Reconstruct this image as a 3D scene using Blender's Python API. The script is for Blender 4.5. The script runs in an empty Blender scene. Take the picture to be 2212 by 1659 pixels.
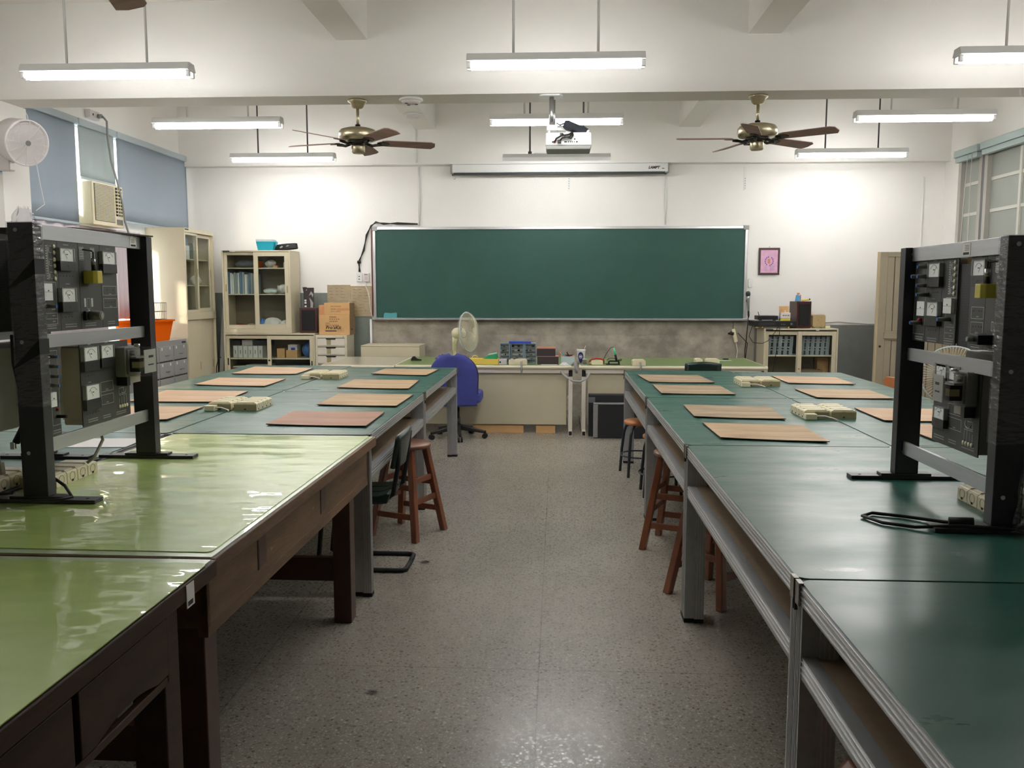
import bpy, bmesh, math, random
from mathutils import Vector, Matrix
from math import sin, cos, pi, radians
random.seed(7)
SC = bpy.context.scene
COL = SC.collection

# ------------------------------------------------------------------ materials
def C(r, g, b):
    def f(c):
        c /= 255.0
        return c / 12.92 if c <= .04045 else ((c + .055) / 1.055) ** 2.4
    return (f(r), f(g), f(b), 1.0)

MATS = {}
def mat(name, col, rough=.5, metal=0.0, noise=0.0, nscale=8.0, bump=0.0, bscale=60.0, coat=0.0,
        coat_rough=.05, col2=None, stretch=(1, 1, 1), trans=0.0, spec=.5, rvar=0.0, emit=0.0, alpha=1.0, ntype='noise'):
    m = bpy.data.materials.new(name); m.use_nodes = True
    nt = m.node_tree; N = nt.nodes; L = nt.links
    b = N['Principled BSDF']
    b.inputs['Base Color'].default_value = col
    b.inputs['Roughness'].default_value = rough
    b.inputs['Metallic'].default_value = metal
    b.inputs['Specular IOR Level'].default_value = spec
    b.inputs['Coat Weight'].default_value = coat
    b.inputs['Coat Roughness'].default_value = coat_rough
    b.inputs['Transmission Weight'].default_value = trans
    b.inputs['Alpha'].default_value = alpha
    if emit:
        b.inputs['Emission Color'].default_value = col
        b.inputs['Emission Strength'].default_value = emit
    if noise or bump or rvar:
        tc = N.new('ShaderNodeTexCoord'); mp = N.new('ShaderNodeMapping')
        mp.inputs['Scale'].default_value = stretch
        L.new(tc.outputs['Object'], mp.inputs['Vector'])
    if noise or rvar:
        n = N.new('ShaderNodeTexNoise'); n.inputs['Scale'].default_value = nscale
        n.inputs['Detail'].default_value = 7; n.inputs['Roughness'].default_value = .62
        L.new(mp.outputs['Vector'], n.inputs['Vector'])
    if noise:
        r = N.new('ShaderNodeValToRGB')
        c2 = col2 if col2 else tuple(min(1, c * (1 - noise)) for c in col[:3]) + (1,)
        c1 = col if col2 else tuple(min(1, c * (1 + noise)) for c in col[:3]) + (1,)
        r.color_ramp.elements[0].position = .36; r.color_ramp.elements[1].position = .64
        r.color_ramp.elements[0].color = c2; r.color_ramp.elements[1].color = c1
        L.new(n.outputs['Fac'], r.inputs['Fac']); L.new(r.outputs['Color'], b.inputs['Base Color'])
    if rvar:
        mr = N.new('ShaderNodeMapRange'); mr.inputs['From Min'].default_value = .25; mr.inputs['From Max'].default_value = .75
        mr.inputs['To Min'].default_value = max(.02, rough - rvar); mr.inputs['To Max'].default_value = rough + rvar
        L.new(n.outputs['Fac'], mr.inputs['Value']); L.new(mr.outputs['Result'], b.inputs['Roughness'])
    if bump:
        n2 = N.new('ShaderNodeTexNoise'); n2.inputs['Scale'].default_value = bscale; n2.inputs['Detail'].default_value = 4
        L.new(mp.outputs['Vector'], n2.inputs['Vector'])
        bp = N.new('ShaderNodeBump'); bp.inputs['Strength'].default_value = bump; bp.inputs['Distance'].default_value = .01
        L.new(n2.outputs['Fac'], bp.inputs['Height']); L.new(bp.outputs['Normal'], b.inputs['Normal'])
        if coat: L.new(bp.outputs['Normal'], b.inputs['Coat Normal'])
    MATS[name] = m
    return m

mat('white_paint', C(240, 237, 232), .75, noise=.02, nscale=.7, bump=.12, bscale=30)
mat('beam_paint', C(234, 231, 225), .75, noise=.02, nscale=.7, bump=.1, bscale=30)
mat('rear_paint', C(215, 210, 202), .8)
mat('grey_wainscot', C(118, 120, 117), .55, noise=.10, nscale=3.0, bump=.2, bscale=40)
mat('green_wainscot', C(122, 130, 122), .55, noise=.10, nscale=3.0, bump=.2, bscale=40)
mat('concrete', C(176, 168, 154), .8, noise=1, nscale=3.4, col2=C(134, 126, 115), bump=.3, bscale=30, stretch=(1, 1, 1.2))
mat('blind_fabric', C(128, 140, 152), .85, noise=.03, nscale=2)
mat('blind_box', C(178, 190, 196), .5)
mat('rblind_box', C(178, 196, 194), .5)
mat('curtain', C(205, 196, 200), .9)
mat('aluminium', C(168, 168, 170), .42, metal=.75, noise=.05, nscale=20, stretch=(1, 1, 1))
mat('rib_alu', C(205, 205, 205), .3, metal=.85)
mat('alu_dark', C(120, 120, 124), .45, metal=.7)
mat('rail_alu', C(178, 180, 182), .38, metal=.55, noise=.06, nscale=6, stretch=(6, .4, 6))
mat('bracket', C(150, 145, 140), .25, metal=.9)
mat('green_mat', C(40, 92, 80), .34, noise=.08, nscale=4.0, stretch=(.7, 2.2, 1), bump=.03, bscale=6, rvar=.10, coat=.25, coat_rough=.22)
mat('particle_board', C(150, 130, 106), .7, noise=.06, nscale=40)
mat('hardboard', C(198, 170, 132), .6, noise=1, nscale=3.5, col2=C(172, 140, 106), stretch=(.6, 2.5, 1))
mat('hardboard_pink', C(182, 140, 118), .6, noise=1, nscale=3.0, col2=C(162, 120, 100), stretch=(.5, 2.5, 1))
mat('hardboard_orange', C(206, 174, 140), .6, noise=1, nscale=3.0, col2=C(192, 152, 116), stretch=(.5, 2.5, 1))
mat('hardboard_worn', C(184, 160, 128), .6, noise=1, nscale=3.2, col2=C(140, 118, 94), stretch=(.6, 2.8, 1))
mat('board_edge', C(80, 60, 44), .8)
mat('dark_wood', C(64, 42, 24), .5, spec=.3, noise=1, nscale=3.0, col2=C(44, 29, 18), stretch=(4, .5, 4), bump=.1, bscale=30)
mat('worn_wood', C(122, 92, 62), .55, noise=1, nscale=3.0, col2=C(92, 66, 42), stretch=(4, .6, 4), bump=.15, bscale=30)
mat('red_wood', C(74, 44, 30), .45, noise=.15, nscale=6)
mat('stool_wood', C(142, 84, 54), .3, noise=1, nscale=5, col2=C(106, 58, 36), stretch=(1, 1, .5), coat=.4, coat_rough=.15)
mat('orange_seat', C(190, 118, 66), .35, coat=.3, noise=.06, nscale=6)
mat('pale_green', C(190, 208, 168), .25, coat=.8)
mat('blackboard', C(38, 80, 71), .6, noise=.06, nscale=2)
mat('black_steel', C(40, 38, 43), .4, noise=.08, nscale=10)
mat('panel_grey', C(62, 62, 60), .5, noise=.04, nscale=12)
mat('panel_line', C(196, 196, 190), .6)
mat('panel_text', C(150, 150, 146), .6)
mat('black_plastic', C(20, 20, 21), .35)
mat('rubber', C(15, 15, 15), .7)
mat('meter_face', C(245, 246, 243), .4)
mat('meter_cover', C(190, 194, 190), .1, alpha=.45)
mat('meter_base', C(34, 34, 35), .4)
mat('card_haze', C(214, 214, 210), .3, alpha=.65)
mat('poster_ink', C(150, 132, 98), .7)
mat('cream_plastic', C(232, 222, 188), .35, coat=.2)
mat('cream_line', C(160, 148, 110), .5)
mat('ivory', C(222, 212, 180), .4)
mat('dark_dot', C(25, 22, 18), .6)
mat('knob_grey', C(118, 116, 108), .5)
mat('knob_blue', C(40, 92, 168), .4)
mat('red_plastic', C(176, 30, 34), .4)
mat('terminal', C(216, 210, 178), .4)
mat('yellow_tape', C(200, 186, 70), .4, noise=.06, nscale=10)
mat('case_beige', C(158, 150, 138), .5)
mat('case_grey', C(128, 124, 118), .5)
mat('sticker', C(225, 222, 214), .6)
mat('ink', C(40, 38, 40), .7)
mat('faint_ink', C(118, 88, 66), .8)
mat('beige_steel', C(204, 194, 166), .42, noise=.02, nscale=4)
mat('light_beige_steel', C(212, 204, 180), .42, noise=.02, nscale=4)
mat('white_steel', C(222, 214, 200), .4)
mat('grey_steel', C(148, 148, 146), .45, noise=.03, nscale=5)
mat('cab_dark', C(70, 66, 60), .7)
mat('cab_inner', C(120, 112, 92), .7)
mat('seam', C(48, 42, 34), .8)
mat('white_plastic', C(232, 232, 230), .35)
mat('off_white', C(214, 208, 206), .4)
mat('cardboard', C(206, 164, 112), .8, noise=.03, nscale=8)
mat('cardboard_dark', C(136, 112, 82), .8, noise=.03, nscale=8)
mat('cardboard_orange', C(200, 142, 98), .8)
mat('speaker_wood', C(72, 40, 36), .35, noise=.12, nscale=6, coat=.2)
mat('speaker_cloth', C(32, 32, 32), .95, bump=.3, bscale=400)
mat('teal_plastic', C(24, 158, 178), .35)
mat('frost_plastic', C(206, 222, 222), .3, alpha=.7)
mat('orange_plastic', C(240, 120, 30), .4)
mat('wire', C(60, 56, 50), .4, metal=.6)
mat('blue_fabric', C(64, 70, 142), .9, noise=.05, nscale=20, bump=.25, bscale=300)
mat('chair_black', C(30, 31, 31), .45)
mat('navy_steel', C(24, 34, 46), .35, coat=.2)
mat('green_chair', C(22, 44, 38), .32, coat=.15)
mat('fan_brass', C(186, 176, 148), .3, metal=.9)
mat('fan_dark', C(58, 54, 50), .35, metal=.8)
mat('fan_blade', C(158, 128, 116), .55, noise=1, nscale=5, col2=C(136, 106, 98), stretch=(.4, 3, 1))
mat('fan_blade_white', C(206, 204, 196), .5)
mat('rod_white', C(206, 206, 202), .5)
mat('rod_dark', C(84, 82, 82), .5, metal=.3)
mat('lamp_housing', C(222, 222, 220), .5)
mat('mint', C(150, 205, 196), .4)
mat('cable_black', C(18, 18, 18), .5)
mat('cable_grey', C(150, 150, 146), .5)
mat('cable_white', C(214, 206, 196), .5)
mat('red_brown', C(110, 40, 28), .7)
mat('kraft_poster', C(184, 164, 124), .5, noise=.10, nscale=6, coat=.2)
mat('pink_paper', C(216, 168, 196), .7, noise=.08, nscale=20)
mat('purple_ink', C(120, 100, 150), .7)
mat('frame_wood', C(66, 44, 38), .4)
mat('door_paint', C(160, 148, 126), .5, noise=.04, nscale=3)
mat('door_edge', C(190, 172, 140), .5)
mat('winframe', C(176, 172, 164), .5)
mat('winbar', C(206, 206, 196), .5)
mat('frosted', C(152, 156, 148), .35, noise=.03, nscale=2)
mat('blue_plastic', C(40, 72, 190), .35)
mat('green_plastic', C(32, 140, 88), .35)
mat('yellow_plastic', C(232, 202, 96), .4)
mat('pale_grey_plastic', C(138, 152, 168), .35)
mat('brown_box', C(54, 44, 46), .6)
mat('pink_edge', C(206, 134, 104), .6)
mat('mint_grip', C(90, 214, 160), .4)
mat('blue_soft', C(90, 162, 206), .5)
mat('silver', C(190, 190, 190), .25, metal=.9)
mat('gold', C(220, 180, 90), .3, metal=.9)
mat('book_white', C(206, 208, 204), .6)
mat('book_grey', C(140, 150, 150), .6)
mat('book_dark', C(54, 58, 60), .6)
mat('book_blue', C(90, 120, 150), .6)
mat('book_red', C(152, 62, 66), .6)
mat('tray_grey', C(160, 170, 176), .5)
mat('bag_white', C(210, 208, 202), .35)
mat('bag_blue', C(60, 112, 176), .3)
mat('bag_grey', C(90, 96, 98), .5)
mat('white_paper', C(225, 220, 220), .7)
mat('cloth_bag', C(44, 46, 54), .9)
mat('suitcase', C(26, 27, 30), .5, bump=.15, bscale=200)
mat('toy_tan', C(176, 154, 112), .45)
mat('navy_print', C(36, 32, 96), .5)
mat('blade_clear', C(190, 196, 190), .15, alpha=.4)
mat('curtain_trim', C(232, 228, 222), .6)

def chips(name, col, thr):
    m = MATS[name]; N = m.node_tree.nodes; L = m.node_tree.links; b = N['Principled BSDF']
    src = b.inputs['Base Color'].links[0].from_socket
    tc = N.new('ShaderNodeTexCoord'); mp = N.new('ShaderNodeMapping'); mp.inputs['Scale'].default_value = (1, .45, 1)
    n = N.new('ShaderNodeTexNoise'); n.inputs['Scale'].default_value = 26; n.inputs['Detail'].default_value = 3
    L.new(tc.outputs['Object'], mp.inputs['Vector']); L.new(mp.outputs['Vector'], n.inputs['Vector'])
    r = N.new('ShaderNodeMapRange'); r.inputs['From Min'].default_value = thr; r.inputs['From Max'].default_value = thr + .02
    x = N.new('ShaderNodeMix'); x.data_type = 'RGBA'; L.new(n.outputs['Fac'], r.inputs['Value']); L.new(r.outputs[0], x.inputs[0])
    L.new(src, x.inputs[6]); x.inputs[7].default_value = col; L.new(x.outputs[2], b.inputs['Base Color'])
chips('dark_wood', C(128, 96, 64), .735); chips('worn_wood', C(158, 128, 92), .725)

def glass(name, tint, fac, rough=.03, bump=0.0, bscale=30):
    m = bpy.data.materials.new(name); m.use_nodes = True
    nt = m.node_tree; N = nt.nodes; L = nt.links; N.clear()
    o = N.new('ShaderNodeOutputMaterial'); t = N.new('ShaderNodeBsdfTransparent'); g = N.new('ShaderNodeBsdfGlossy')
    x = N.new('ShaderNodeMixShader'); t.inputs['Color'].default_value = tint
    g.inputs['Roughness'].default_value = rough
    lw = N.new('ShaderNodeLayerWeight'); lw.inputs['Blend'].default_value = .5
    pw = N.new('ShaderNodeMath'); pw.operation = 'POWER'; pw.inputs[1].default_value = 4.0; L.new(lw.outputs['Facing'], pw.inputs[0])
    fr = N.new('ShaderNodeMath'); fr.operation = 'MULTIPLY'; fr.inputs[1].default_value = .5; L.new(pw.outputs[0], fr.inputs[0])
    ad = N.new('ShaderNodeMath'); ad.operation = 'ADD'; ad.use_clamp = True; ad.inputs[1].default_value = fac
    L.new(fr.outputs[0], ad.inputs[0]); L.new(ad.outputs[0], x.inputs['Fac'])
    L.new(t.outputs[0], x.inputs[1]); L.new(g.outputs[0], x.inputs[2]); L.new(x.outputs[0], o.inputs['Surface'])
    if bump:
        tc = N.new('ShaderNodeTexCoord'); n = N.new('ShaderNodeTexNoise'); n.inputs['Scale'].default_value = bscale
        mp = N.new('ShaderNodeMapping'); mp.inputs['Scale'].default_value = (1, 1, 2.5)
        L.new(tc.outputs['Object'], mp.inputs['Vector']); L.new(mp.outputs['Vector'], n.inputs['Vector'])
        bp = N.new('ShaderNodeBump'); bp.inputs['Strength'].default_value = bump; bp.inputs['Distance'].default_value = .01
        L.new(n.outputs['Fac'], bp.inputs['Height']); L.new(bp.outputs['Normal'], g.inputs['Normal'])
    MATS[name] = m
glass('cabinet_glass', (.93, .95, .93, 1), .01)
glass('window_glass', (.93, .95, .95, 1), .02)
glass('clear_plastic', (.95, .95, .94, 1), .03, .10, .2, 40)
glass('film_wrap', (.9, .9, .92, 1), .08, .15, .9, 20)
glass('fan_mesh_clear', (.85, .86, .82, 1), .04, .2)

def emis(name, col, s):
    m = bpy.data.materials.new(name); m.use_nodes = True
    N = m.node_tree.nodes; N.clear(); e = N.new('ShaderNodeEmission'); o = N.new('ShaderNodeOutputMaterial')
    e.inputs['Color'].default_value = col; e.inputs['Strength'].default_value = s
    m.node_tree.links.new(e.outputs[0], o.inputs['Surface']); MATS[name] = m
TUBE = 26.0
emis('tube_light', (1.0, .992, .985, 1), TUBE)

def green_gloss():
    m = mat('green_sheet', C(188, 212, 120), .35, noise=.05, nscale=3, coat=1.0, coat_rough=.015, spec=.3)
    N = m.node_tree.nodes; L = m.node_tree.links; b = N['Principled BSDF']
    tc = N.new('ShaderNodeTexCoord'); mp = N.new('ShaderNodeMapping'); mp.inputs['Scale'].default_value = (1.0, 2.2, 1)
    n = N.new('ShaderNodeTexNoise'); n.inputs['Scale'].default_value = 2.4; n.inputs['Detail'].default_value = 2.5
    n.inputs['Roughness'].default_value = .5
    bp = N.new('ShaderNodeBump'); bp.inputs['Strength'].default_value = .5; bp.inputs['Distance'].default_value = .02
    L.new(tc.outputs['Object'], mp.inputs['Vector']); L.new(mp.outputs['Vector'], n.inputs['Vector'])
    L.new(n.outputs['Fac'], bp.inputs['Height']); L.new(bp.outputs['Normal'], b.inputs['Coat Normal'])
green_gloss()

def terrazzo():
    m = bpy.data.materials.new('terrazzo'); m.use_nodes = True
    N = m.node_tree.nodes; L = m.node_tree.links; b = N['Principled BSDF']
    tc = N.new('ShaderNodeTexCoord')
    def vor(scale, thr0, thr1, offs):
        mp = N.new('ShaderNodeMapping'); mp.inputs['Location'].default_value = (offs, offs, 0)
        v = N.new('ShaderNodeTexVoronoi'); v.inputs['Scale'].default_value = scale; v.feature = 'F1'
        nz = N.new('ShaderNodeTexNoise'); nz.inputs['Scale'].default_value = scale * 2.2
        ms = N.new('ShaderNodeVectorMath'); ms.operation = 'SCALE'; ms.inputs['Scale'].default_value = .6 / scale
        ad = N.new('ShaderNodeVectorMath')
        L.new(tc.outputs['Object'], mp.inputs['Vector']); L.new(mp.outputs['Vector'], nz.inputs['Vector'])
        L.new(nz.outputs['Color'], ms.inputs[0]); L.new(mp.outputs['Vector'], ad.inputs[0]); L.new(ms.outputs[0], ad.inputs[1])
        L.new(ad.outputs[0], v.inputs['Vector'])
        r = N.new('ShaderNodeMapRange'); r.inputs['From Min'].default_value = thr0; r.inputs['From Max'].default_value = thr1
        r.inputs['To Min'].default_value = 1; r.inputs['To Max'].default_value = 0
        L.new(v.outputs['Distance'], r.inputs['Value'])
        sp = N.new('ShaderNodeSeparateColor'); L.new(v.outputs['Color'], sp.inputs[0])
        return r, sp
    def mixc(fac, a, bcol):
        x = N.new('ShaderNodeMix'); x.data_type = 'RGBA'
        L.new(fac, x.inputs[0])
        if isinstance(a, tuple): x.inputs[6].default_value = a
        else: L.new(a, x.inputs[6])
        if isinstance(bcol, tuple): x.inputs[7].default_value = bcol
        else: L.new(bcol, x.inputs[7])
        return x.outputs[2]
    big = N.new('ShaderNodeTexNoise'); big.inputs['Scale'].default_value = 1.6; big.inputs['Detail'].default_value = 6
    L.new(tc.outputs['Object'], big.inputs['Vector'])
    base = N.new('ShaderNodeValToRGB'); base.color_ramp.elements[0].color = C(128, 123, 112); base.color_ramp.elements[1].color = C(146, 140, 128)
    base.color_ramp.elements[0].position = .35; base.color_ramp.elements[1].position = .65
    L.new(big.outputs['Fac'], base.inputs['Fac'])
    r1, s1 = vor(55, .30, .40, 0.0)
    ch = N.new('ShaderNodeValToRGB'); ch.color_ramp.interpolation = 'CONSTANT'
    e = ch.color_ramp.elements; e[0].color = C(108, 103, 95); e[1].position = .16; e[1].color = C(134, 128, 117)
    for p, c in ((.5, C(146, 138, 124)), (.7, C(172, 166, 154)), (.88, C(202, 198, 188))):
        k = e.new(p); k.color = c
    L.new(s1.outputs[0], ch.inputs['Fac'])
    c1 = mixc(r1.outputs[0], base.outputs['Color'], ch.outputs['Color'])
    r2, s2 = vor(95, .28, .36, 3.3)
    ch2 = N.new('ShaderNodeValToRGB'); ch2.color_ramp.interpolation = 'CONSTANT'
    e = ch2.color_ramp.elements; e[0].color = C(124, 118, 108); e[1].position = .3; e[1].color = C(180, 175, 163)
    L.new(s2.outputs[1], ch2.inputs['Fac'])
    c2 = mixc(r2.outputs[0], c1, ch2.outputs['Color'])
    # brass divider strips of the slabs
    sx = N.new('ShaderNodeSeparateXYZ'); L.new(tc.outputs['Object'], sx.inputs[0])
    def line(out, off):
        a = N.new('ShaderNodeMath'); a.operation = 'ADD'; a.inputs[1].default_value = off; L.new(out, a.inputs[0])
        p = N.new('ShaderNodeMath'); p.operation = 'PINGPONG'; p.inputs[1].default_value = .595; L.new(a.outputs[0], p.inputs[0])
        l = N.new('ShaderNodeMath'); l.operation = 'LESS_THAN'; l.inputs[1].default_value = .0022; L.new(p.outputs[0], l.inputs[0])
        return l.outputs[0]
    mx = N.new('ShaderNodeMath'); mx.operation = 'MAXIMUM'
    L.new(line(sx.outputs[0], .07), mx.inputs[0]); L.new(line(sx.outputs[1], -3.442), mx.inputs[1])
    c3 = mixc(mx.outputs[0], c2, C(92, 86, 74))
    c4 = c3
    for px_, py_, rx, ry in ((-.711, 3.215, .022, .016), (-.749, 4.85, .03, .02), (-.62, 3.17, .008, .006)):
        ds = N.new('ShaderNodeVectorMath'); ds.operation = 'DISTANCE'; ds.inputs[1].default_value = (px_, py_, 0)
        nz2 = N.new('ShaderNodeTexNoise'); nz2.inputs['Scale'].default_value = 30
        L.new(tc.outputs['Object'], nz2.inputs['Vector'])
        vm = N.new('ShaderNodeVectorMath'); vm.operation = 'MULTIPLY_ADD'; vm.inputs[1].default_value = (rx, rx, 0)
        L.new(nz2.outputs['Color'], vm.inputs[0]); L.new(tc.outputs['Object'], vm.inputs[2]); L.new(vm.outputs[0], ds.inputs[0])
        lt = N.new('ShaderNodeMapRange'); lt.inputs['From Min'].default_value = ry; lt.inputs['From Max'].default_value = rx * 1.3; lt.inputs['To Min'].default_value = .9; lt.inputs['To Max'].default_value = 0
        L.new(ds.outputs['Value'], lt.inputs['Value']); c4 = mixc(lt.outputs[0], c4, C(48, 42, 36))
    L.new(c4, b.inputs['Base Color'])
    rr = N.new('ShaderNodeMapRange'); rr.inputs['To Min'].default_value = .30; rr.inputs['To Max'].default_value = .18
    L.new(r1.outputs[0], rr.inputs['Value']); L.new(rr.outputs[0], b.inputs['Roughness'])
    bp = N.new('ShaderNodeBump'); bp.inputs['Strength'].default_value = .15; bp.inputs['Distance'].default_value = .003
    L.new(big.outputs['Fac'], bp.inputs['Height']); L.new(bp.outputs['Normal'], b.inputs['Normal'])
    MATS['terrazzo'] = m
terrazzo()

def perforated():
    m = mat('perforated', C(30, 30, 32), .6)
    N = m.node_tree.nodes; L = m.node_tree.links; b = N['Principled BSDF']
    tc = N.new('ShaderNodeTexCoord'); sx = N.new('ShaderNodeSeparateXYZ'); L.new(tc.outputs['Object'], sx.inputs[0])
    ad = N.new('ShaderNodeMath'); L.new(sx.outputs[0], ad.inputs[0]); L.new(sx.outputs[1], ad.inputs[1])
    def pp(o, s):
        p = N.new('ShaderNodeMath'); p.operation = 'PINGPONG'; p.inputs[1].default_value = s; L.new(o, p.inputs[0])
        q = N.new('ShaderNodeMath'); q.operation = 'POWER'; q.inputs[1].default_value = 2; L.new(p.outputs[0], q.inputs[0]); return q.outputs[0]
    s = N.new('ShaderNodeMath'); L.new(pp(ad.outputs[0], .0042), s.inputs[0]); L.new(pp(sx.outputs[2], .0042), s.inputs[1])
    l = N.new('ShaderNodeMath'); l.operation = 'LESS_THAN'; l.inputs[1].default_value = .0022 ** 2; L.new(s.outputs[0], l.inputs[0])
    x = N.new('ShaderNodeMix'); x.data_type = 'RGBA'; x.inputs[6].default_value = C(36, 35, 37); x.inputs[7].default_value = C(6, 6, 6)
    L.new(l.outputs[0], x.inputs[0]); L.new(x.outputs[2], b.inputs['Base Color'])
perforated()

def translucent(name, col, f):
    m = bpy.data.materials.new(name); m.use_nodes = True
    N = m.node_tree.nodes; L = m.node_tree.links; N.clear()
    o = N.new('ShaderNodeOutputMaterial'); d = N.new('ShaderNodeBsdfDiffuse'); t = N.new('ShaderNodeBsdfTranslucent'); x = N.new('ShaderNodeMixShader')
    d.inputs['Color'].default_value = col; t.inputs['Color'].default_value = col; x.inputs['Fac'].default_value = f
    L.new(d.outputs[0], x.inputs[1]); L.new(t.outputs[0], x.inputs[2]); L.new(x.outputs[0], o.inputs['Surface']); MATS[name] = m
translucent('blind_fabric', C(166, 178, 190), .05)
translucent('blind_pale', C(188, 200, 202), .05)
translucent('curtain', C(214, 204, 208), .12)
translucent('orange_plastic', C(244, 128, 30), .4)

# ------------------------------------------------------------------ mesh building
class MB:
    def __init__(s): s.v = []; s.f = []; s.mi = []; s.sm = []; s.mats = []; s.cur = 0
    def m(s, name):
        if name not in s.mats: s.mats.append(name)
        s.cur = s.mats.index(name); return s
    def add(s, vs, fs, smooth=False, M=None):
        o = len(s.v)
        s.v += [tuple(M @ Vector(p)) if M else tuple(p) for p in vs]
        for f in fs: s.f.append([o + i for i in f]); s.mi.append(s.cur); s.sm.append(smooth)
        return s
    def box(s, x0, x1, y0, y1, z0, z1, M=None):
        vs = [(x, y, z) for x in (x0, x1) for y in (y0, y1) for z in (z0, z1)]
        return s.add(vs, [(0, 1, 3, 2), (4, 6, 7, 5), (0, 4, 5, 1), (2, 3, 7, 6), (0, 2, 6, 4), (1, 5, 7, 3)], M=M)
    def hexa(s, bot, top, M=None):
        return s.add(list(bot) + list(top), [(3, 2, 1, 0), (4, 5, 6, 7), (0, 1, 5, 4), (1, 2, 6, 5), (2, 3, 7, 6), (3, 0, 4, 7)], M=M)
    def prism(s, poly, a0, a1, ax='z', M=None, smooth=False):
        n = len(poly)
        def P(p, a):
            return (p[0], p[1], a) if ax == 'z' else ((p[0], a, p[1]) if ax == 'y' else (a, p[0], p[1]))
        vs = [P(p, a0) for p in poly] + [P(p, a1) for p in poly]
        s.add(vs, [tuple(range(n - 1, -1, -1)), tuple(range(n, 2 * n))], M=M)
        o = len(s.v) - 2 * n
        for i in range(n):
            j = (i + 1) % n; s.f.append([o + i, o + j, o + n + j, o + n + i]); s.mi.append(s.cur); s.sm.append(smooth)
        return s
    def cyl(s, a, b, r, n=16, r2=None, M=None, smooth=True):
        a = Vector(a); b = Vector(b); r2 = r if r2 is None else r2
        d = (b - a).normalized(); u = d.orthogonal().normalized(); w = d.cross(u)
        vs = [a + (u * cos(2 * pi * i / n) + w * sin(2 * pi * i / n)) * r for i in range(n)] + \
             [b + (u * cos(2 * pi * i / n) + w * sin(2 * pi * i / n)) * r2 for i in range(n)]
        s.add(vs, [tuple(range(n - 1, -1, -1)), tuple(range(n, 2 * n))], M=M)
        o = len(s.v) - 2 * n
        for i in range(n):
            j = (i + 1) % n; s.f.append([o + i, o + j, o + n + j, o + n + i]); s.mi.append(s.cur); s.sm.append(smooth)
        return s
    def tube(s, pts, r, n=8, closed=False, M=None, flat=None):
        pts = [Vector(p) for p in pts]; N = len(pts); rings = []
        up = None
        for i, p in enumerate(pts):
            a = pts[i - 1] if (i or closed) else p; b = pts[(i + 1) % N] if (i < N - 1 or closed) else p
            d = (b - a)
            d = d.normalized() if d.length > 1e-9 else Vector((0, 0, 1))
            if up is None: up = d.orthogonal().normalized()
            up = (up - d * up.dot(d)); up = up.normalized() if up.length > 1e-6 else d.orthogonal().normalized()
            w = d.cross(up)
            rings.append([p + (up * cos(2 * pi * k / n) + w * sin(2 * pi * k / n)) * r for k in range(n)])
        o = len(s.v)
        for rg in rings: s.v += [tuple(M @ q) if M else tuple(q) for q in rg]
        for i in range(N if closed else N - 1):
            a = o + i * n; b = o + ((i + 1) % N) * n
            for k in range(n):
                l = (k + 1) % n; s.f.append([a + k, a + l, b + l, b + k]); s.mi.append(s.cur); s.sm.append(True)
        if not closed:
            s.f.append([o + k for k in range(n - 1, -1, -1)]); s.mi.append(s.cur); s.sm.append(False)
            s.f.append([o + (N - 1) * n + k for k in range(n)]); s.mi.append(s.cur); s.sm.append(False)
        return s
    def lathe(s, prof, M=None, n=24, smooth=True):
        o = len(s.v)
        for r, z in prof:
            for k in range(n):
                p = Vector((r * cos(2 * pi * k / n), r * sin(2 * pi * k / n), z)); s.v.append(tuple(M @ p) if M else tuple(p))
        for i in range(len(prof) - 1):
            for k in range(n):
                l = (k + 1) % n; s.f.append([o + i * n + k, o + i * n + l, o + (i + 1) * n + l, o + (i + 1) * n + k]); s.mi.append(s.cur); s.sm.append(smooth)
        if prof[0][0] > 1e-6: s.f.append([o + k for k in range(n - 1, -1, -1)]); s.mi.append(s.cur); s.sm.append(False)
        if prof[-1][0] > 1e-6: s.f.append([o + (len(prof) - 1) * n + k for k in range(n)]); s.mi.append(s.cur); s.sm.append(False)
        return s
    def grid(s, fn, nu, nv, smooth=True):
        o = len(s.v)
        for i in range(nu + 1):
            for j in range(nv + 1): s.v.append(tuple(fn(i / nu, j / nv)))
        for i in range(nu):
            for j in range(nv):
                a = o + i * (nv + 1) + j; s.f.append([a, a + nv + 1, a + nv + 2, a + 1]); s.mi.append(s.cur); s.sm.append(smooth)
        return s
    def text(s, txt, size, M, depth=.0008, shear=0.0, align='LEFT', bold=0.0, xs=1.0):
        cu = bpy.data.curves.new('t', 'FONT'); cu.body = txt; cu.size = size; cu.extrude = depth; cu.shear = shear
        cu.align_x = align; cu.offset = bold; cu.resolution_u = 3
        ob = bpy.data.objects.new('t', cu); COL.objects.link(ob)
        dg = bpy.context.evaluated_depsgraph_get(); me = bpy.data.meshes.new_from_object(ob.evaluated_get(dg))
        s.add([(v.co.x * xs, v.co.y, v.co.z) for v in me.vertices], [tuple(p.vertices) for p in me.polygons], M=M)
        bpy.data.objects.remove(ob); bpy.data.curves.remove(cu); bpy.data.meshes.remove(me); return s
    def mesh(s, name, fix=True):
        me = bpy.data.meshes.new(name); me.from_pydata(s.v, [], s.f)
        for q in s.mats: me.materials.append(MATS[q])
        me.polygons.foreach_set('material_index', s.mi); me.polygons.foreach_set('use_smooth', s.sm)
        if fix:
            b = bmesh.new(); b.from_mesh(me); bmesh.ops.recalc_face_normals(b, faces=b.faces); b.to_mesh(me); b.free()
        me.update(); return me

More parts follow.
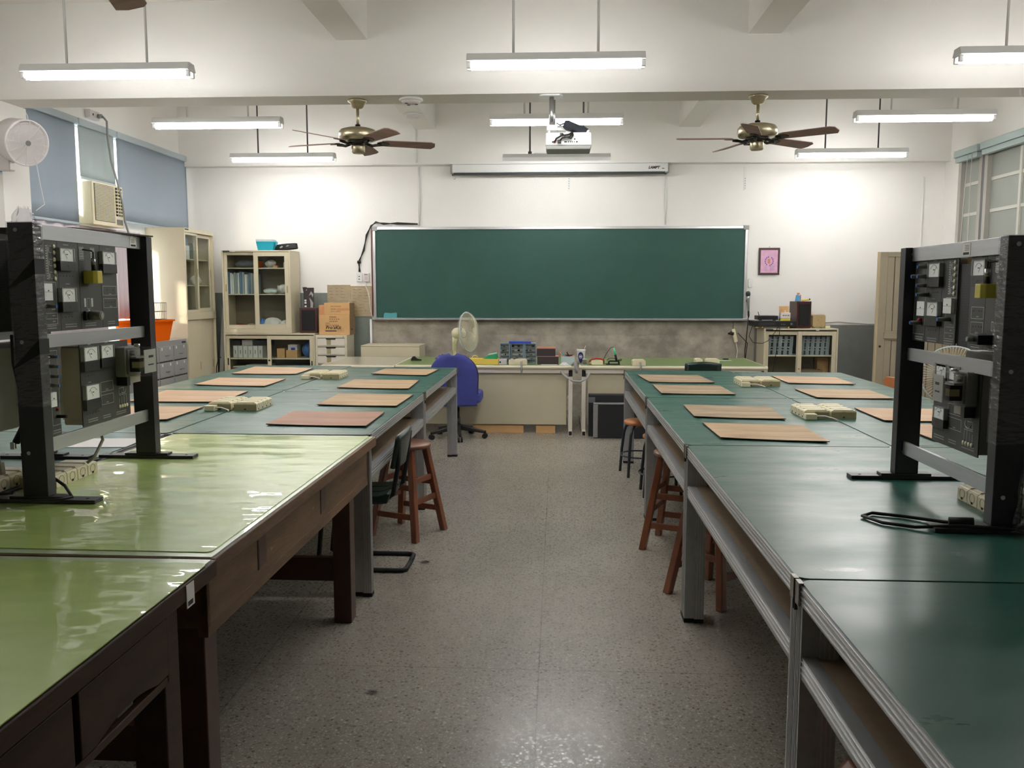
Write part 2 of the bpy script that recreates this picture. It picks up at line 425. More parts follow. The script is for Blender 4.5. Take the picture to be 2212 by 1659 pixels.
def rrect(x0, x1, y0, y1, r, n=4):
    p = []
    for cx, cy, a in ((x1 - r, y1 - r, 0), (x0 + r, y1 - r, 90), (x0 + r, y0 + r, 180), (x1 - r, y0 + r, 270)):
        for i in range(n + 1):
            t = radians(a + 90 * i / n); p.append((cx + r * cos(t), cy + r * sin(t)))
    return p
def circ(cx, cy, r, n=20, a0=0, a1=360):
    return [(cx + r * cos(radians(a0 + (a1 - a0) * i / n)), cy + r * sin(radians(a0 + (a1 - a0) * i / n))) for i in range(n + (a1 - a0 != 360))]

def obj(name, mb, m=None, parent=None, bevel=0, fix=True):
    if m and not mb.mats: mb.mats = [m]
    elif m and len(mb.mats) == 1 and mb.mats[0] is None: mb.mats = [m]
    o = bpy.data.objects.new(name, mb.mesh(name, fix)); COL.objects.link(o)
    if parent: o.parent = parent
    if bevel:
        md = o.modifiers.new('bevel', 'BEVEL'); md.width = bevel; md.segments = 2; md.limit_method = 'ANGLE'; md.angle_limit = radians(40)
    return o
def tag(o, label, cat, group=None, kind=None):
    if label: o['label'] = label
    if cat: o['category'] = cat
    if group: o['group'] = group
    if kind: o['kind'] = kind
    return o
def thing(name, label, cat, loc=(0, 0, 0), rz=0.0, group=None):
    o = bpy.data.objects.new(name, None); o.empty_display_size = .1; COL.objects.link(o)
    o.location = loc; o.rotation_euler = (0, 0, rz); return tag(o, label, cat, group)
def single(name, mb, m, label, cat, loc=(0, 0, 0), rz=0.0, group=None, bevel=0, fix=True):
    o = obj(name, mb, m, None, bevel, fix); o.location = loc; o.rotation_euler = (0, 0, rz); return tag(o, label, cat, group)
def struct(name, mb, m=None, parent=None, bevel=0):
    o = obj(name, mb, m, parent, bevel)
    if not parent: o['kind'] = 'structure'
    return o
def dup(root, loc, rz=None, label=None, group=None):
    r = root.copy(); COL.objects.link(r); r.location = loc
    if rz is not None: r.rotation_euler = (0, 0, rz)
    if label: r['label'] = label
    if group: r['group'] = group
    for ch in list(root.children):
        c = ch.copy(); COL.objects.link(c); c.parent = r
        for g in ch.children:
            d = g.copy(); COL.objects.link(d); d.parent = c
    return r
def B(*a): return MB().box(*a)
def lab(o, t): o['label'] = t; return o

# ------------------------------------------------------------------ camera
cam = bpy.data.cameras.new('camera'); co = bpy.data.objects.new('camera', cam); COL.objects.link(co)
cam.sensor_width = 36; cam.lens = 1853 / 2212 * 36; cam.clip_start = .05
AX = (0.9985925780226723, -0.005991555468136034, -0.05269691054611279)
AY = (0.05303592885673104, 0.10848258175240441, 0.9926825875911376)
AZ = (0.00023101587938728543, 0.9940802938995444, -0.10864766869223805)
Mx = Matrix(((AX[0], AX[1], -AX[2]), (AY[0], AY[1], -AY[2]), (AZ[0], AZ[1], -AZ[2])))
co.matrix_world = Matrix.Translation((0, 0, 1.58)) @ Mx.to_4x4()
SC.camera = co
SC.view_settings.view_transform = 'Standard'; SC.view_settings.look = 'None'; SC.view_settings.gamma = 1
SC.view_settings.exposure = 0.0
# ------------------------------------------------------------------ room shell
XL, XR, YB, YF, ZC = -4.93, 4.86, 11.30, -4.0, 3.95
struct('floor', B(XL - .2, XR + .2, YF - .2, YB + .2, -.1, 0), 'terrazzo')
struct('ceiling', B(XL - .2, XR + .2, YF - .2, YB + .2, ZC, ZC + .12), 'beam_paint')
struct('wall_back', B(XL - .2, XR + .2, YB, YB + .2, 0, ZC), 'white_paint')
struct('wall_front', B(XL - .2, XR + .2, YF - .2, YF, 0, ZC), 'rear_paint')
# left wall with window openings (x from XL-.2 to XL)
w = MB(); w.m('white_paint')
W0, W1 = 7.62, 11.0
w.box(XL - .2, XL, YF, W0, 0, ZC); w.box(XL - .2, XL, W1, YB, 0, ZC)
w.box(XL - .2, XL, W0, W1, 3.3, ZC); w.box(XL - .2, XL, W0, W1, 0, .95)
w.box(XL - .2, XL, 10.13, W1, .95, 2.2); w.box(XL - .2, XL, W0, W1, 2.2, 2.38)
struct('wall_left', w)
# right wall with window openings
w = MB(); w.m('white_paint')
w.box(XR, XR + .2, YF, 6.9, 0, ZC); w.box(XR, XR + .2, 10.86, YB, 0, ZC); w.box(XR, XR + .2, 6.9, 10.86, 3.2, ZC); w.box(XR, XR + .2, 6.9, 10.86, 0, 1.3)
struct('wall_right', w)
# beams and pillars
def beam(n, *b): struct(n, B(*b), 'beam_paint')
beam('trim_1', XL, XR, 7.22, 7.56, 3.178, ZC)            # cross beam the fans hang from
beam('trim_2', XL, XR, 11.16, YB, 3.178, ZC)            # beam over the back wall
for i, (a, b) in enumerate(((-1.83, -1.57), (1.51, 1.77))):
    beam('trim_%d' % (3 + i), a, b, 7.56, 11.16, 3.62, ZC)
    beam('trim_%d' % (5 + i), a, b, 3.42, 7.22, 3.62, ZC)
    beam('trim_%d' % (7 + i), a, b, -.25, 3.08, 3.62, ZC)
beam('trim_9', XL, XR, 3.08, 3.42, 3.178, ZC)
beam('trim_10', XL, XR, -.6, -.25, 3.178, ZC)
beam('trim_11', XL, XL + .2, 7.22, 7.6, 0, 3.178)
beam('trim_12', XR - .2, XR, 7.22, 7.6, 0, 3.178)
beam('trim_13', XL, XL + .2, 3.08, 3.42, 0, 3.178)
beam('trim_14', XR - .2, XR, 3.08, 3.42, 0, 3.178)
# painted dado and bare concrete below the board
struct('trim_15', B(XL, -2.46, YB - .006, YB, 0, 1.545), 'green_wainscot')
struct('trim_16', B(-2.46, 2.55, YB - .008, YB, 0, 1.20), 'concrete')
struct('trim_17', B(2.55, XR, YB - .006, YB, 0, 1.135), 'grey_wainscot')
struct('trim_18', B(XR - .006, XR, 6.9, YB, 0, 1.135), 'grey_wainscot')
struct('trim_19', B(XL, XL + .006, 7.62, YB, 0, .93), 'grey_wainscot')

# left windows: glass behind the blinds
for i, (a, b, z0, z1) in enumerate(((W0, 9.4, 2.38, 3.3), (9.4, W1, 2.38, 3.3), (W0, 8.9, .95, 2.2), (8.9, 10.13, .95, 2.2))):
    f = MB().m('winbar'); t = .035
    X0 = XL - .13; X1 = XL - .08
    f.box(X0, X1, a, b, z0, z0 + t); f.box(X0, X1, a, b, z1 - t, z1); f.box(X0, X1, a, a + t, z0, z1); f.box(X0, X1, b - t, b, z0, z1)
    o = struct('window_%d' % (1 + i), f)
    obj('pane', B(XL - .11, XL - .104, a + t, b - t, z0 + t, z1 - t), 'window_glass', o)
# right windows: two framed frosted windows above head height
def rwin(i, a, b, mull):
    f = MB(); f.m('winframe'); X0, X1 = XR - .03, XR + .06; z0, z1 = 1.3, 3.2
    f.box(X0, X1, a, a + .07, z0, z1); f.box(X0, X1, b - .07, b, z0, z1); f.box(X0, X1, a + .07, b - .07, z1 - .06, z1); f.box(X0, X1, a + .07, b - .07, z0, z0 + .06)
    o = struct('window_%d' % i, f)
    s = MB(); s.m('winbar'); Xa, Xb = XR + .01, XR + .04
    ys = [a + .07] + list(mull) + [b - .07]
    for y in mull: s.box(Xa - .01, Xb, y - .022, y + .022, z0 + .06, z1 - .06)
    for z in (2.83, 2.475, 2.12, 1.76):
        for k in range(len(ys) - 1): s.box(Xa, Xb, ys[k] + .022, ys[k + 1] - .022, z - .018, z + .018)
    obj('window_bar', s, None, o)
    obj('pane', B(XR + .02, XR + .028, a + .07, b - .07, z0 + .06, z1 - .06), 'frosted', o)
rwin(5, 10.28, 10.86, ())
rwin(6, 8.7, 10.22, (9.5,))
rwin(7, 6.95, 8.6, (7.78,))
struct('trim_20', B(XR - .028, XR + .05, 10.225, 10.275, 1.3, 3.2), 'alu_dark')
# raised blinds over the right windows
for k, (a, b, lb) in enumerate(((10.27, 10.85, 'short pale teal raised blind over the right window nearest the blackboard wall'), (8.72, 10.2, 'long pale teal raised blind over the right window with a centre mullion'))):
    t = thing('window_blind', lb, 'blind', (XR - .03, (a + b) / 2, 3.1)); h = (b - a) / 2
    obj('head_rail', B(-.075, 0, -h, h, .06, .14), 'rblind_box', t, .006)
    obj('blind_stack', B(-.06, -.002, -h + .02, h - .02, 0, .055), 'rblind_box', t)
    obj('cord', MB().tube([(-.07, -h + .12, .06), (-.075, -h + .10, -.9), (-.07, -h + .06, -1.5)], .004, 6), 'cable_white', t)
    if k == 0: obj('cord', MB().tube([(-.07, -h + .22, .06), (-.08, -h + .26, -.8), (-.075, -h + .30, -1.5)], .004, 6), 'cable_white', t)

# left roller blinds
def blind(y0, y1, z0, lb, chain=False, m='blind_fabric'):
    t = thing('roller_blind', lb, 'blind', (XL + .07, (y0 + y1) / 2, z0)); h = (y1 - y0) / 2
    c = MB(); c.m(m)
    c.grid(lambda u, v: (.004 * sin(u * 23 + y0) * (1 - v), -h + 2 * h * u, (3.26 - z0) * v), 24, 6)
    f = obj('fabric', c, None, t); sm = f.modifiers.new('s', 'SOLIDIFY'); sm.thickness = .002
    obj('head_rail', B(-.05, .03, -h - .02, h + .02, 3.24 - z0, 3.31 - z0), 'blind_box', t, .008)
    obj('bottom_bar', B(-.008, .01, -h, h, -.02, .004), 'blind_box', t, .003)
    if chain: obj('chain', MB().tube([(.03, -h + .06, 3.2 - z0), (.035, -h + .09, .9), (.04, -h + .22, .3), (.045, -h + .26, .12), (.04, -h + .13, .05)], .004, 6), 'white_plastic', t)
blind(7.68, 8.60, 2.26, 'grey-blue roller blind between the pillar and the air conditioner', True)
blind(8.66, 9.36, 2.73, 'stained pale grey-blue roller blind hanging behind the air conditioner', m='blind_pale')
blind(9.42, 11.2, 2.35, 'widest grey-blue roller blind, above the tall beige cabinet')
# pale curtains on the lower windows; the short one is added to bound the sun patch
for a, b, z0, lb in ((7.66, 9.08, 1.0, 'pale pinkish curtain on the lower left window nearer the pillar'), (9.09, 9.30, 1.88, 'short pale curtain piece added out of view to cap the sun gap of the lower left window'), (9.31, 9.90, 1.26, 'pale pinkish curtain on the lower left window behind the orange basket')):
    c = MB(); c.m('curtain'); c.grid(lambda u, v: (XL + .05 + .018 * sin(u * 34), a + (b - a) * u, z0 + (2.24 - z0) * v), 60, 4)
    o = single('curtain', c, None, lb, 'curtain'); s = o.modifiers.new('s', 'SOLIDIFY'); s.thickness = .002

# air conditioner
t = thing('air_conditioner', 'cream window air conditioner set among the blinds of the left wall', 'air conditioner', (XL + .05, 8.96, 2.25))
obj('body', B(-.05, .13, -.31, .31, 0, .44), 'cream_plastic', t, .012)
g = MB(); g.m('cream_plastic'); g.box(.13, .142, -.31, .31, 0, .44)
obj('front_panel', g, None, t, .006)
l = MB(); l.m('ivory')
for i in range(26): l.box(.142, .152, -.27, .12, .05 + i * .0142, .0585 + i * .0142)
obj('intake_grille', l, None, t)
obj('grille_recess', B(.141, .144, -.275, .125, .045, .42), 'seam', t)
l = MB(); l.m('seam'); l.box(.141, .1435, .15, .285, .12, .42); l.m('ivory')
for i in range(8): l.box(.143, .155, .15, .285, .14 + i * .035, .152 + i * .035)
for y in (.195, .24): l.box(.143, .152, y - .003, y + .003, .12, .42)
obj('outlet_louvre', l, None, t)
obj('control_panel', B(.1415, .146, .16, .28, .03, .085), 'knob_grey', t)
obj('badge', B(.1415, .145, .17, .27, .092, .108), 'sticker', t)
# socket and cord above the AC
t = thing('wall_socket', 'off-white double socket high on the left wall above the blinds', 'socket', (XL, 9.03, 3.41))
obj('housing', B(0, .06, -.1, .09, -.045, .045), 'off_white', t, .006)
obj('plug', MB().cyl((.06, .06, 0), (.10, .06, 0), .022, 12), 'cable_grey', t)
obj('socket_hole', MB().cyl((.058, -.04, 0), (.0615, -.04, 0), .012, 12), 'dark_dot', t)
single('power_cord', MB().tube([(-4.825, 9.09, 3.41), (-4.79, 9.11, 3.36), (-4.78, 9.09, 3.2), (-4.76, 9.10, 2.95), (-4.73, 9.16, 2.72), (-4.715, 9.22, 2.5), (-4.715, 9.25, 2.32), (-4.72, 9.35, 2.16), (-4.74, 9.4, 2.12)], .011, 8), 'cable_grey',
       'grey cord hanging from the high wall socket across the air conditioner', 'cord')

single('sticker', B(0, .03, -.002, 0, 0, .09), 'blue_soft', 'small blue sticker on the left pillar below the wall fan', 'sticker', (-4.765, 7.2199, 2.58))
# wall fan on the left pillar
def Rt(loc, *rots):
    M = Matrix.Translation(loc)
    for ax, a in rots: M = M @ Matrix.Rotation(radians(a), 4, ax)
    return M
t = thing('wall_fan', 'round white box-type wall fan on the left pillar', 'fan', (-4.43, 7.06, 2.80))
M = Rt((0, 0, 0), ('Z', 30), ('X', 68))     # local z axis = blowing direction after rotation
M = M @ Matrix.Rotation(pi, 4, 'X')
M = Matrix.Rotation(radians(66), 4, 'Z') @ Matrix.Rotation(radians(104), 4, 'X')
obj('casing', MB().lathe([(.10, -.17), (.15, -.165), (.175, -.13), (.19, .04), (.19, .055), (.178, .058), (.176, .02)], M, 40), 'off_white', t)
obj('fan_blades', (lambda b: [b.add([(0, 0, -.02), (.03 * cos(a), .03 * sin(a), -.01), (.155 * cos(a - .2), .155 * sin(a - .2), -.02), (.16 * cos(a + .5), .16 * sin(a + .5), .015), (.03 * cos(a + 1), .03 * sin(a + 1), .01)], [(0, 1, 2, 3, 4)], M=M) for a in [k * 2 * pi / 5 for k in range(5)]] and b)(MB().m('off_white')), None, t)
g = MB(); g.m('off_white')
for k in range(12): g.tube([M @ Vector((r * cos(k * pi / 6), r * sin(k * pi / 6), .06)) for r in (.02, .18)], .0028, 5)
for r in [.035 + .0112 * i for i in range(13)]: g.tube([M @ Vector((r * cos(a), r * sin(a), .062)) for a in [2 * pi * i / 36 for i in range(36)]], .0016, 4, closed=True)
obj('grille', g, None, t)
obj('hub_badge', MB().cyl(M @ Vector((0, 0, .06)), M @ Vector((0, 0, .068)), .022, 16), 'knob_grey', t)
obj('back_drum', MB().lathe([(.0, -.175), (.11, -.17), (.115, -.06)], M, 24), 'off_white', t)
obj('arm', MB().tube([M @ Vector((0, 0, -.12)), (-.12, .05, -.02), (-.16, .10, -.12), (-.2, .12, -.14)], .028, 10), 'off_white', t)
obj('mount', B(-.28, -.17, .06, .14, -.22, -.06), 'off_white', t, .01)

# ------------------------------------------------------------------ board and things of the back wall
t = thing('blackboard', 'wide dark green chalkboard with aluminium frame on the back wall', 'blackboard', (0, YB, 1.20))
obj('writing_surface', B(-2.39, 2.39, -.035, -.015, .02, 1.17), 'blackboard', t)
f = MB(); f.m('rib_alu')
f.box(-2.425, 2.425, -.05, -.001, 1.165, 1.20)
f.box(-2.425, -2.39, -.05, -.001, .02, 1.165); f.box(2.39, 2.425, -.05, -.001, .02, 1.165)
obj('frame', f, 'aluminium', t, .003)
obj('chalk_ledge', B(-2.44, 2.44, -.11, -.001, -.008, .018), 'aluminium', t, .004)
for x in (-2.40, 2.40): obj('corner_cap', B(x - .035, x + .035, -.055, -.002, 1.15, 1.206), 'cable_grey', t, .004)
single('eraser', MB().prism([(-.09, 0), (-.082, .055), (-.07, .068), (.0, .062), (.08, .07), (.09, .06), (.088, 0)], -.02, .02, 'y'), 'teal_plastic', 'teal felt eraser lying on the chalk ledge at its left end', 'eraser', (-2.2, YB - .07, 1.218), bevel=.004)
MATS['teal_felt'] = mat('teal_felt', C(90, 160, 168), .9)
bpy.data.objects['eraser'].data.materials[0] = MATS['teal_felt']

t = thing('projection_screen', 'white rolled-up projection screen housing above the chalkboard', 'projection screen', (0, YB - .13, 3.04))
obj('housing', B(-1.36, 1.38, -.05, .05, .03, .135), 'white_plastic', t, .008)
obj('slat', MB().box(-1.34, 1.34, -.045, -.01, -.0, .028).box(-1.36, -1.34, -.04, -.015, -.005, .012).box(1.34, 1.36, -.04, -.015, -.005, .012), 'book_dark', t)
for x in (-1.37, 1.385): obj('end_cap', B(x - .01, x + .01, -.055, .13, .025, .138), 'cable_grey', t)
obj('lettering', MB().m('ink').text('LAMPT', .045, Rt((1.13, -.051, .065), ('X', 90)), shear=.35, bold=.002).box(1.30, 1.33, -.052, -.051, .062, .07), None, t)
obj('pull_ring', MB().tube([(-1.33 + .012 * cos(a), -.03, -.03 + .02 * sin(a)) for a in [i * pi / 6 for i in range(12)]], .003, 5, closed=True), 'silver', t)
for x, z0, z1, lb in ((.135, 2.86, 3.04, 'slotted white metal strip on the wall under the projection screen'), (2.375, 2.85, 3.14, 'slotted white metal strip on the wall right of the projection screen')):
    b = MB(); b.m('white_plastic').box(-.014, .014, -.012, 0, 0, z1 - z0); b.m('ink')
    for k in range(5): b.box(-.003, .003, -.0125, -.012, .02 + k * .03, .032 + k * .03)
    single('wall_bracket', b, None, lb, 'bracket', (x, YB, z0))
# conduits
def conduit(x0, z0, z1, y, lb, r=.011): single('conduit', MB().cyl((0, 0, 0), (0, 0, z1 - z0), r, 8), 'white_plastic', lb, 'conduit', (x0, y, z0))
conduit(-1.81, 2.42, 3.17, YB - .012, 'thin white vertical conduit on the back wall above the chalkboard, left of the screen')
conduit(1.375, 2.42, 3.02, YB - .012, 'thin white vertical conduit from the right end of the screen to the chalkboard')
conduit(-1.82, 3.2, 3.615, 11.148, 'thin white conduit rising over the beam above the back wall')
conduit(-2.47, .45, 1.2, YB - .03, 'pale grey vertical pipe below the left end of the chalkboard', .017)
conduit(4.60, 1.0, 3.0, YB - .012, 'thin white cable duct down the back wall near the right corner', .007)
single('cable_duct', B(-2.4, 2.4, -.02, 0, 0, .02), 'white_plastic', 'long thin white cable duct along the bottom of the back wall beam', 'cable duct', (0, 11.155, 3.18))
# cable bundle at the board
bb = MB(); bb.m('cable_black')
for k in range(3):
    d = .008 * k
    bb.tube([(-1.83, YB - .03, 2.435 + d * .4), (-2.1, YB - .03, 2.44 + d), (-2.28, YB - .035, 2.452 - d), (-2.38, YB - .04, 2.455 + d), (-2.45, YB - .03, 2.42 - d), (-2.5 - d, YB - .02, 2.3), (-2.56 + d, YB - .02, 2.1), (-2.61 - d, YB - .02, 1.95), (-2.62 + d, YB - .02, 1.82)], .007, 6)
for x in (-2.628, -2.604): bb.cyl((x, YB - .02, 1.93), (x, YB - .02, 1.965), .013, 8)
single('cable_bundle', bb, None, 'black cable bundle running round the top left corner of the chalkboard', 'cable')
single('red_cable', MB().tube([(-2.445, YB - .015, 2.42), (-2.447, YB - .015, 2.0), (-2.444, YB - .015, 1.5), (-2.45, YB - .015, 1.24)], .008, 6), 'red_brown', 'dark red cable along the left edge of the chalkboard', 'cable')
t = thing('wall_plate', 'white two-port wall plate left of the chalkboard', 'wall plate', (-2.617, YB, 1.745))
obj('cover', B(-.04, .04, -.022, 0, -.055, .06), 'white_plastic', t, .008)
for z in (.015, -.02): obj('port', B(-.010, .010, -.024, -.0215, z - .005, z + .005), 'ink', t)
t = thing('gas_detector', 'small white device with orange print beside the two-port wall plate', 'device', (-2.52, YB, 1.745))
obj('cover', B(-.036, .036, -.03, 0, -.055, .06), 'off_white', t, .008)
obj('print', MB().m('knob_grey').box(-.026, .018, -.0315, -.030, .034, .044).m('pink_edge').box(-.02, .02, -.0312, -.030, .002, .006).box(-.02, .014, -.0312, -.030, -.012, -.008).box(-.02, .02, -.0312, -.030, -.026, -.022), None, t)
single('white_cable', MB().tube([(-2.53, YB - .015, 1.69), (-2.535, YB - .02, 1.63), (-2.505, YB - .02, 1.57), (-2.485, YB - .02, 1.45), (-2.475, YB - .02, 1.33), (-2.452, YB - .03, 1.23)], .007, 6), 'cable_white', 'thin white cable hanging from the orange-printed device', 'cable')
# posters
for x, w_, z, h, lb, ly in ((-2.895, .31, 1.40, .25, 'brown plastic-covered notice on the wall behind the cardboard boxes', .0), (-2.595, .285, 1.235, .40, 'brown plastic-covered notice touching the left edge of the chalkboard', .003)):
    t = thing('wall_notice', lb, 'notice', (x, YB - .012 - ly, z))
    obj('sheet', B(-w_ / 2, w_ / 2, -.002, .002, 0, h), 'kraft_poster', t)
    obj('film', MB().m('film_wrap').grid(lambda u, v: (-w_ / 2 + w_ * u, -.004 - .004 * sin(u * 9 + v * 4) ** 2, h * v), 12, 12), None, t)
    p = MB(); p.m('poster_ink')
    for k in range(8 if h > .3 else 4):
        for q in range(3):
            if random.random() < .75: p.box(-w_ / 2 + .03 + q * .075, -w_ / 2 + .03 + q * .075 + random.uniform(.03, .06), -.0028, -.002, h - .05 - k * .04, h - .042 - k * .04)
    obj('faded_print', p, None, t)
# right of board
t = thing('picture_frame', 'small dark-framed pink certificate on the back wall right of the chalkboard', 'picture', (2.708, YB - .012, 1.951))
f = MB(); f.m('frame_wood'); a, b, c = .133, .171, .024
f.box(-a, a, -.014, .006, b - c, b); f.box(-a, a, -.014, .006, -b, -b + c); f.box(-a, -a + c, -.014, .006, -b + c, b - c); f.box(a - c, a, -.014, .006, -b + c, b - c)
obj('frame', f, None, t, .003)
obj('certificate', B(-a + c, a - c, -.006, .002, -b + c, b - c), 'pink_paper', t)
p = MB(); p.m('purple_ink')
for k in range(14):
    an = 2 * pi * k / 14
    if k not in (3, 10): p.box(.05 * cos(an) - .007, .05 * cos(an) + .007, -.0075, -.006, .055 * sin(an) - .009, .055 * sin(an) + .009)
for x in (-.045, -.03, .02, .04, .06): p.box(x - .0012, x + .0012, -.0072, -.006, -.13, -.06)
p.m('red_brown').m('pink_edge').box(-.018, .014, -.0072, -.006, -.03, .03)
obj('seal_and_text', p, None, t)
obj('hook', MB().tube([(-.004, 0, b), (0, 0, b + .018), (.008, 0, b + .014)], .002, 5), 'wire', t)
single('remote_holder', MB().prism(rrect(-.027, .027, -.06, .06, .02), -.018, 0, 'y'), 'white_plastic', 'white rounded remote control holder on the wall right of the chalkboard', 'holder', (2.478, YB, 1.672), bevel=.004)
t = thing('microphone', 'silver and black wired microphone hanging beside the chalkboard right edge', 'microphone', (2.452, YB - .06, 1.38))
M = Matrix.Rotation(radians(-3), 4, 'Y')
obj('head', MB().lathe([(0, .19), (.022, .183), (.03, .165), (.03, .145), (.024, .125)], M, 16), 'book_dark', t)
obj('body', MB().lathe([(.024, .125), (.021, .10), (.014, -.06), (.012, -.065)], M, 16), 'silver', t)
obj('plug', MB().lathe([(.0125, -.065), (.013, -.12), (.008, -.15), (0, -.152)], M, 12), 'rubber', t)
obj('clip', B(-.03, .012, .02, .05, .05, .08), 'book_dark', t)
single('microphone_cable', MB().tube([(2.455, YB - .06, 1.23), (2.45, YB - .05, 1.1), (2.445, YB - .03, .95), (2.43, YB - .03, .8), (2.44, YB - .03, .6), (2.43, YB - .04, .3)], .006, 6), 'cable_black', 'thin black cable hanging from the microphone down the wall', 'cable')
t = thing('outlet_strip', 'cream outlet strip with black plug hanging askew below the chalkboard right end', 'power strip', (2.29, YB - .03, 1.0))
M = Matrix.Rotation(radians(-14), 4, 'Y')
obj('body', MB().box(-.022, .022, -.03, .0, -.09, .085, M=M), 'cream_plastic', t, .004)
obj('plug', MB().cyl((-.02, -.05, .02), (-.065, -.05, .03), .022, 12).cyl((-.065, -.05, .03), (-.09, -.045, .02), .012, 8), 'rubber', t)
obj('cord', MB().tube([(.02, -.01, -.09), (.045, -.01, -.2), (.03, -.01, -.32), (.01, -.01, -.45), (.02, -.01, -.6)], .006, 6), 'cable_white', t)
obj('hanger', MB().tube([(-.02, -.01, .085), (-.02, -.005, .17)], .003, 5), 'wire', t)
single('black_cable', MB().tube([(2.33, YB - .04, 1.03), (2.40, YB - .05, .96), (2.46, YB - .04, .90), (2.44, YB - .03, .7), (2.43, YB - .03, .35)], .005, 6), 'cable_black', 'thin black cable from the askew outlet strip to the floor', 'cable')
single('wall_cable', MB().tube([(3.4, YB - .02, 1.16), (3.6, YB - .02, 1.175), (3.8, YB - .015, 1.16), (4.0, YB - .015, 1.145), (4.2, YB - .015, 1.15)], .006, 6), 'cable_grey', 'grey cable lying on top of the right dado', 'cable')

# door leaf standing open into the room
t = thing('door', 'tan panelled wooden door leaf standing open by the right wall', 'door', (3.715, 10.2, 0.02))
d = MB(); d.m('door_paint'); H = 2.0
d.box(0, .085, 0, .045, 0, H); d.box(.085, 1.05, 0, .045, H - .055, H); d.box(.085, 1.05, .0, .045, .98, 1.09); d.box(.085, 1.05, 0, .045, 0, .15); d.box(1.0, 1.05, 0, .045, .15, H - .055)
obj('frame', d, None, t, .003)
d = MB(); d.m('door_paint')
for z0, z1 in ((.15, .98), (1.09, H - .055)):
    for k in range(11):
        x = .085 + k * .0835; d.box(x + .004, x + .0795, .010, .034, z0, z1)
obj('tongued_boards', d, None, t, .003)
obj('board_gap', B(.085, 1.0, .02, .03, .15, H - .055), 'seam', t)
obj('latch_bar', B(.07, .5, -.02, 0, 1.0, 1.075), 'door_paint', t, .005)
obj('edge', B(-.02, 0, 0, .045, 0, H), 'door_edge', t)
obj('keyhole', MB().cyl((.035, -.002, .91), (.035, .001, .91), .014, 14), 'dark_dot', t)
# ------------------------------------------------------------------ lamps
def fixture(x, y, z, lb, rod, rods=True, tw=.24):
    t = thing('fluorescent_lamp', lb, 'ceiling lamp', (x, y, z), 0, 'hanging fluorescent lamps')
    L = 1.26
    obj('housing', MB().m('lamp_housing').prism([(-.07, -.01), (-.045, .045), (.045, .045), (.07, -.01)], -L / 2, L / 2, 'x'), None, t, .004)
    for s in (-1, 1):
        e = MB(); e.m('lamp_housing').box(min(s * (L / 2 - .03), s * L / 2), max(s * (L / 2 - .03), s * L / 2), -.047, .047, -.02, -.008)
        for yy in (-.035, .035): e.box(min(s * (L / 2 - .03), s * L / 2), max(s * (L / 2 - .03), s * L / 2), yy - .012, yy + .012, -.055, -.01)
        obj('tube_socket', e, None, t, .003)
    for yy in (-.035, .035):
        obj('fluorescent_tube', MB().cyl((-L / 2 + .03, yy, -.038), (L / 2 - .03, yy, -.038), .0145, 10), 'tube_light', t)
    if rods:
        for s in (-.3, .3):
            if y < 7.2 or y > 7.56:
                obj('hanging_rod', MB().cyl((s, 0, .045), (s, 0, ZC - z), .009, 8), rod, t)
    return t
for x in (-3.29, -.025, 3.375):
    pos = {-3.29: 'left', -.025: 'middle', 3.375: 'right'}[x]
    fixture(x, 4.38, 3.20, 'hanging twin-tube lamp above the training racks, %s one' % pos, 'rod_white')
    fixture(x, 6.30, 3.20 if x > -1 else 3.17, 'hanging twin-tube lamp on white rods in front of the cross beam, %s one' % pos, 'rod_white')
    fixture(x, 8.35, 3.19, 'hanging twin-tube lamp just behind the cross beam, %s one' % pos, 'rod_white')
    if x != -.025: fixture(x, 10.33, 3.16, 'hanging twin-tube lamp on dark rods nearest the back wall, %s one' % pos, 'rod_dark')
t = thing('board_lamp', 'hooded lamp on dark rods aimed at the chalkboard, seen from behind', 'ceiling lamp', (-.025, 10.25, 3.10))
obj('hood', MB().m('lamp_housing').prism([(-.10, -.03), (-.10, .01), (-.03, .06), (.05, .06), (.05, .052), (-.028, .052), (-.092, .006), (-.092, -.03)], -.625, .625, 'x'), None, t)
obj('hood_top', B(-.26, .26, -.04, .045, .06, .07), 'lamp_housing', t)
obj('fluorescent_tube', MB().cyl((-.6, -.03, .02), (.6, -.03, .02), .0145, 10), 'tube_light', t)
for s in (-.31, .31): obj('hanging_rod', MB().cyl((s, 0, .07), (s, 0, ZC - 3.10), .01, 8).cyl((s, 0, .06), (s, 0, .09), .022, 8), 'rod_dark', t)

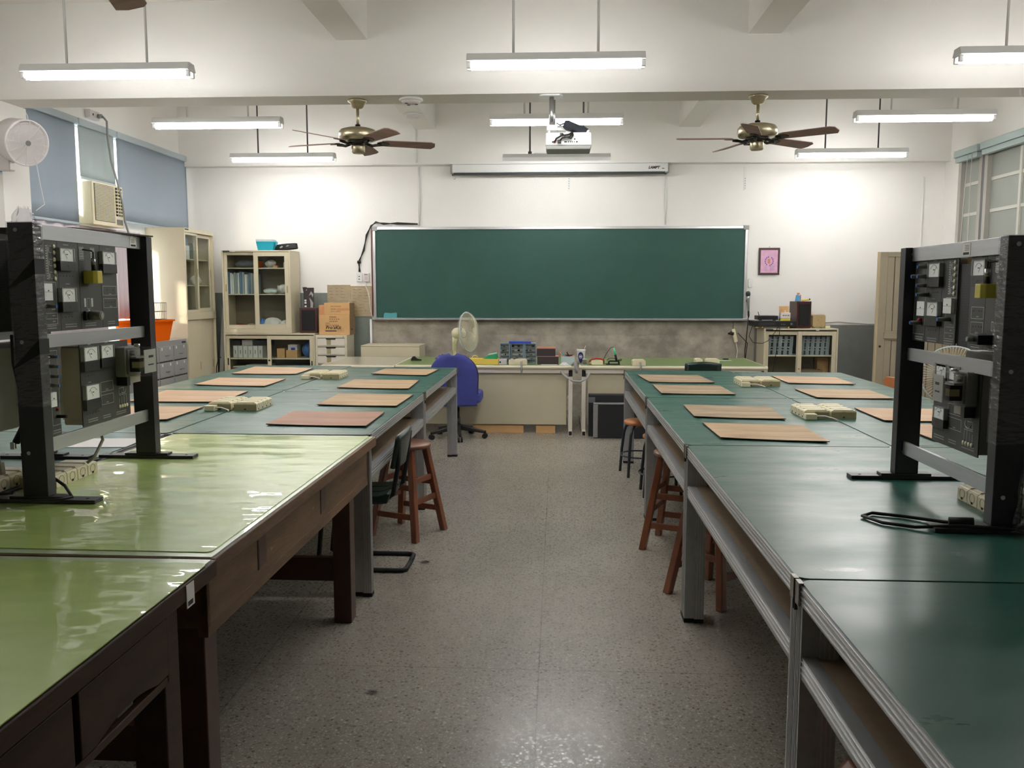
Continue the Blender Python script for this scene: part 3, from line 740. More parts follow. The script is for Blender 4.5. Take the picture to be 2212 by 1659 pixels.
# ------------------------------------------------------------------ ceiling fans
def fan(x, y, z, phase, lb, tilt=(0, 0)):
    t = thing('ceiling_fan', lb, 'ceiling fan', (x, y, z))
    obj('canopy', MB().lathe([(0, 0), (.078, -.004), (.08, -.018), (.062, -.03), (.05, -.06), (.035, -.072), (.0, -.074)], n=28), 'fan_brass', t)
    obj('down_rod', MB().cyl((0, 0, -.07), (0, 0, -.225), .0125, 12), 'fan_brass', t)
    obj('coupling', MB().cyl((0, 0, -.205), (0, 0, -.24), .022, 12), 'fan_dark', t)
    obj('motor_housing', MB().lathe([(0, -.232), (.10, -.236), (.145, -.25), (.16, -.268), (.162, -.315), (.15, -.335), (.07, -.345), (0, -.346)], n=36), 'fan_brass', t)
    obj('flywheel', MB().lathe([(.09, -.344), (.085, -.362), (.05, -.375), (0, -.376)], n=24), 'fan_dark', t)
    obj('switch_cup', MB().lathe([(0, -.374), (.054, -.376), (.057, -.39), (.056, -.432), (.045, -.445), (0, -.446)], n=28), 'fan_brass', t)
    for k in range(5):
        a = phase + k * 2 * pi / 5
        M = Matrix.Rotation(a, 4, 'Z')
        br = MB(); br.m('fan_dark'); br.tube([M @ Vector(p) for p in ((.07, 0, -.36), (.12, 0, -.375), (.15, 0, -.368), (.2, 0, -.362))], .012, 8)
        T = M @ Matrix.Translation((0, 0, -.355)) @ Matrix.Rotation(radians(-13), 4, 'X')
        br.prism([(.16, -.02), (.19, -.045), (.25, -.03), (.27, 0), (.25, .03), (.19, .045), (.16, .02)], -.004, .002, 'z', M=T)
        bo = obj('blade_arm', br, None, t)
        bl = MB(); bl.m('fan_blade')
        bl.prism([(.2, -.05), (.24, -.062), (.62, -.07), (.655, -.05), (.665, .02), (.64, .068), (.24, .058), (.2, .048)], .003, .009, 'z', M=T)
        o = obj('blade', bl, None, t)
    return t
fan(-1.70, 7.38, 3.178, radians(-52), 'brass ceiling fan with brown blades hanging left of the projector')
fan(1.64, 7.38, 3.178, radians(-36), 'brass ceiling fan with brown blades hanging right of the projector')
fan(-1.74, 3.25, 3.178, radians(104), 'ceiling fan nearest the camera, one brown blade tip at the top left')
fan(1.62, 3.14, 3.178, radians(64), 'ceiling fan nearest the camera on the right, a blade tip at the top edge')
t = thing('smoke_detector', 'round white detector on the underside of the cross beam', 'detector', (-1.24, 7.36, 3.178))
obj('base', MB().lathe([(0, 0), (.095, 0), (.1, -.012), (.09, -.02), (0, -.021)], n=28), 'white_plastic', t)
obj('chamber', MB().lathe([(.08, -.02), (.07, -.04), (.03, -.045), (0, -.045)], n=24), 'off_white', t)
for a in (.4, 2.2, 3.9): obj('vent', B(.045 * cos(a) - .012, .045 * cos(a) + .012, .045 * sin(a) - .008, .045 * sin(a) + .008, -.0465, -.042), 'ink', t)
t = thing('smoke_detector', 'round white detector on the ceiling beam behind the left fan', 'detector', (-1.70, 10.2, 3.62))
obj('base', MB().lathe([(0, 0), (.095, 0), (.1, -.012), (.09, -.02), (0, -.021)], n=28), 'white_plastic', t)
obj('chamber', MB().lathe([(.08, -.02), (.07, -.04), (.03, -.045), (0, -.045)], n=24), 'off_white', t)

# ------------------------------------------------------------------ projector
t = thing('projector', 'white projector hanging upside down from the cross beam', 'projector', (.08, 7.30, 3.178))
obj('ceiling_plate', MB().prism(rrect(-.24, -.05, -.06, .06, .03), -.014, 0), 'white_plastic', t, .003)
obj('pole', MB().cyl((-.14, 0, -.01), (-.14, 0, -.28), .02, 14).cyl((-.115, .03, -.03), (-.115, .03, -.28), .006, 6), 'silver', t)
obj('mount_arm', MB().m('white_plastic').box(-.18, -.09, -.05, .05, -.29, -.245).box(-.1, .0, -.02, .02, -.285, -.26).box(-.17, -.15, -.04, .04, -.315, -.29).box(-.02, .0, -.03, .03, -.315, -.255), None, t, .003)
b = MB(); b.m('white_plastic'); b.prism([(-.185, -.32), (.185, -.32), (.187, -.425), (-.187, -.425)], -.13, .13, 'y')
obj('body', b, None, t, .012)
obj('lid', MB().m('cable_grey').prism([(-.187, -.425), (.187, -.425), (.178, -.455), (-.178, -.455)], -.128, .13, 'y'), None, t, .006)
p = MB(); p.m('ink')
for x, w_ in ((-.135, .012), (-.035, .022), (-.005, .008), (.012, .006), (.027, .006), (.043, .005), (.062, .012)): p.box(x, x + w_, -.134, -.1295, -.402, -.392)
p.cyl((.05, -.134, -.375), (.05, -.1295, -.375), .006, 8)
obj('ports', p, None, t)
obj('speaker_grille', MB().m('off_white').cyl((-.11, -.1325, -.355), (-.11, -.129, -.355), .022, 14), None, t)
obj('video_cable', MB().m('cable_black').tube([(-.11, -.15, -.397), (-.10, -.16, -.375), (-.06, -.17, -.355), (0, -.165, -.345), (.03, -.14, -.325), (.03, -.08, -.30)], .007, 6).tube([(-.075, -.15, -.395), (-.05, -.17, -.37), (.01, -.16, -.36), (.03, -.15, -.33), (.035, -.08, -.30)], .007, 6).tube([(-.05, -.145, -.335), (-.03, -.165, -.36), (.02, -.17, -.377), (.035, -.15, -.35), (.035, -.08, -.30)], .006, 6).box(-.09, -.06, -.16, -.13, -.408, -.385).box(-.07, -.045, -.15, -.13, -.345, -.33), None, t)
obj('audio_plug', MB().cyl((-.115, -.15, -.397), (-.115, -.13, -.397), .009, 10), 'red_brown', t)
t = thing('cloth_bundle', 'dark cloth-wrapped bundle tied on top of the hanging projector', 'bundle', (.14, 7.25, 2.90))
obj('roll', MB().lathe([(0, -.11), (.028, -.105), (.04, -.08), (.038, 0), (.042, .06), (.034, .1), (0, .105)], Rt((0, 0, .0), ('Y', 112)), 14), 'cloth_bag', t)
obj('cord', MB().tube([(-.09, 0, .045), (-.13, .0, .03), (-.16, .02, .05)], .006, 6), 'cable_black', t)
obj('strap', MB().cyl((.08, 0, -.045), (.1, 0, -.055), .045, 12), 'white_plastic', t)

# ------------------------------------------------------------------ benches
ALU_W = .045
def alu_table(x0, x1, y0, y1, side, lb, bracket=True, zt=.847):
    """aluminium-frame bench; side=+1 if the aisle is on its +x side"""
    cx, cy = (x0 + x1) / 2, (y0 + y1) / 2; hx, hy = (x1 - x0) / 2 - .003, (y1 - y0) / 2 - .004
    t = thing('workbench', lb, 'workbench', (cx, cy, 0))
    obj('tabletop', B(-hx + .01, hx - .01, -hy + .01, hy - .01, zt - .022, zt - .001), 'particle_board', t)
    mt = MB(); mt.m('green_mat'); r = rrect(-hx + .004, hx - .004, -hy + .002, hy - .002, .03)
    mt.prism(r, zt - .001, zt + .003)
    obj('rubber_mat', mt, None, t)
    ribs = (zt - .045, zt - .031, zt - .017, zt - .006)
    for sx in (-1, 1):
        rl = MB(); rl.m('rail_alu'); xo = sx * hx
        rl.box(min(xo, xo - sx * .03), max(xo, xo - sx * .03), -hy, hy, zt - .05, zt - .0015)
        rl.m('rib_alu')
        for z in ribs: rl.box(min(xo, xo + sx * .0025), max(xo, xo + sx * .0025), -hy, hy, z, z + .004)
        obj('side_rail', rl, None, t)
    for sy in (-1, 1):
        rl = MB(); rl.m('rail_alu'); yo = sy * hy
        rl.box(-hx + .03, hx - .03, min(yo, yo - sy * .03), max(yo, yo - sy * .03), zt - .05, zt - .0015)
        obj('end_rail', rl, None, t)
    # legs: pairs of grooved profiles
    for sx in (-1, 1):
        for sy in (-1, 1):
            l = MB(); l.m('rail_alu')
            xo = sx * hx; xi = xo - sx * .045
            yo = sy * hy; y1_ = yo - sy * .05
            l.box(min(xo, xi), max(xo, xi), min(yo, y1_), max(yo, y1_), .02, zt - .05)
            l.box(min(xi - sx * .045, xi), max(xi - sx * .045, xi), min(yo - sy * .06, yo - sy * .012), max(yo - sy * .06, yo - sy * .012), .02, zt - .05)
            l.m('rib_alu')
            for q in (.010, .022, .034):
                yy = yo - sy * q; l.box(min(xo, xo + sx * .0015), max(xo, xo + sx * .0015), yy - .0015, yy + .0015, .02, zt - .05)
                xx = xo - sx * q; l.box(xx - .0015, xx + .0015, min(yo, yo + sy * .0015), max(yo, yo + sy * .0015), .02, zt - .05)
                xx = xi - sx * q; yq = yo - sy * .06
                l.box(xx - .0015, xx + .0015, -0.0015 + yq, yq + .0015, .02, zt - .05)
            o = obj('leg', l, None, t)
            f = MB(); f.m('rubber'); f.box(min(xo, xi) - .002, max(xo, xi) + .002, min(yo, y1_) - .002, max(yo, y1_) + .002, 0, .02)
            f.box(min(xi - sx * .045, xi), max(xi - sx * .045, xi), min(yo - sy * .06, yo - sy * .012), max(yo - sy * .06, yo - sy * .012), 0, .02)
            obj('foot_cap', f, None, o)
    zs = .655
    for sx in (-1, 1):
        rl = MB(); rl.m('rail_alu'); xo = sx * (hx - .003)
        rl.box(min(xo, xo - sx * .035), max(xo, xo - sx * .035), -hy + .05, hy - .05, zs - .045, zs + .012)
        rl.m('rib_alu')
        for z in (zs - .03, zs - .015, zs): rl.box(min(xo, xo + sx * .0025), max(xo, xo + sx * .0025), -hy + .05, hy - .05, z, z + .003)
        obj('shelf_rail', rl, None, t)
    for sy in (-1, 1):
        yo = sy * (hy - .06)
        obj('shelf_rail', B(-hx + .04, hx - .04, min(yo, yo - sy * .03), max(yo, yo - sy * .03), zs - .045, zs), 'rail_alu', t)
    obj('shelf', B(-hx + .038, hx - .038, -hy + .02, hy - .02, zs, zs + .012), 'particle_board', t)
    obj('shelf_divider', B(-.015, .015, -hy + .06, hy - .06, zs + .012, zt - .05), 'particle_board', t)
    if bracket:
        for sy in (-1, 1):
            yo = sy * hy; xo = side * hx
            bk = MB(); bk.m('bracket'); bk.box(min(xo - side * .006, xo + side * .007), max(xo - side * .006, xo + side * .007), min(yo, yo - sy * .035), max(yo, yo - sy * .035), zt - .054, zt + .005)
            bk.m('seam').box(min(xo, xo + side * .0075), max(xo, xo + side * .0075), min(yo, yo - sy * .004), max(yo, yo - sy * .004), zt - .075, zt + .004)
            obj('corner_clip', bk, None, t)
    return t
XA, XM, XO = -.95, -1.99, -3.03
alu_table(XM, XA, 6.08, 8.08, 1, 'green-topped aluminium bench, left row beside the aisle, farthest from the camera')
alu_table(XM, XA, 4.25, 6.08, 1, 'green-topped aluminium bench, left row beside the aisle, just beyond the wooden desks')
alu_table(XO, XM, 6.16, 8.22, -1, 'green-topped aluminium bench, outer left column, farthest from the camera', False)
alu_table(XO, XM, 4.25, 6.16, -1, 'green-topped aluminium bench, outer left column, second from the back', False)
alu_table(XO, XM - .02, 2.25, 4.25, -1, 'glossy teal-topped bench left of the training rack at the picture left edge', False)
RA, RM, RO = .61, 1.575, 2.53
alu_table(RA, RM, 5.88, 7.86, -1, 'green-topped aluminium bench, right row beside the aisle, farthest from the camera')
alu_table(RA, RM, 4.05, 5.88, -1, 'green-topped aluminium bench, right row beside the aisle, second from the back')
alu_table(RA, RM, 2.15, 4.05, -1, 'green-topped aluminium bench under the right training rack')
alu_table(RA, RM, .2, 2.15, -1, 'green-topped aluminium bench, right row, nearest the camera')
alu_table(RM, RO, 5.86, 7.78, 1, 'green-topped aluminium bench, outer right column, farthest from the camera', False)
alu_table(RM, RO, 4.05, 5.86, 1, 'green-topped aluminium bench, outer right column, second from the back', False)
alu_table(RM, RO, 2.15, 4.05, 1, 'green-topped aluminium bench behind the right training rack', False)

def wood_desk(x0, x1, y0, y1, lb, dark, drawers):
    cx, cy = (x0 + x1) / 2, (y0 + y1) / 2; hx, hy = (x1 - x0) / 2, (y1 - y0) / 2 - .004
    t = thing('wooden_desk', lb, 'desk', (cx, cy, 0))
    wm = 'dark_wood' if dark else 'worn_wood'
    obj('tabletop', B(-hx, hx, -hy, hy, .80, .845), wm, t, .003)
    obj('green_mat', B(-hx + .012, hx - .012, -hy + .008, hy - .008, .845, .8475), 'pale_green', t)
    s = MB(); s.m('green_sheet'); s.prism(rrect(-hx + .03, hx - (.006 if dark else .03), -hy + .045, hy - (.045 if dark else .012), .02), .8475, .850)
    obj('plastic_sheet', s, None, t)
    a = MB(); a.m(wm)
    ax = hx - .02 if drawers else hx - .04
    if drawers:
        a.box(-ax, ax, -hy + .04, -hy + .06, .62, .80); a.box(-ax, ax, hy - .27, hy - .25, .62, .80); a.box(-ax, -ax + .02, -hy + .04, hy - .04, .62, .80)
        a.box(ax - .02, ax, -hy + .04, hy - .265, .785, .80); a.box(ax - .02, ax - .002, -hy + .04, hy - .265, .615, .635)
    else:
        a.box(-ax, ax, -hy + .03, -hy + .05, .63, .80); a.box(-ax, ax, hy - .05, hy - .03, .63, .80)
        for sx in (-1, 1):
            xo = sx * ax; a.box(min(xo, xo - sx * .02), max(xo, xo - sx * .02), -hy + .03, hy - .03, .645, .80)
            a.box(min(xo, xo - sx * .03), max(xo, xo - sx * .03), -hy + .03, hy - .03, .605, .645)
    obj('apron', a, None, t, .002)
    if drawers:
        for (ya, yb) in drawers:
            ya -= cy; yb -= cy
            d = MB(); d.m(wm); n = 12; zb = .64
            poly = [(ya + .004, .783), (yb - .004, .783), (yb - .004, zb)] + [(yb - .06 - (yb - ya - .12) * i / n, zb + .022 * sin(pi * i / n)) for i in range(n + 1)] + [(ya + .004, zb)]
            d.prism(poly, ax - .03, ax + .001, 'x')
            obj('drawer', d, None, t, .002)
        obj('drawer_cavity', B(ax - .05, ax - .025, -hy + .05, hy - .27, .636, .79), 'cab_dark', t)
    else:
        for yy in (2.72, 3.43):
            obj('apron_slot', MB().m('red_wood').box(ax - .0015, ax + .0015, yy - cy - .036, yy - cy + .036, .675, .785).m('seam').box(ax - .001, ax + .002, yy - cy - .042, yy - cy - .030, .67, .79), None, t)
    lw = .085
    for sx in (-1, 1):
        for sy in (-1, 1):
            lx = sx * (hx - .05 - lw / 2) if not dark else sx * (hx - .02 - lw / 2 - .01); ly = sy * (hy - .27 + (.03 if sy > 0 else .03)) if False else sy * (hy - .055 - lw / 2)
            if dark and sy > 0: ly = 2.018 - cy; lx = sx * (hx - .075)
            if not dark: lx = sx * (hx - .055 - lw / 2)
            if not dark and sy > 0: ly = 3.945 - cy
            if not dark and sy < 0: ly = 2.27 + lw / 2 - cy + .02
            obj('leg', B(lx - lw / 2, lx + lw / 2, ly - lw / 2, ly + lw / 2, 0, .80 if (not dark or sy > 0) else .61), 'red_wood' if not dark else wm, t, .004)
    yl = (3.945 - cy) if not dark else 2.018 - cy
    yn = -hy + .1
    for yy in (yl, yn): obj('stretcher', B(-hx + .12, hx - .12, yy - .025, yy + .025, .20, .31), 'red_wood', t, .003)
    obj('stretcher', B(-.05, .02, yn + .025, yl - .025, .20, .30), 'red_wood', t, .003)
    return t
wood_desk(-1.985, -.925, 2.25, 4.245, 'wooden desk with glossy green top carrying the left training rack', False, None).rotation_euler = (0, 0, -.013)
wd = wood_desk(-1.985, -.93, .3, 2.245, 'dark wooden drawer desk with glossy green top, nearest the camera on the left', True, ((.4, .86), (.88, 1.2), (1.22, 1.565), (1.58, 1.975)))
obj('barcode_sticker', MB().m('sticker').box(.527, .5295, .77, .815, .735 + .045, .80 + .04).m('ink').box(.5295, .530, .776, .805, .785, .797), None, wd)

# ------------------------------------------------------------------ hardboard sheets
def sheet(pts, lb, m, sag=.005):
    cx = sum(p[0] for p in pts) / 4; cy = sum(p[1] for p in pts) / 4
    b = MB(); b.m(m); Z = .8515
    def P(u, v, z): # u along near->..., bilinear
        x = (pts[0][0] * (1 - u) + pts[1][0] * u) * (1 - v) + (pts[3][0] * (1 - u) + pts[2][0] * u) * v
        y = (pts[0][1] * (1 - u) + pts[1][1] * u) * (1 - v) + (pts[3][1] * (1 - u) + pts[2][1] * u) * v
        return (x - cx, y - cy, z + sag * (abs(2 * u - 1) ** 2) * (1 - .6 * v) * .6 + sag * .4 * abs(2 * v - 1) ** 2)
    n = 10
    b.grid(lambda u, v: P(u, v, .005), n, n)
    b.grid(lambda u, v: P(v, u, .0), n, n); b.m('board_edge')
    for e in (lambda u, v: P(u, 0, .005 * v), lambda u, v: P(u, 1, .005 * (1 - v)), lambda u, v: P(0, u, .005 * (1 - v)), lambda u, v: P(1, u, .005 * v)): b.grid(e, n, 1, False)
    return single('hardboard_sheet', b, None, lb, 'board', (cx, cy, Z), 0, 'hardboard sheets on the green benches')
SH = [
 ([(-2.83, 7.29), (-2.261, 7.286), (-2.277, 7.87), (-2.87, 7.99)], 'orange-tan hardboard sheet on the outer left bench, farthest from the camera', 'hardboard_orange'),
 ([(-2.79, 6.42), (-2.211, 6.34), (-2.222, 6.88), (-2.807, 6.956)], 'orange-tan hardboard sheet, second from the back on the outer left bench', 'hardboard_orange'),
 ([(-2.80, 5.42), (-2.182, 5.421), (-2.221, 6.016), (-2.834, 6.055)], 'orange-tan hardboard sheet behind the left pair of white strips, third from the back', 'hardboard_orange'),
 ([(-2.78, 4.642), (-2.185, 4.646), (-2.198, 5.189), (-2.80, 5.188)], 'orange-tan hardboard sheet on the outer left bench, mostly hidden by the rack post', 'hardboard_orange'),
 ([(-1.616, 7.35), (-1.117, 7.23), (-1.09, 7.82), (-1.593, 7.84)], 'tan hardboard sheet at the far corner of the left row by the blue chair', 'hardboard'),
 ([(-1.643, 6.286), (-1.094, 6.225), (-1.116, 6.844), (-1.651, 6.86)], 'tan hardboard sheet beside the aisle on the left row, second from the back', 'hardboard'),
 ([(-1.522, 5.325), (-1.007, 5.281), (-1.002, 5.888), (-1.532, 5.893)], 'tan hardboard sheet beside the aisle on the left row, third from the back', 'hardboard'),
 ([(-1.574, 4.519), (-1.02, 4.481), (-1.028, 5.021), (-1.588, 5.03)], 'pinkish brown hardboard sheet beside the aisle, nearest the wooden desk', 'hardboard_pink'),
 ([(.729, 6.81), (1.237, 6.78), (1.206, 7.372), (.689, 7.406)], 'dark-smudged hardboard sheet at the far aisle corner of the right row', 'hardboard_worn'),
 ([(.734, 6.047), (1.245, 6.017), (1.236, 6.562), (.734, 6.614)], 'dark-smudged hardboard sheet on the right row, second from the back by the aisle', 'hardboard_worn'),
 ([(.789, 4.936), (1.289, 4.859), (1.322, 5.389), (.8, 5.447)], 'tan hardboard sheet on the right row, third from the back by the aisle', 'hardboard_worn'),
 ([(.805, 4.22), (1.306, 4.132), (1.319, 4.641), (.799, 4.702)], 'tan hardboard sheet on the right row by the aisle, nearest the camera', 'hardboard'),
 ([(1.807, 6.785), (2.307, 6.731), (2.323, 7.277), (1.817, 7.345)], 'pale tan hardboard sheet on the outer right bench, farthest from the camera', 'hardboard_orange'),
 ([(1.759, 5.862), (2.258, 5.836), (2.27, 6.348), (1.747, 6.383)], 'pale tan hardboard sheet on the outer right bench, second from the back', 'hardboard'),
 ([(1.822, 4.835), (2.33, 4.823), (2.34, 5.333), (1.835, 5.359)], 'pale tan hardboard sheet on the outer right bench, crossed by the rack far post', 'hardboard_orange'),
 ([(1.83, 4.22), (2.33, 4.18), (2.35, 4.70), (1.83, 4.72)], 'pale tan hardboard sheet on the outer right bench, seen under the rack', 'hardboard_orange'),
]
for p_, l_, m_ in SH: sheet(p_, l_, m_)

# ------------------------------------------------------------------ outlet blocks
def outlet_row(lb, n=4, end=0, loc=(0, 0), rz=0, cord=False):
    """row of n cream outlet blocks, blocks face local +-x, row along local y; end=-1/+1 adds the small end box"""
    t = thing('outlet_strip', lb, 'power strip', (loc[0], loc[1], .8505), rz, 'cream outlet strips on the benches')
    w, d, h = .142, .072, .046; L = n * d
    for k in range(n):
        y0 = -L / 2 + k * d
        blk = MB(); blk.m('cream_plastic')
        blk.prism([(-w / 2, 0), (w / 2, 0), (w / 2, h * .86), (w / 2 - .006, h), (-w / 2 + .006, h), (-w / 2, h * .86)], y0 + .002, y0 + d - .002, 'y')
        blk.prism([(-w / 2 + .012, h), (w / 2 - .012, h), (w / 2 - .018, h + .005), (-w / 2 + .018, h + .005)], y0 + .010, y0 + d - .010, 'y')
        blk.m('cream_line').box(-w / 2 + .002, w / 2 - .002, y0, y0 + .002, 0, h * .8)
        blk.m('cream_line')
        for s in (-1, 1):
            blk.tube([(s * w / 2, y0 + d / 2 + .017 * cos(a), .024 + .017 * sin(a)) for a in [i * pi / 8 for i in range(16)]], .0012, 4, closed=True)
            blk.m('dark_dot').box(min(s * w / 2, s * (w / 2 + .0015)), max(s * w / 2, s * (w / 2 + .0015)), y0 + d / 2 - .005, y0 + d / 2 + .005, .004, .012); blk.m('cream_line')
        if k == 0 or k == n - 1:
            yy = y0 if k == 0 else y0 + d; sg = -1 if k == 0 else 1
            blk.tube([(.017 * cos(a), yy, .024 + .017 * sin(a)) for a in [i * pi / 8 for i in range(16)]], .0012, 4, closed=True)
            blk.m('dark_dot').box(-.006, .006, min(yy, yy + sg * .0015), max(yy, yy + sg * .0015), .005, .012)
        obj('outlet_block', blk, None, t)
    if end:
        e = MB(); e.m('cream_plastic'); y0 = L / 2 if end > 0 else -L / 2 - .055; ex = -.045 if end < 0 else .0
        e.box(ex - .032, ex + .032, y0, y0 + .055, 0, .034); o = obj('end_box', e, None, t, .004)
    if cord: obj('cord', MB().tube([(-.01, -L / 2 - .03, .02), (.03, -L / 2 - .05, .022), (.075, -L / 2 - .06, .01), (.09, -L / 2 - .09, .005)], .005, 6), 'cable_white', t)
    return t
outlet_row('cream outlet row left of the bench seam, left row, nearer the camera', end=-1, loc=(-2.06, 5.24), cord=True)
outlet_row('cream outlet row right of the bench seam, left row, nearer the camera', end=1, loc=(-1.897, 5.225))
outlet_row('cream outlet row left of the bench seam, left row, farther from the camera', end=-1, loc=(-2.03, 7.12), cord=True)
outlet_row('cream outlet row right of the bench seam, left row, farther from the camera', loc=(-1.866, 7.10))
outlet_row('cream outlet row left of the bench seam, right row, nearer the camera', end=-1, loc=(1.482, 5.08), cord=True)
outlet_row('cream outlet row right of the bench seam, right row, nearer the camera', loc=(1.635, 5.085))
outlet_row('cream outlet row left of the bench seam, right row, farther from the camera', end=-1, loc=(1.475, 6.74), cord=True)
outlet_row('cream outlet row right of the bench seam, right row, farther from the camera', loc=(1.63, 6.75))
outlet_row('cream outlet row behind the near post of the left training rack', n=4, end=1, loc=(-1.92, 3.165))
outlet_row('cream outlet row at the left picture edge with a plug standing on it', n=3, end=0, loc=(-2.09, 3.05))
outlet_row('cream outlet row beside the near post of the right training rack', n=4, end=0, loc=(1.484, 2.905))
outlet_row('cream outlet row at the right picture edge behind the black cable', n=4, end=0, loc=(1.66, 2.86))
# ------------------------------------------------------------------ training racks
def rack(xc, ya, yb, zt, s, lb, film=True, far_face=False):
    t = thing('training_rack', lb, 'rack', (xc, (ya + yb) / 2, .851))
    h = (yb - ya) / 2; H = zt - .851
    for k, yy in enumerate((-h, h)):
        p = MB(); p.m('black_steel'); p.box(-.042, .042, yy, yy + .045, .022, H)
        p.box(-.044, -.040, yy - .002, yy + .047, .022, H); p.box(.040, .044, yy - .002, yy + .047, .022, H)
        o = obj('post', p, None, t, .002)
        b = MB(); b.m('black_steel'); b.box(-.21, .21, yy - .008, yy + .05, 0, .013); b.box(-.095, .095, yy - .002, yy + .047, .013, .022)
        b.m('dark_dot')
        for x in (-.17, .17): b.cyl((x, yy + .02, .013), (x, yy + .02, .0145), .006, 10)
        obj('foot_plate', b, None, t, .0015)
        bo = MB(); bo.m('silver')
        for z in (H - .025, H - .40, H - .78): bo.cyl((-.015, yy - .0045, z), (-.015, yy, z), .007, 12)
        obj('bolt', bo, None, o)
        if film and k == 0:
            f = MB(); f.m('film_wrap'); f.box(-.0465, .0465, yy - .0055, yy + .05, H - .62, H + .002)
            obj('plastic_film', f, None, o)
            if s > 0:
                for zz in (H - .17, H - .44): st = MB(); st.m('rubber'); st.hexa([(-.047, yy - .007, zz - .05), (.047, yy - .007, zz), (.047, yy + .05, zz), (-.047, yy + .05, zz - .05)], [(-.047, yy - .007, zz - .045), (.047, yy - .007, zz + .05), (.047, yy + .05, zz + .05), (-.047, yy + .05, zz - .045)]); obj('tape_band', st, None, o)
    for z0, z1 in ((H - .052, H), (H - .425, H - .378), (H - .79, H - .74)):
        obj('cross_rail', B(s * .012 - .006, s * .012 + .006, -h + .046, h + .02, z0, z1), 'rail_alu', t, .001)
    return t
rack(-1.79, 2.805, 3.60, 1.805, 1, 'black training rack of meters on the wooden desk, facing the aisle')
rack(1.355, 2.605, 3.35, 1.74, -1, 'black training rack of meters on the right bench, facing the aisle')
rack(-2.235, 2.83, 3.56, 1.805, -1, 'rear black rack behind the left training rack, facing away', False)
rack(1.83, 2.62, 3.35, 1.74, 1, 'rear black rack behind the right training rack, facing away', False)
for rk, zz, yy, s in ((bpy.data.objects['training_rack'], .927, .33, 1), (bpy.data.objects['training_rack.001'], .862, -.06, -1)):
    st = MB(); st.m('sticker').box(min(s * .018, s * .019), max(s * .018, s * .019), yy - .028, yy + .028, zz - .02, zz + .02)
    st.m('ink').box(min(s * .019, s * .0195), max(s * .019, s * .0195), yy - .02, yy + .02, zz - .017, zz - .009)
    st.m('knob_grey')
    for k in range(4): st.box(min(s * .019, s * .0193), max(s * .019, s * .0193), yy - .02, yy + .01, zz - .003 + k * .005, zz - .001 + k * .005)
    obj('asset_sticker', st, None, rk)

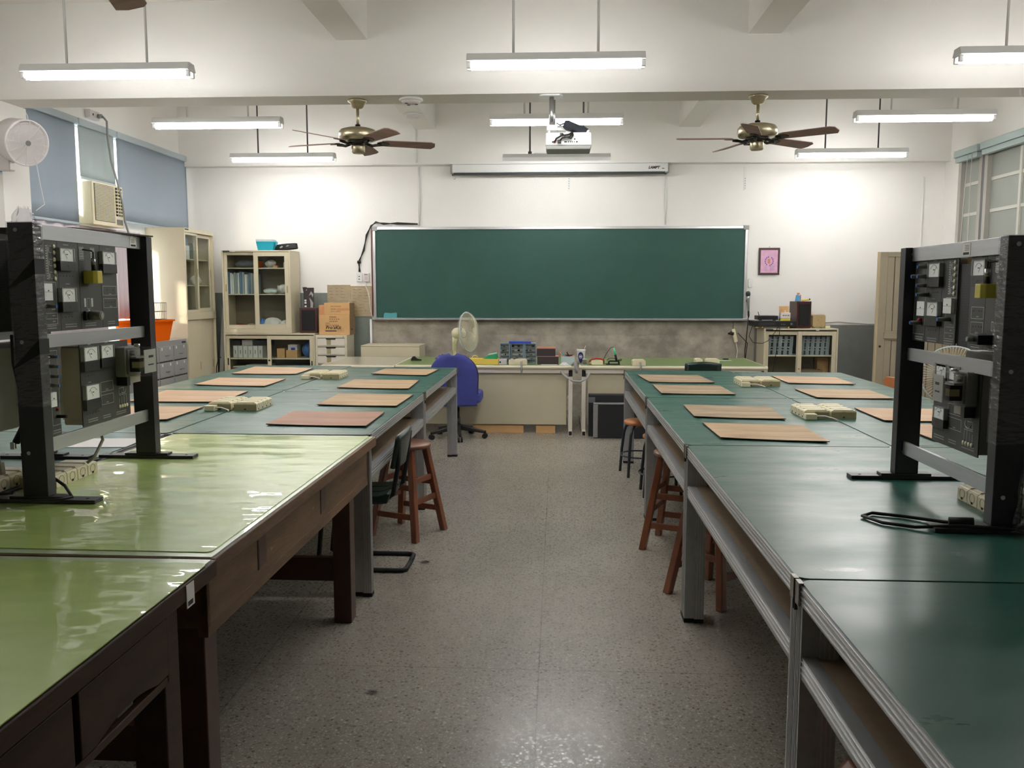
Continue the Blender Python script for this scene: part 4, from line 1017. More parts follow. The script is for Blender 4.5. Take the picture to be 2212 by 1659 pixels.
class Panel:
    """one instrument module held in a rack; u = world y, z = world z, s = facing sign, xp = panel plane"""
    def __init__(p, xp, s, y0, y1, z0, z1, lb, case='case_beige', depth=.07, name='meter_module'):
        p.xp, p.s = xp, s; p.oy = (y0 + y1) / 2; p.oz = z0; p.y0, p.y1, p.z0, p.z1 = y0, y1, z0, z1
        p.t = thing(name, lb, 'meter module', (xp, p.oy, z0)); p.lines = MB(); p.dots = MB(); p.lines.m('panel_line')
        q = MB(); q.m('panel_grey'); p.bx(q, y0 + .001, y1 - .001, z0, z1, -.004, .0); obj('front_panel', q, None, p.t)
        if depth:
            q = MB(); q.m(case)
            pr = rrect(y0 + .004 - p.oy, y1 - .004 - p.oy, .006, z1 - z0 - .006, .012)
            a, b = sorted((-s * .004, -s * (.004 + depth))); q.prism(pr, a, b, 'x'); obj('case', q, None, p.t)
    def bx(p, mb, ya, yb, za, zb, d0, d1):
        a, b = sorted((p.s * d0, p.s * d1)); mb.box(a, b, min(ya, yb) - p.oy, max(ya, yb) - p.oy, min(za, zb) - p.oz, max(za, zb) - p.oz); return mb
    def V(p, y, z, d): return (p.s * d, y - p.oy, z - p.oz)
    def rect(p, ya, yb, za, zb, w=.0012):
        for a in ((ya, yb, za, za + w), (ya, yb, zb - w, zb), (ya, ya + w, za, zb), (yb - w, yb, za, zb)): p.bx(p.lines, *a, 0, .0005)
    def line(p, ya, yb, za, zb): p.bx(p.lines, ya, yb, za, zb, 0, .0005)
    def words(p, yc, z, n=2, w=.05, h=.004):
        p.lines.m('panel_text')
        for k in range(n):
            x = yc - w / 2; 
            while x < yc + w / 2 - .004:
                l = random.uniform(.0025, .005); p.bx(p.lines, x, x + l * .75, z - k * .0085, z - k * .0085 + h, 0, .0004); x += l
        p.lines.m('panel_line')
    def holes(p, ys, z):
        for y in ys: p.dots.m('dark_dot').cyl(p.V(y, z, 0), p.V(y, z, .001), .0022, 8)
    def meter(p, ya, yb, zt, zb, lab_='', small=False):
        """square panel meter: white dial above a dark base"""
        D = .016; k_ = (abs(p.xp) - D) / abs(p.xp); ya = ya * k_ + .012; yb = yb * k_ + .012; zm = zt - (zt - zb) * (.58 if not small else .55)
        b = MB(); b.m('meter_base' if not small else 'meter_cover'); p.bx(b, ya, yb, zb, zm, 0, D); b.m('meter_base').cyl(p.V((ya + yb) / 2, (zb + zm) / 2, D), p.V((ya + yb) / 2, (zb + zm) / 2, D + .001), .003, 8)
        o = obj('meter_base', b, None, p.t, .0015)
        d = MB(); d.m('meter_face'); p.bx(d, ya + .006, yb - .008, zm, zt - .003, 0, D - .003); d.m('ink')
        yc = (ya + yb) / 2; R = (yb - ya) * .32; zc = zm + .010
        pts = [p.V(yc + R * cos(a), zc + R * sin(a), D - .0027) for a in [radians(35 + 110 * i / 12) for i in range(13)]]
        d.tube(pts, .0006, 4); a = radians(128); d.tube([p.V(yc, zc, D - .0027), p.V(yc + R * 1.05 * cos(a), zc + R * 1.05 * sin(a), D - .0027)], .0005, 4)
        p.bx(d, yc - .006, yc + .006, zc + R * .42, zc + R * .42 + .003, D - .003, D - .0025)
        obj('dial', d, None, p.t)
        c = MB(); c.m('meter_cover'); p.bx(c, ya, ya + .006, zm, zt, .001, D); p.bx(c, yb - .008, yb, zm, zt, .001, D); p.bx(c, ya, yb, zt - .003, zt, .001, D); obj('cover', c, None, p.t)
    def mini(p, ya, yb, zt, zb):
        k_ = (abs(p.xp) - .016) / abs(p.xp); ya *= k_; yb *= k_
        b = MB(); b.m('meter_face'); zm = (zt + zb) / 2
        p.bx(b, ya, yb, zb, zt, 0, .012); b.m('knob_grey'); p.bx(b, ya, yb, zm - .001, zm, .012, .0125); b.m('ink'); p.bx(b, (ya + yb) / 2 - .003, (ya + yb) / 2 + .003, zm + .002, zm + .006, .012, .0128)
        obj('small_meter', b, None, p.t, .0015)
    def knob(p, y, z, L=.04, r=.0075):
        y *= (abs(p.xp) - L * .5) / abs(p.xp)
        k = MB(); k.m('knob_grey').cyl(p.V(y, z, 0), p.V(y, z, L), r, 12); o = obj('knob', k, None, p.t)
        lab(obj('knob_cap', MB().cyl(p.V(y, z, L), p.V(y, z, L + .003), r * .85, 12), 'knob_blue', o), 'blue knob cap')
    def terminals(p, y, zs, side):
        for z in zs: 
            obj('terminal', MB().lathe([(0, 0), (.0075, 0), (.0075, .003), (0, .0035)], Matrix.Translation(p.V(y, z, 0)) @ Matrix.Rotation(p.s * pi / 2, 4, 'Y'), 14), 'terminal', p.t)
            p.line(y, y + side * .028, z - .0006, z + .0006)
        for k in range(0, len(zs) - 1, 2):
            zz = (zs[k] + zs[k + 1]) / 2
            for q in range(4): p.line(y + side * .026, y + side * .031, zz + .004 - q * .004, zz + .006 - q * .004)
        p.line(y + side * .034, y + side * .0355, min(zs) - .004, max(zs) + .004); p.line(y + side * .038, y + side * .0395, min(zs) - .004, max(zs) + .004)
        for k in range(14):
            z = min(zs) + (max(zs) - min(zs)) * k / 13; p.line(y + side * .042, y + side * .047, z - .002, z + .002)
    def done(p):
        if p.lines.f: obj('printed_lines', p.lines, None, p.t, fix=False)
        if p.dots.f: obj('socket_holes', p.dots, None, p.t, fix=False)

KL, KR = 1.0143, 1.015
def L2(y): return y * KL
def ZL(z): return 1.58 + (z - 1.58) * KL
def R2(y): return y * KR
def ZR(z): return 1.58 + (z - 1.58) * KR
XPL, XPR = -1.775, 1.35
ZU0, ZU1, ZB0, ZB1 = ZL(1.437), ZL(1.751), ZL(1.075), ZL(1.380)
def yellow_lamp(p, ya, yb, za, zb, d, ztop):
    """ya, yb, za, zb are true positions"""
    c = MB(); c.m('yellow_tape'); s = p.s; y0, y1 = ya - p.oy, yb - p.oy; h0, h1 = za - p.oz, zb - p.oz; yc = (y0 + y1) / 2; r = min(.012, (y1 - y0) / 3)
    poly = [(s * .003, y0), (s * (d - r), y0), (s * d, y0 + r), (s * d, y1 - r), (s * (d - r), y1), (s * .003, y1)]
    c.prism(poly, h0, h1, 'z'); obj('yellow_wrapped_holder', c, None, p.t, .002)
    obj('holder_rim', MB().m('clear_plastic').prism([(x * .95, yc + (y - yc) * .9) for x, y in poly], h1, h1 + .006, 'z'), None, p.t)
    xl = s * d * .55
    obj('tube_holder', MB().m('rubber').cyl((xl, yc, h1), (xl, yc, h1 + .022), .008, 12).m('silver').cyl((xl, yc, h1 + .022), (xl, yc, h1 + .046), .0085, 14), None, p.t)
    obj('lead', MB().tube([(xl, yc, h1 + .045), (xl, yc + .002, h1 + .07), (xl * .8, yc - .004, ztop - p.oz), (xl * .4, yc - .04, ztop - p.oz + .003)], .003, 6), 'rubber', p.t)

# left rack, upper row
p = Panel(XPL, 1, L2(2.845), L2(2.945), ZU0, ZU1, 'left rack upper module with round terminals and a small meter beside the near post')
p.terminals(L2(2.922), [ZL(z) for z in (1.731, 1.709, 1.686, 1.664, 1.642, 1.620)], -1)
p.mini(L2(2.862), L2(2.912), ZL(1.603), ZL(1.545)); p.knob(L2(2.89), ZL(1.525), .035)
p.rect(L2(2.85), L2(2.925), ZL(1.462), ZL(1.608)); p.line(L2(2.85), L2(2.925), ZL(1.50), ZL(1.501)); p.line(L2(2.85), L2(2.925), ZL(1.481), ZL(1.482))
p.words(L2(2.905), ZL(1.512), 1, .025); p.words(L2(2.905), ZL(1.49), 1, .02); p.words(L2(2.905), ZL(1.47), 1, .02); p.words(L2(2.89), ZL(1.455), 2, .06); p.done()
p = Panel(XPL, 1, L2(2.945), L2(3.075), ZU0, ZU1, 'left rack upper module with two stacked square meters, lamp socket module to its right')
p.meter(L2(2.95), L2(3.045), ZL(1.728), ZL(1.648)); p.meter(L2(2.95), L2(3.045), ZL(1.588), ZL(1.503))
p.words(L2(3.0), ZL(1.738), 1, .035); p.words(L2(3.0), ZL(1.60), 1, .03); p.words(L2(3.01), ZL(1.456), 2, .08)
p.holes([L2(2.955 + .02 * k) for k in range(5)], ZL(1.63)); p.holes([L2(2.955 + .02 * k) for k in range(4)], ZL(1.485)); p.done()
p = Panel(XPL, 1, L2(3.075), L2(3.225), ZU0, ZU1, 'left rack upper module with yellow-taped lamp holder and a grey round drum')
for yy in (3.085, 3.16):
    for k in range(7): p.line(L2(yy), L2(yy + .025), ZL(1.695 + k * .006), ZL(1.698 + k * .006))
    p.rect(L2(yy - .002), L2(yy + .027), ZL(1.69), ZL(1.738), .0015)
p.rect(L2(3.12), L2(3.14), ZL(1.51), ZL(1.55)); p.line(L2(3.10), L2(3.112), ZL(1.518), ZL(1.55)); p.line(L2(3.148), L2(3.16), ZL(1.518), ZL(1.55)); p.line(L2(3.125), L2(3.136), ZL(1.497), ZL(1.507))
p.words(L2(3.14), ZL(1.455), 2, .08); p.holes([L2(3.09)], ZL(1.47))
yellow_lamp(p, 3.142, 3.20, 1.605, 1.652, .052, ZL(1.725))
q = MB(); q.m('black_plastic'); p.bx(q, L2(3.09), L2(3.18), ZL(1.468), ZL(1.503), 0, .012); obj('socket_plate', q, None, p.t, .002)
obj('round_drum', MB().m('knob_grey').cyl(p.V(L2(3.12), ZL(1.486), .012), p.V(L2(3.12), ZL(1.486), .055), .017, 20).m('cable_grey').cyl(p.V(L2(3.12), ZL(1.486), .055), p.V(L2(3.12), ZL(1.486), .057), .011, 16), None, p.t)
obj('red_mark', MB().m('red_brown').tube([p.V(L2(3.085) + .008 * cos(a), ZL(1.49) + .006 * sin(a), .001) for a in [radians(200 - 220 * i / 8) for i in range(9)]], .001, 4), None, p.t)
q = MB(); q.m('red_brown'); p.bx(q, L2(3.09), L2(3.13), ZL(1.594), ZL(1.598), 0, .001); obj('red_print', q, None, p.t)
p.done()
p = Panel(XPL, 1, L2(3.225), L2(3.345), ZU0, ZU1, 'left rack upper module with one meter over two printed boxes, nearest the far post')
p.meter(L2(3.235), L2(3.34), ZL(1.728), ZL(1.645)); p.words(L2(3.285), ZL(1.738), 1, .03)
p.rect(L2(3.235), L2(3.335), ZL(1.56), ZL(1.596)); p.rect(L2(3.235), L2(3.335), ZL(1.512), ZL(1.548)); p.words(L2(3.29), ZL(1.563), 1, .02); p.words(L2(3.29), ZL(1.515), 1, .02)
p.holes([L2(y) for y in (3.265, 3.31)], ZL(1.58)); p.holes([L2(y) for y in (3.255, 3.275, 3.295, 3.315)], ZL(1.533)); p.words(L2(3.29), ZL(1.456), 2, .06); p.done()
# left rack, lower row
p = Panel(XPL, 1, L2(2.845), L2(2.912), ZB0, ZB1, 'left rack lower narrow module with a column of blue-capped knobs by the near post', 'cream_plastic', .11)
for z in (1.352, 1.318, 1.284, 1.252): p.knob(L2(2.885), ZL(z), .03, .0065)
p.mini(L2(2.865), L2(2.9), ZL(1.228), ZL(1.178)); p.rect(L2(2.86), L2(2.908), ZL(1.11), ZL(1.372)); p.words(L2(2.885), ZL(1.09), 2, .05)
obj('red_lamp', MB().lathe([(.006, 0), (.006, .004), (0, .008)], Matrix.Translation(p.V(L2(2.89), ZL(1.165), 0)) @ Matrix.Rotation(pi / 2, 4, 'Y'), 12), 'red_plastic', p.t)
q = MB(); q.m('rubber').cyl(p.V(L2(2.888), ZL(1.14), 0), p.V(L2(2.888), ZL(1.14), .035), .006, 10); obj('probe', q, None, p.t); p.done()
p = Panel(XPL, 1, L2(3.05), L2(3.405), ZB0, ZB1, 'left rack lower wide module with three meters and a clear-covered energy meter')
p.meter(L2(3.07), L2(3.175), ZL(1.371), ZL(1.28)); p.meter(L2(3.19), L2(3.29), ZL(1.371), ZL(1.285)); p.meter(L2(3.07), L2(3.175), ZL(1.23), ZL(1.135))
p.words(L2(3.12), ZL(1.376), 1, .025); p.words(L2(3.24), ZL(1.376), 1, .025); p.words(L2(3.11), ZL(1.235), 1, .025)
p.rect(L2(3.185), L2(3.275), ZL(1.19), ZL(1.228)); p.rect(L2(3.185), L2(3.275), ZL(1.14), ZL(1.178)); p.words(L2(3.23), ZL(1.195), 1, .02); p.words(L2(3.23), ZL(1.145), 1, .02)
p.holes([L2(3.08 + .02 * k) for k in range(4)], ZL(1.262)); p.holes([L2(3.08 + .02 * k) for k in range(5)], ZL(1.12))
p.words(L2(3.12), ZL(1.095), 2, .07); p.words(L2(3.22), ZL(1.095), 2, .06); p.words(L2(3.33), ZL(1.095), 2, .08)
def energy(p, ya, yb, za, zb, term, tdir, db, dt):
    W_ = yb - ya; H_ = zb - za
    q = MB(); q.m('case_grey'); pr = rrect(ya - p.oy, yb - p.oy, za - p.oz, zb - p.oz, .012); a, b = sorted((0, p.s * db)); q.prism(pr, a, b, 'x'); o = obj('energy_meter', q, None, p.t, .003)
    q = MB(); q.m('black_plastic'); p.bx(q, ya + W_ * .2, yb - W_ * .2, za + .02, za + H_ * .62, db, dt - .03); q.m('silver'); p.bx(q, ya + W_ * .15, yb - W_ * .15, za + H_ * .62, za + H_ * .68, db, dt - .04).cyl(p.V(ya + W_ * .3, za + H_ * .8, db), p.V(ya + W_ * .3, za + H_ * .8, dt - .05), .012, 12); q.m('case_grey'); p.bx(q, ya + W_ * .1, yb - W_ * .1, za + .012, zb - .012, db, db + .006)
    q.m('cream_line'); p.bx(q, ya + W_ * .18, ya + W_ * .5, za + H_ * .3, za + H_ * .5, dt - .06, dt - .028)
    obj('meter_works', q, None, o)
    q = MB(); q.m('clear_plastic'); q.prism(rrect(ya + .003 - p.oy, yb - .003 - p.oy, za + .003 - p.oz, zb - .002 - p.oz, .012), *sorted((p.s * db, p.s * dt)), 'x'); obj('clear_cover', q, None, o)
    q = MB(); q.m('card_haze'); p.bx(q, ya + W_ * .12, yb - W_ * .12, za + .015, zb - .012, dt - .006, dt - .003); q.m('ink'); p.bx(q, ya + W_ * .4, yb - W_ * .3, zb - .045, zb - .036, dt - .003, dt - .0025); p.bx(q, ya + W_ * .35, yb - W_ * .3, za + .045, za + .05, dt - .003, dt - .0025); obj('name_card', q, None, o)
    q = MB(); q.m('black_plastic'); p.bx(q, ya + .01, ya + .035, za - .035, za, .0, db); q.m('case_beige'); p.bx(q, ya + .035, yb - .01, za - .028, za, .0, db); obj('terminal_block', q, None, o)
    obj('sealing_screw', MB().m('silver').cyl(p.V((ya + yb) / 2, zb, db + .02), p.V((ya + yb) / 2, zb + .01, db + .02), .012, 12), None, o)
    yy, zz = term
    for k in range(4):
        y = yy + tdir * k * .019
        obj('terminal', MB().lathe([(0, 0), (.0075, 0), (.0075, .003), (0, .0035)], Matrix.Translation(p.V(y, zz, 0)) @ Matrix.Rotation(p.s * pi / 2, 4, 'Y'), 14), 'terminal', p.t)
        p.line(y - .0006, y + .0006, zz + .01, zz + .035 + .004 * k)
    p.line(yy - .002, yy + tdir * .057, zz + .045, zz + .0462); p.rect(yy + min(0, tdir * .04), yy + max(0, tdir * .04), zz + .05, zz + .075, .0015)
    pts = [p.V(yy + tdir * .035 + .018 * cos(a), zz + .065 + .014 * sin(a), .001) for a in [radians(200 + 200 * i / 10) for i in range(11)]]; p.lines.tube(pts, .0014, 4)
energy(p, 3.345, 3.475, 1.231, 1.352, (L2(3.318), ZL(1.117)), 1, .042, .118)
p.done()
# right rack, upper row
ZU0, ZU1, ZB0, ZB1 = ZR(1.395), ZR(1.695), ZR(1.052), ZR(1.346)
p = Panel(XPR, -1, R2(3.19), R2(3.30), ZU0, ZU1, 'right rack upper module with blue-capped knobs, small meter and red button', depth=.06)
for y, z in ((3.225, 1.664), (3.225, 1.630), (3.228, 1.597), (3.224, 1.564)): p.knob(R2(y), ZR(z), .04)
p.knob(R2(3.27), ZR(1.630), .045); p.knob(R2(3.27), ZR(1.462), .04)
p.mini(R2(3.215), R2(3.28), ZR(1.54), ZR(1.488)); p.rect(R2(3.195), R2(3.29), ZR(1.42), ZR(1.68))
obj('red_button', MB().lathe([(.008, 0), (.008, .008), (.004, .014), (0, .015)], Matrix.Translation(p.V(R2(3.225), ZR(1.471), 0)) @ Matrix.Rotation(-pi / 2, 4, 'Y'), 14), 'red_plastic', p.t)
p.words(R2(3.24), ZR(1.408), 2, .07); p.done()
p = Panel(XPR, -1, R2(3.07), R2(3.19), ZU0, ZU1, 'right rack upper module with two stacked square meters')
p.meter(R2(3.085), R2(3.185), ZR(1.675), ZR(1.592)); p.meter(R2(3.085), R2(3.185), ZR(1.54), ZR(1.455))
p.words(R2(3.135), ZR(1.682), 1, .03); p.words(R2(3.135), ZR(1.548), 1, .03); p.holes([R2(3.10 + .018 * k) for k in range(5)], ZR(1.573)); p.holes([R2(3.10 + .02 * k) for k in range(4)], ZR(1.44)); p.words(R2(3.13), ZR(1.408), 2, .08); p.done()
p = Panel(XPR, -1, R2(2.95), R2(3.07), ZU0, ZU1, 'right rack upper module with six round terminals beside the perforated plate')
p.terminals(R2(2.972), [ZR(z) for z in (1.674, 1.652, 1.631, 1.610, 1.589, 1.569)], 1)
p.mini(R2(3.0), R2(3.062), ZR(1.553), ZR(1.502)); p.knob(R2(3.04), ZR(1.482), .04)
p.rect(R2(2.96), R2(3.03), ZR(1.415), ZR(1.556)); p.line(R2(2.96), R2(3.03), ZR(1.455), ZR(1.456)); p.line(R2(2.96), R2(3.03), ZR(1.435), ZR(1.436))
p.words(R2(2.985), ZR(1.463), 1, .02); p.words(R2(2.985), ZR(1.443), 1, .02); p.words(R2(2.985), ZR(1.424), 1, .02); p.words(R2(3.0), ZR(1.406), 2, .07); p.done()
t = thing('vented_case', 'black perforated metal case showing in the gap of the right rack upper row', 'case', (1.357, R2(2.905), ZR(1.395)))
obj('perforated_plate', B(0, .02, -.044, .044, 0, .275), 'perforated', t)
obj('backing_board', B(.02, .03, -.044, .044, -.005, .31), 'hardboard', t)
p = Panel(XPR, -1, R2(2.758), R2(2.862), ZU0, ZU1, 'right rack upper module with one meter over two printed boxes')
p.meter(R2(2.765), R2(2.852), ZR(1.675), ZR(1.592)); p.words(R2(2.81), ZR(1.683), 1, .03)
p.rect(R2(2.765), R2(2.845), ZR(1.49), ZR(1.528)); p.rect(R2(2.765), R2(2.845), ZR(1.44), ZR(1.48)); p.words(R2(2.805), ZR(1.495), 1, .02); p.words(R2(2.805), ZR(1.445), 1, .02)
p.holes([R2(y) for y in (2.78, 2.795, 2.83)], ZR(1.515)); p.holes([R2(2.775 + .018 * k) for k in range(4)], ZR(1.465)); p.words(R2(2.81), ZR(1.406), 2, .06); p.done()
p = Panel(XPR, -1, R2(2.655), R2(2.758), ZU0, ZU1, 'right rack upper module with yellow-taped lamp holder, nearest the near post')
for k in range(8): p.line(R2(2.685), R2(2.705), ZR(1.64 + k * .005), ZR(1.6425 + k * .005))
p.rect(R2(2.683), R2(2.707), ZR(1.635), ZR(1.682), .0015); p.line(R2(2.675), R2(2.676), ZR(1.575), ZR(1.625))
p.rect(R2(2.70), R2(2.712), ZR(1.455), ZR(1.485), .003); p.line(R2(2.69), R2(2.70), ZR(1.44), ZR(1.45)); p.words(R2(2.7), ZR(1.405), 2, .06)
yellow_lamp(p, 2.70, 2.758, 1.556, 1.600, .06, ZR(1.665))
q = MB(); q.m('black_plastic'); p.bx(q, R2(2.69), R2(2.745), ZR(1.414), ZR(1.444), 0, .05); q.m('cable_grey').cyl(p.V(R2(2.72), ZR(1.43), .05), p.V(R2(2.72), ZR(1.43), .07), .008, 12); obj('slide_switch', q, None, p.t, .002)
obj('round_drum', MB().m('knob_grey').cyl(p.V(R2(2.75), ZR(1.43), .0), p.V(R2(2.75), ZR(1.43), .03), .018, 18), None, p.t); p.done()
# right rack, lower row
p = Panel(XPR, -1, R2(2.75), R2(3.085), ZB0, ZB1, 'right rack lower wide module with clear-covered energy meter', depth=.05, case='case_grey')
p.meter(R2(2.99), R2(3.08), ZR(1.33), ZR(1.25)); p.meter(R2(2.89), R2(2.98), ZR(1.33), ZR(1.25)); p.meter(R2(2.99), R2(3.08), ZR(1.18), ZR(1.11))
p.rect(R2(2.87), R2(2.97), ZR(1.165), ZR(1.20)); p.rect(R2(2.87), R2(2.97), ZR(1.115), ZR(1.155)); p.words(R2(2.92), ZR(1.12), 1, .02); p.words(R2(2.92), ZR(1.17), 1, .02)
p.words(R2(3.04), ZR(1.34), 1, .03); p.words(R2(2.93), ZR(1.34), 1, .03); p.words(R2(3.03), ZR(1.075), 2, .08); p.words(R2(2.93), ZR(1.075), 2, .06); p.words(R2(2.82), ZR(1.075), 2, .09)
p.holes([R2(3.0 + .018 * k) for k in range(5)], ZR(1.098))
energy(p, 2.812, 2.905, 1.204, 1.318, (R2(2.79), ZR(1.085)), 1, .035, .110)
p.done()
# rear rack cases
t = thing('vented_case', 'black perforated metal case at the left picture edge behind the rack post', 'case', (-2.10, 3.22, 1.43))
obj('perforated_shell', B(-.11, .11, -.32, .3, 0, .33), 'perforated', t, .003)
t = thing('instrument_case', 'grey rounded instrument case below the perforated one, left picture edge', 'case', (-2.10, 3.22, 1.075))
obj('shell', MB().prism(rrect(-.32, .30, 0, .30, .02), -.11, .11, 'x'), 'case_grey', t, .004)
t = thing('instrument_case', 'grey-brown instrument case behind the right rack lower gap', 'case', (1.62, 2.98, 1.06))
obj('shell', MB().prism(rrect(-.30, .30, 0, .30, .02), -.10, .10, 'x'), 'case_grey', t, .004)
t = thing('instrument_case', 'grey-brown instrument case behind the right rack upper row', 'case', (1.62, 2.98, 1.39))
obj('shell', MB().prism(rrect(-.30, .30, 0, .30, .02), -.10, .10, 'x'), 'case_grey', t, .004)
b = MB(); b.m('dark_wood'); Mr = Matrix.Rotation(radians(-7), 4, 'Z')
b.prism([(-.62, -.24), (.03, -.24), (.09, .27), (-.60, .27)], 0, .006)
single('top_board', b, None, 'thin brown board lying across the tops of the left racks', 'board', (-1.83, 3.38, 1.8065))
# plastic bag scraps
def crumple(w, d, h, seed, top=1.0):
    rnd = random.Random(seed); ph = [rnd.uniform(0, 6) for _ in range(8)]
    def f(u, v):
        a = 2 * pi * u; r = (1 - .55 * v * top) * (1 + .18 * sin(5 * a + ph[0] + 3 * v) + .12 * sin(9 * a + ph[1] - 5 * v))
        return (w * r * cos(a), d * r * sin(a), h * v + .1 * h * sin(7 * a + ph[2]) * v)
    return MB().m('film_wrap').grid(f, 28, 8)
single('plastic_bag', crumple(.038, .03, .05, 3), None, 'crumpled clear plastic scrap on top of the left rack near post', 'plastic bag', (-1.79, 2.83, 1.806), fix=False)
o = single('plastic_bag', crumple(.05, .03, .22, 5, .9), None, 'torn clear plastic hanging at the foot of the right rack near post', 'plastic bag', (1.415, 2.575, .862), fix=False)

# cables on the benches
single('power_cord', MB().tube([(-1.86, 2.88, 1.0), (-1.83, 2.90, .95), (-1.72, 2.86, .90), (-1.66, 2.80, .875), (-1.70, 2.76, .872), (-1.80, 2.74, .872), (-1.9, 2.73, .872), (-2.02, 2.72, .872)], .0055, 8), 'cable_black',
       'black cord looping over the foot plate of the left rack near post', 'cord')
single('power_cord', MB().tube([(-2.1, 2.74, .858), (-1.98, 2.82, .858), (-1.915, 2.87, .858), (-1.93, 2.90, .858), (-2.02, 2.88, .86), (-2.1, 2.85, .86)], .006, 8), 'cable_black', 'short black cord loop at the left picture edge on the green desk', 'cord')
single('power_cord', MB().tube([(-1.95, 2.97, 1.42), (-1.93, 2.94, 1.32), (-1.90, 2.92, 1.22), (-1.885, 2.92, 1.14), (-1.88, 2.92, 1.10)], .006, 8), 'cable_black', 'black cord dangling below the perforated case at the left edge', 'cord')
t = thing('plug', 'black two-pin plug hanging at the left rack near post', 'plug', (-1.90, 2.90, 1.045))
obj('body', MB().cyl((.02, 0, .05), (-.012, 0, .0), .016, 10, .013), 'rubber', t)
obj('pins', MB().box(-.03, -.015, -.008, -.004, -.025, 0).box(-.03, -.015, .004, .008, -.025, 0), 'silver', t)
t = thing('plug', 'beige plug standing in the outlet row at the left picture edge', 'plug', (-2.05, 3.0, .905))
obj('body', MB().prism([(-.018, 0), (.018, 0), (.014, .045), (-.014, .045)], -.014, .014, 'y'), 'case_beige', t, .004)
obj('cord', MB().tube([(0, 0, .045), (0, 0, .07), (-.02, 0, .085), (-.045, 0, .07), (-.05, 0, .03), (-.05, -.02, -.01)], .007, 8), 'case_beige', t)
single('power_cord', MB().tube([(-1.83, 3.30, 1.04), (-1.80, 3.27, .99), (-1.81, 3.22, .93), (-1.83, 3.2, .91)], .006, 8), 'case_beige', 'beige cord dropping behind the left rack near post', 'cord')
single('power_cord', MB().tube([(1.42, 2.63, .88), (1.36, 2.57, .872), (1.30, 2.585, .872), (1.22, 2.60, .872), (1.10, 2.63, .858), (1.02, 2.68, .857), (.985, 2.76, .857), (1.03, 2.80, .857), (1.12, 2.76, .857), (1.21, 2.69, .86), (1.26, 2.64, .868)], .0055, 8), 'cable_black',
       'black cord looped on the right bench in front of the rack', 'cord')
t = thing('plug', 'black plug lying on the foot plate of the right rack', 'plug', (1.235, 2.625, .878))
obj('body', MB().cyl((-.035, .01, .0), (.03, -.01, .0), .012, 10, .016), 'rubber', t)
single('power_cord', MB().tube([(1.47, 2.62, 1.35), (1.475, 2.60, 1.15), (1.49, 2.60, 1.0), (1.475, 2.6, .93), (1.46, 2.6, .9)], .007, 8), 'cable_black', 'black cord running down behind the right rack near post', 'cord')
single('power_cord', MB().tube([(1.52, 2.55, 1.1), (1.50, 2.58, 1.0), (1.46, 2.585, .955), (1.42, 2.57, .885), (1.5, 2.48, .858), (1.58, 2.40, .857)], .006, 8), 'cable_black', 'black cord crossing the near foot of the right rack at the picture edge', 'cord')
# papers and a dish on the left teal bench
single('paper_sheet', B(-.2, .2, -.12, .12, 0, .002), 'white_paper', 'white paper sheet on the teal bench behind the left rack', 'paper', (-2.22, 3.95, .8505), radians(4))
# ------------------------------------------------------------------ fans
def cage_fan(lb, name, base, zc, axis, R=.225, floor_=False, z0=.762, off=(0, 0)):
    """pedestal fan: axis = unit vector the fan blows along"""
    x, y = base; t = thing(name, lb, 'fan', (x, y, z0))
    ax = Vector(axis).normalized(); q = Vector((0, 0, 1)).rotation_difference(ax).to_matrix().to_4x4()
    hz = zc - z0
    M = Matrix.Translation((off[0], off[1], hz)) @ q
    obj('base', MB().lathe([(0, 0), (.15, 0), (.15, .012), (.05, .03), (.03, .05), (0, .05)] if floor_ else [(0, 0), (.12, 0), (.12, .012), (.04, .03), (0, .04)], n=28), 'ivory', t)
    obj('pole', MB().cyl((0, 0, .02), (0, 0, hz - .14), .013 if floor_ else .018, 14).cyl((0, 0, hz - .22), (0, 0, hz - .06), .026, 14), 'ivory', t)
    bk = M @ Vector((0, 0, -.13))
    obj('neck', MB().cyl((0, 0, hz - .14), (bk.x * .8, bk.y * .8, hz - .04), .028, 12, .022), 'ivory', t)
    obj('motor', MB().lathe([(0, -.2), (.04, -.2), (.062, -.17), (.07, -.09), (.05, -.055), (0, -.05)], M, 22), 'ivory', t)
    g = MB(); g.m('ivory')
    for k in range(64):
        a = 2 * pi * k / 64; c, s_ = cos(a), sin(a)
        g.tube([M @ Vector((r * c, r * s_, z)) for r, z in ((.05, -.065), (R * .6, -.06), (R * .93, -.035), (R, 0))], .0015, 4)
        g.tube([M @ Vector((r * c, r * s_, z)) for r, z in ((.04, .075), (R * .6, .065), (R * .93, .035), (R, 0))], .0015, 4)
    obj('wire_cage', g, None, t)
    rg = MB(); rg.m('blind_box'); rg.tube([M @ Vector((R * cos(a), R * sin(a), 0)) for a in [2 * pi * i / 40 for i in range(40)]], .008, 6, closed=True); obj('rim', rg, 'mint', t)
    obj('front_badge', MB().cyl(M @ Vector((0, 0, .07)), M @ Vector((0, 0, .08)), .042, 18), 'ivory', t)
    for k in range(3):
        a = 2 * pi * k / 3; b = MB(); b.m('blade_clear')
        b.add([M @ Vector((r * cos(a + d), r * sin(a + d), z)) for r, d, z in ((.03, 0, -.02), (R * .6, -.5, -.03), (R * .88, -.2, -.025), (R * .88, .5, .02), (R * .5, .7, .025), (.03, .6, .01))], [(0, 1, 2, 3, 4, 5)])
        obj('fan_blade', b, None, t)
    return t
cage_fan('cream table fan with pale blue rim on the teacher desk, turned to the right', 'desk_fan', (-1.20, 9.95), 1.10, (.93, -.33, .12), .228, off=(.17, -.06))
cage_fan('white standing fan with pale blue rim seen through the right training rack', 'standing_fan', (3.36, 7.45), .855, (-.5, -.86, .05), .25, True, 0)

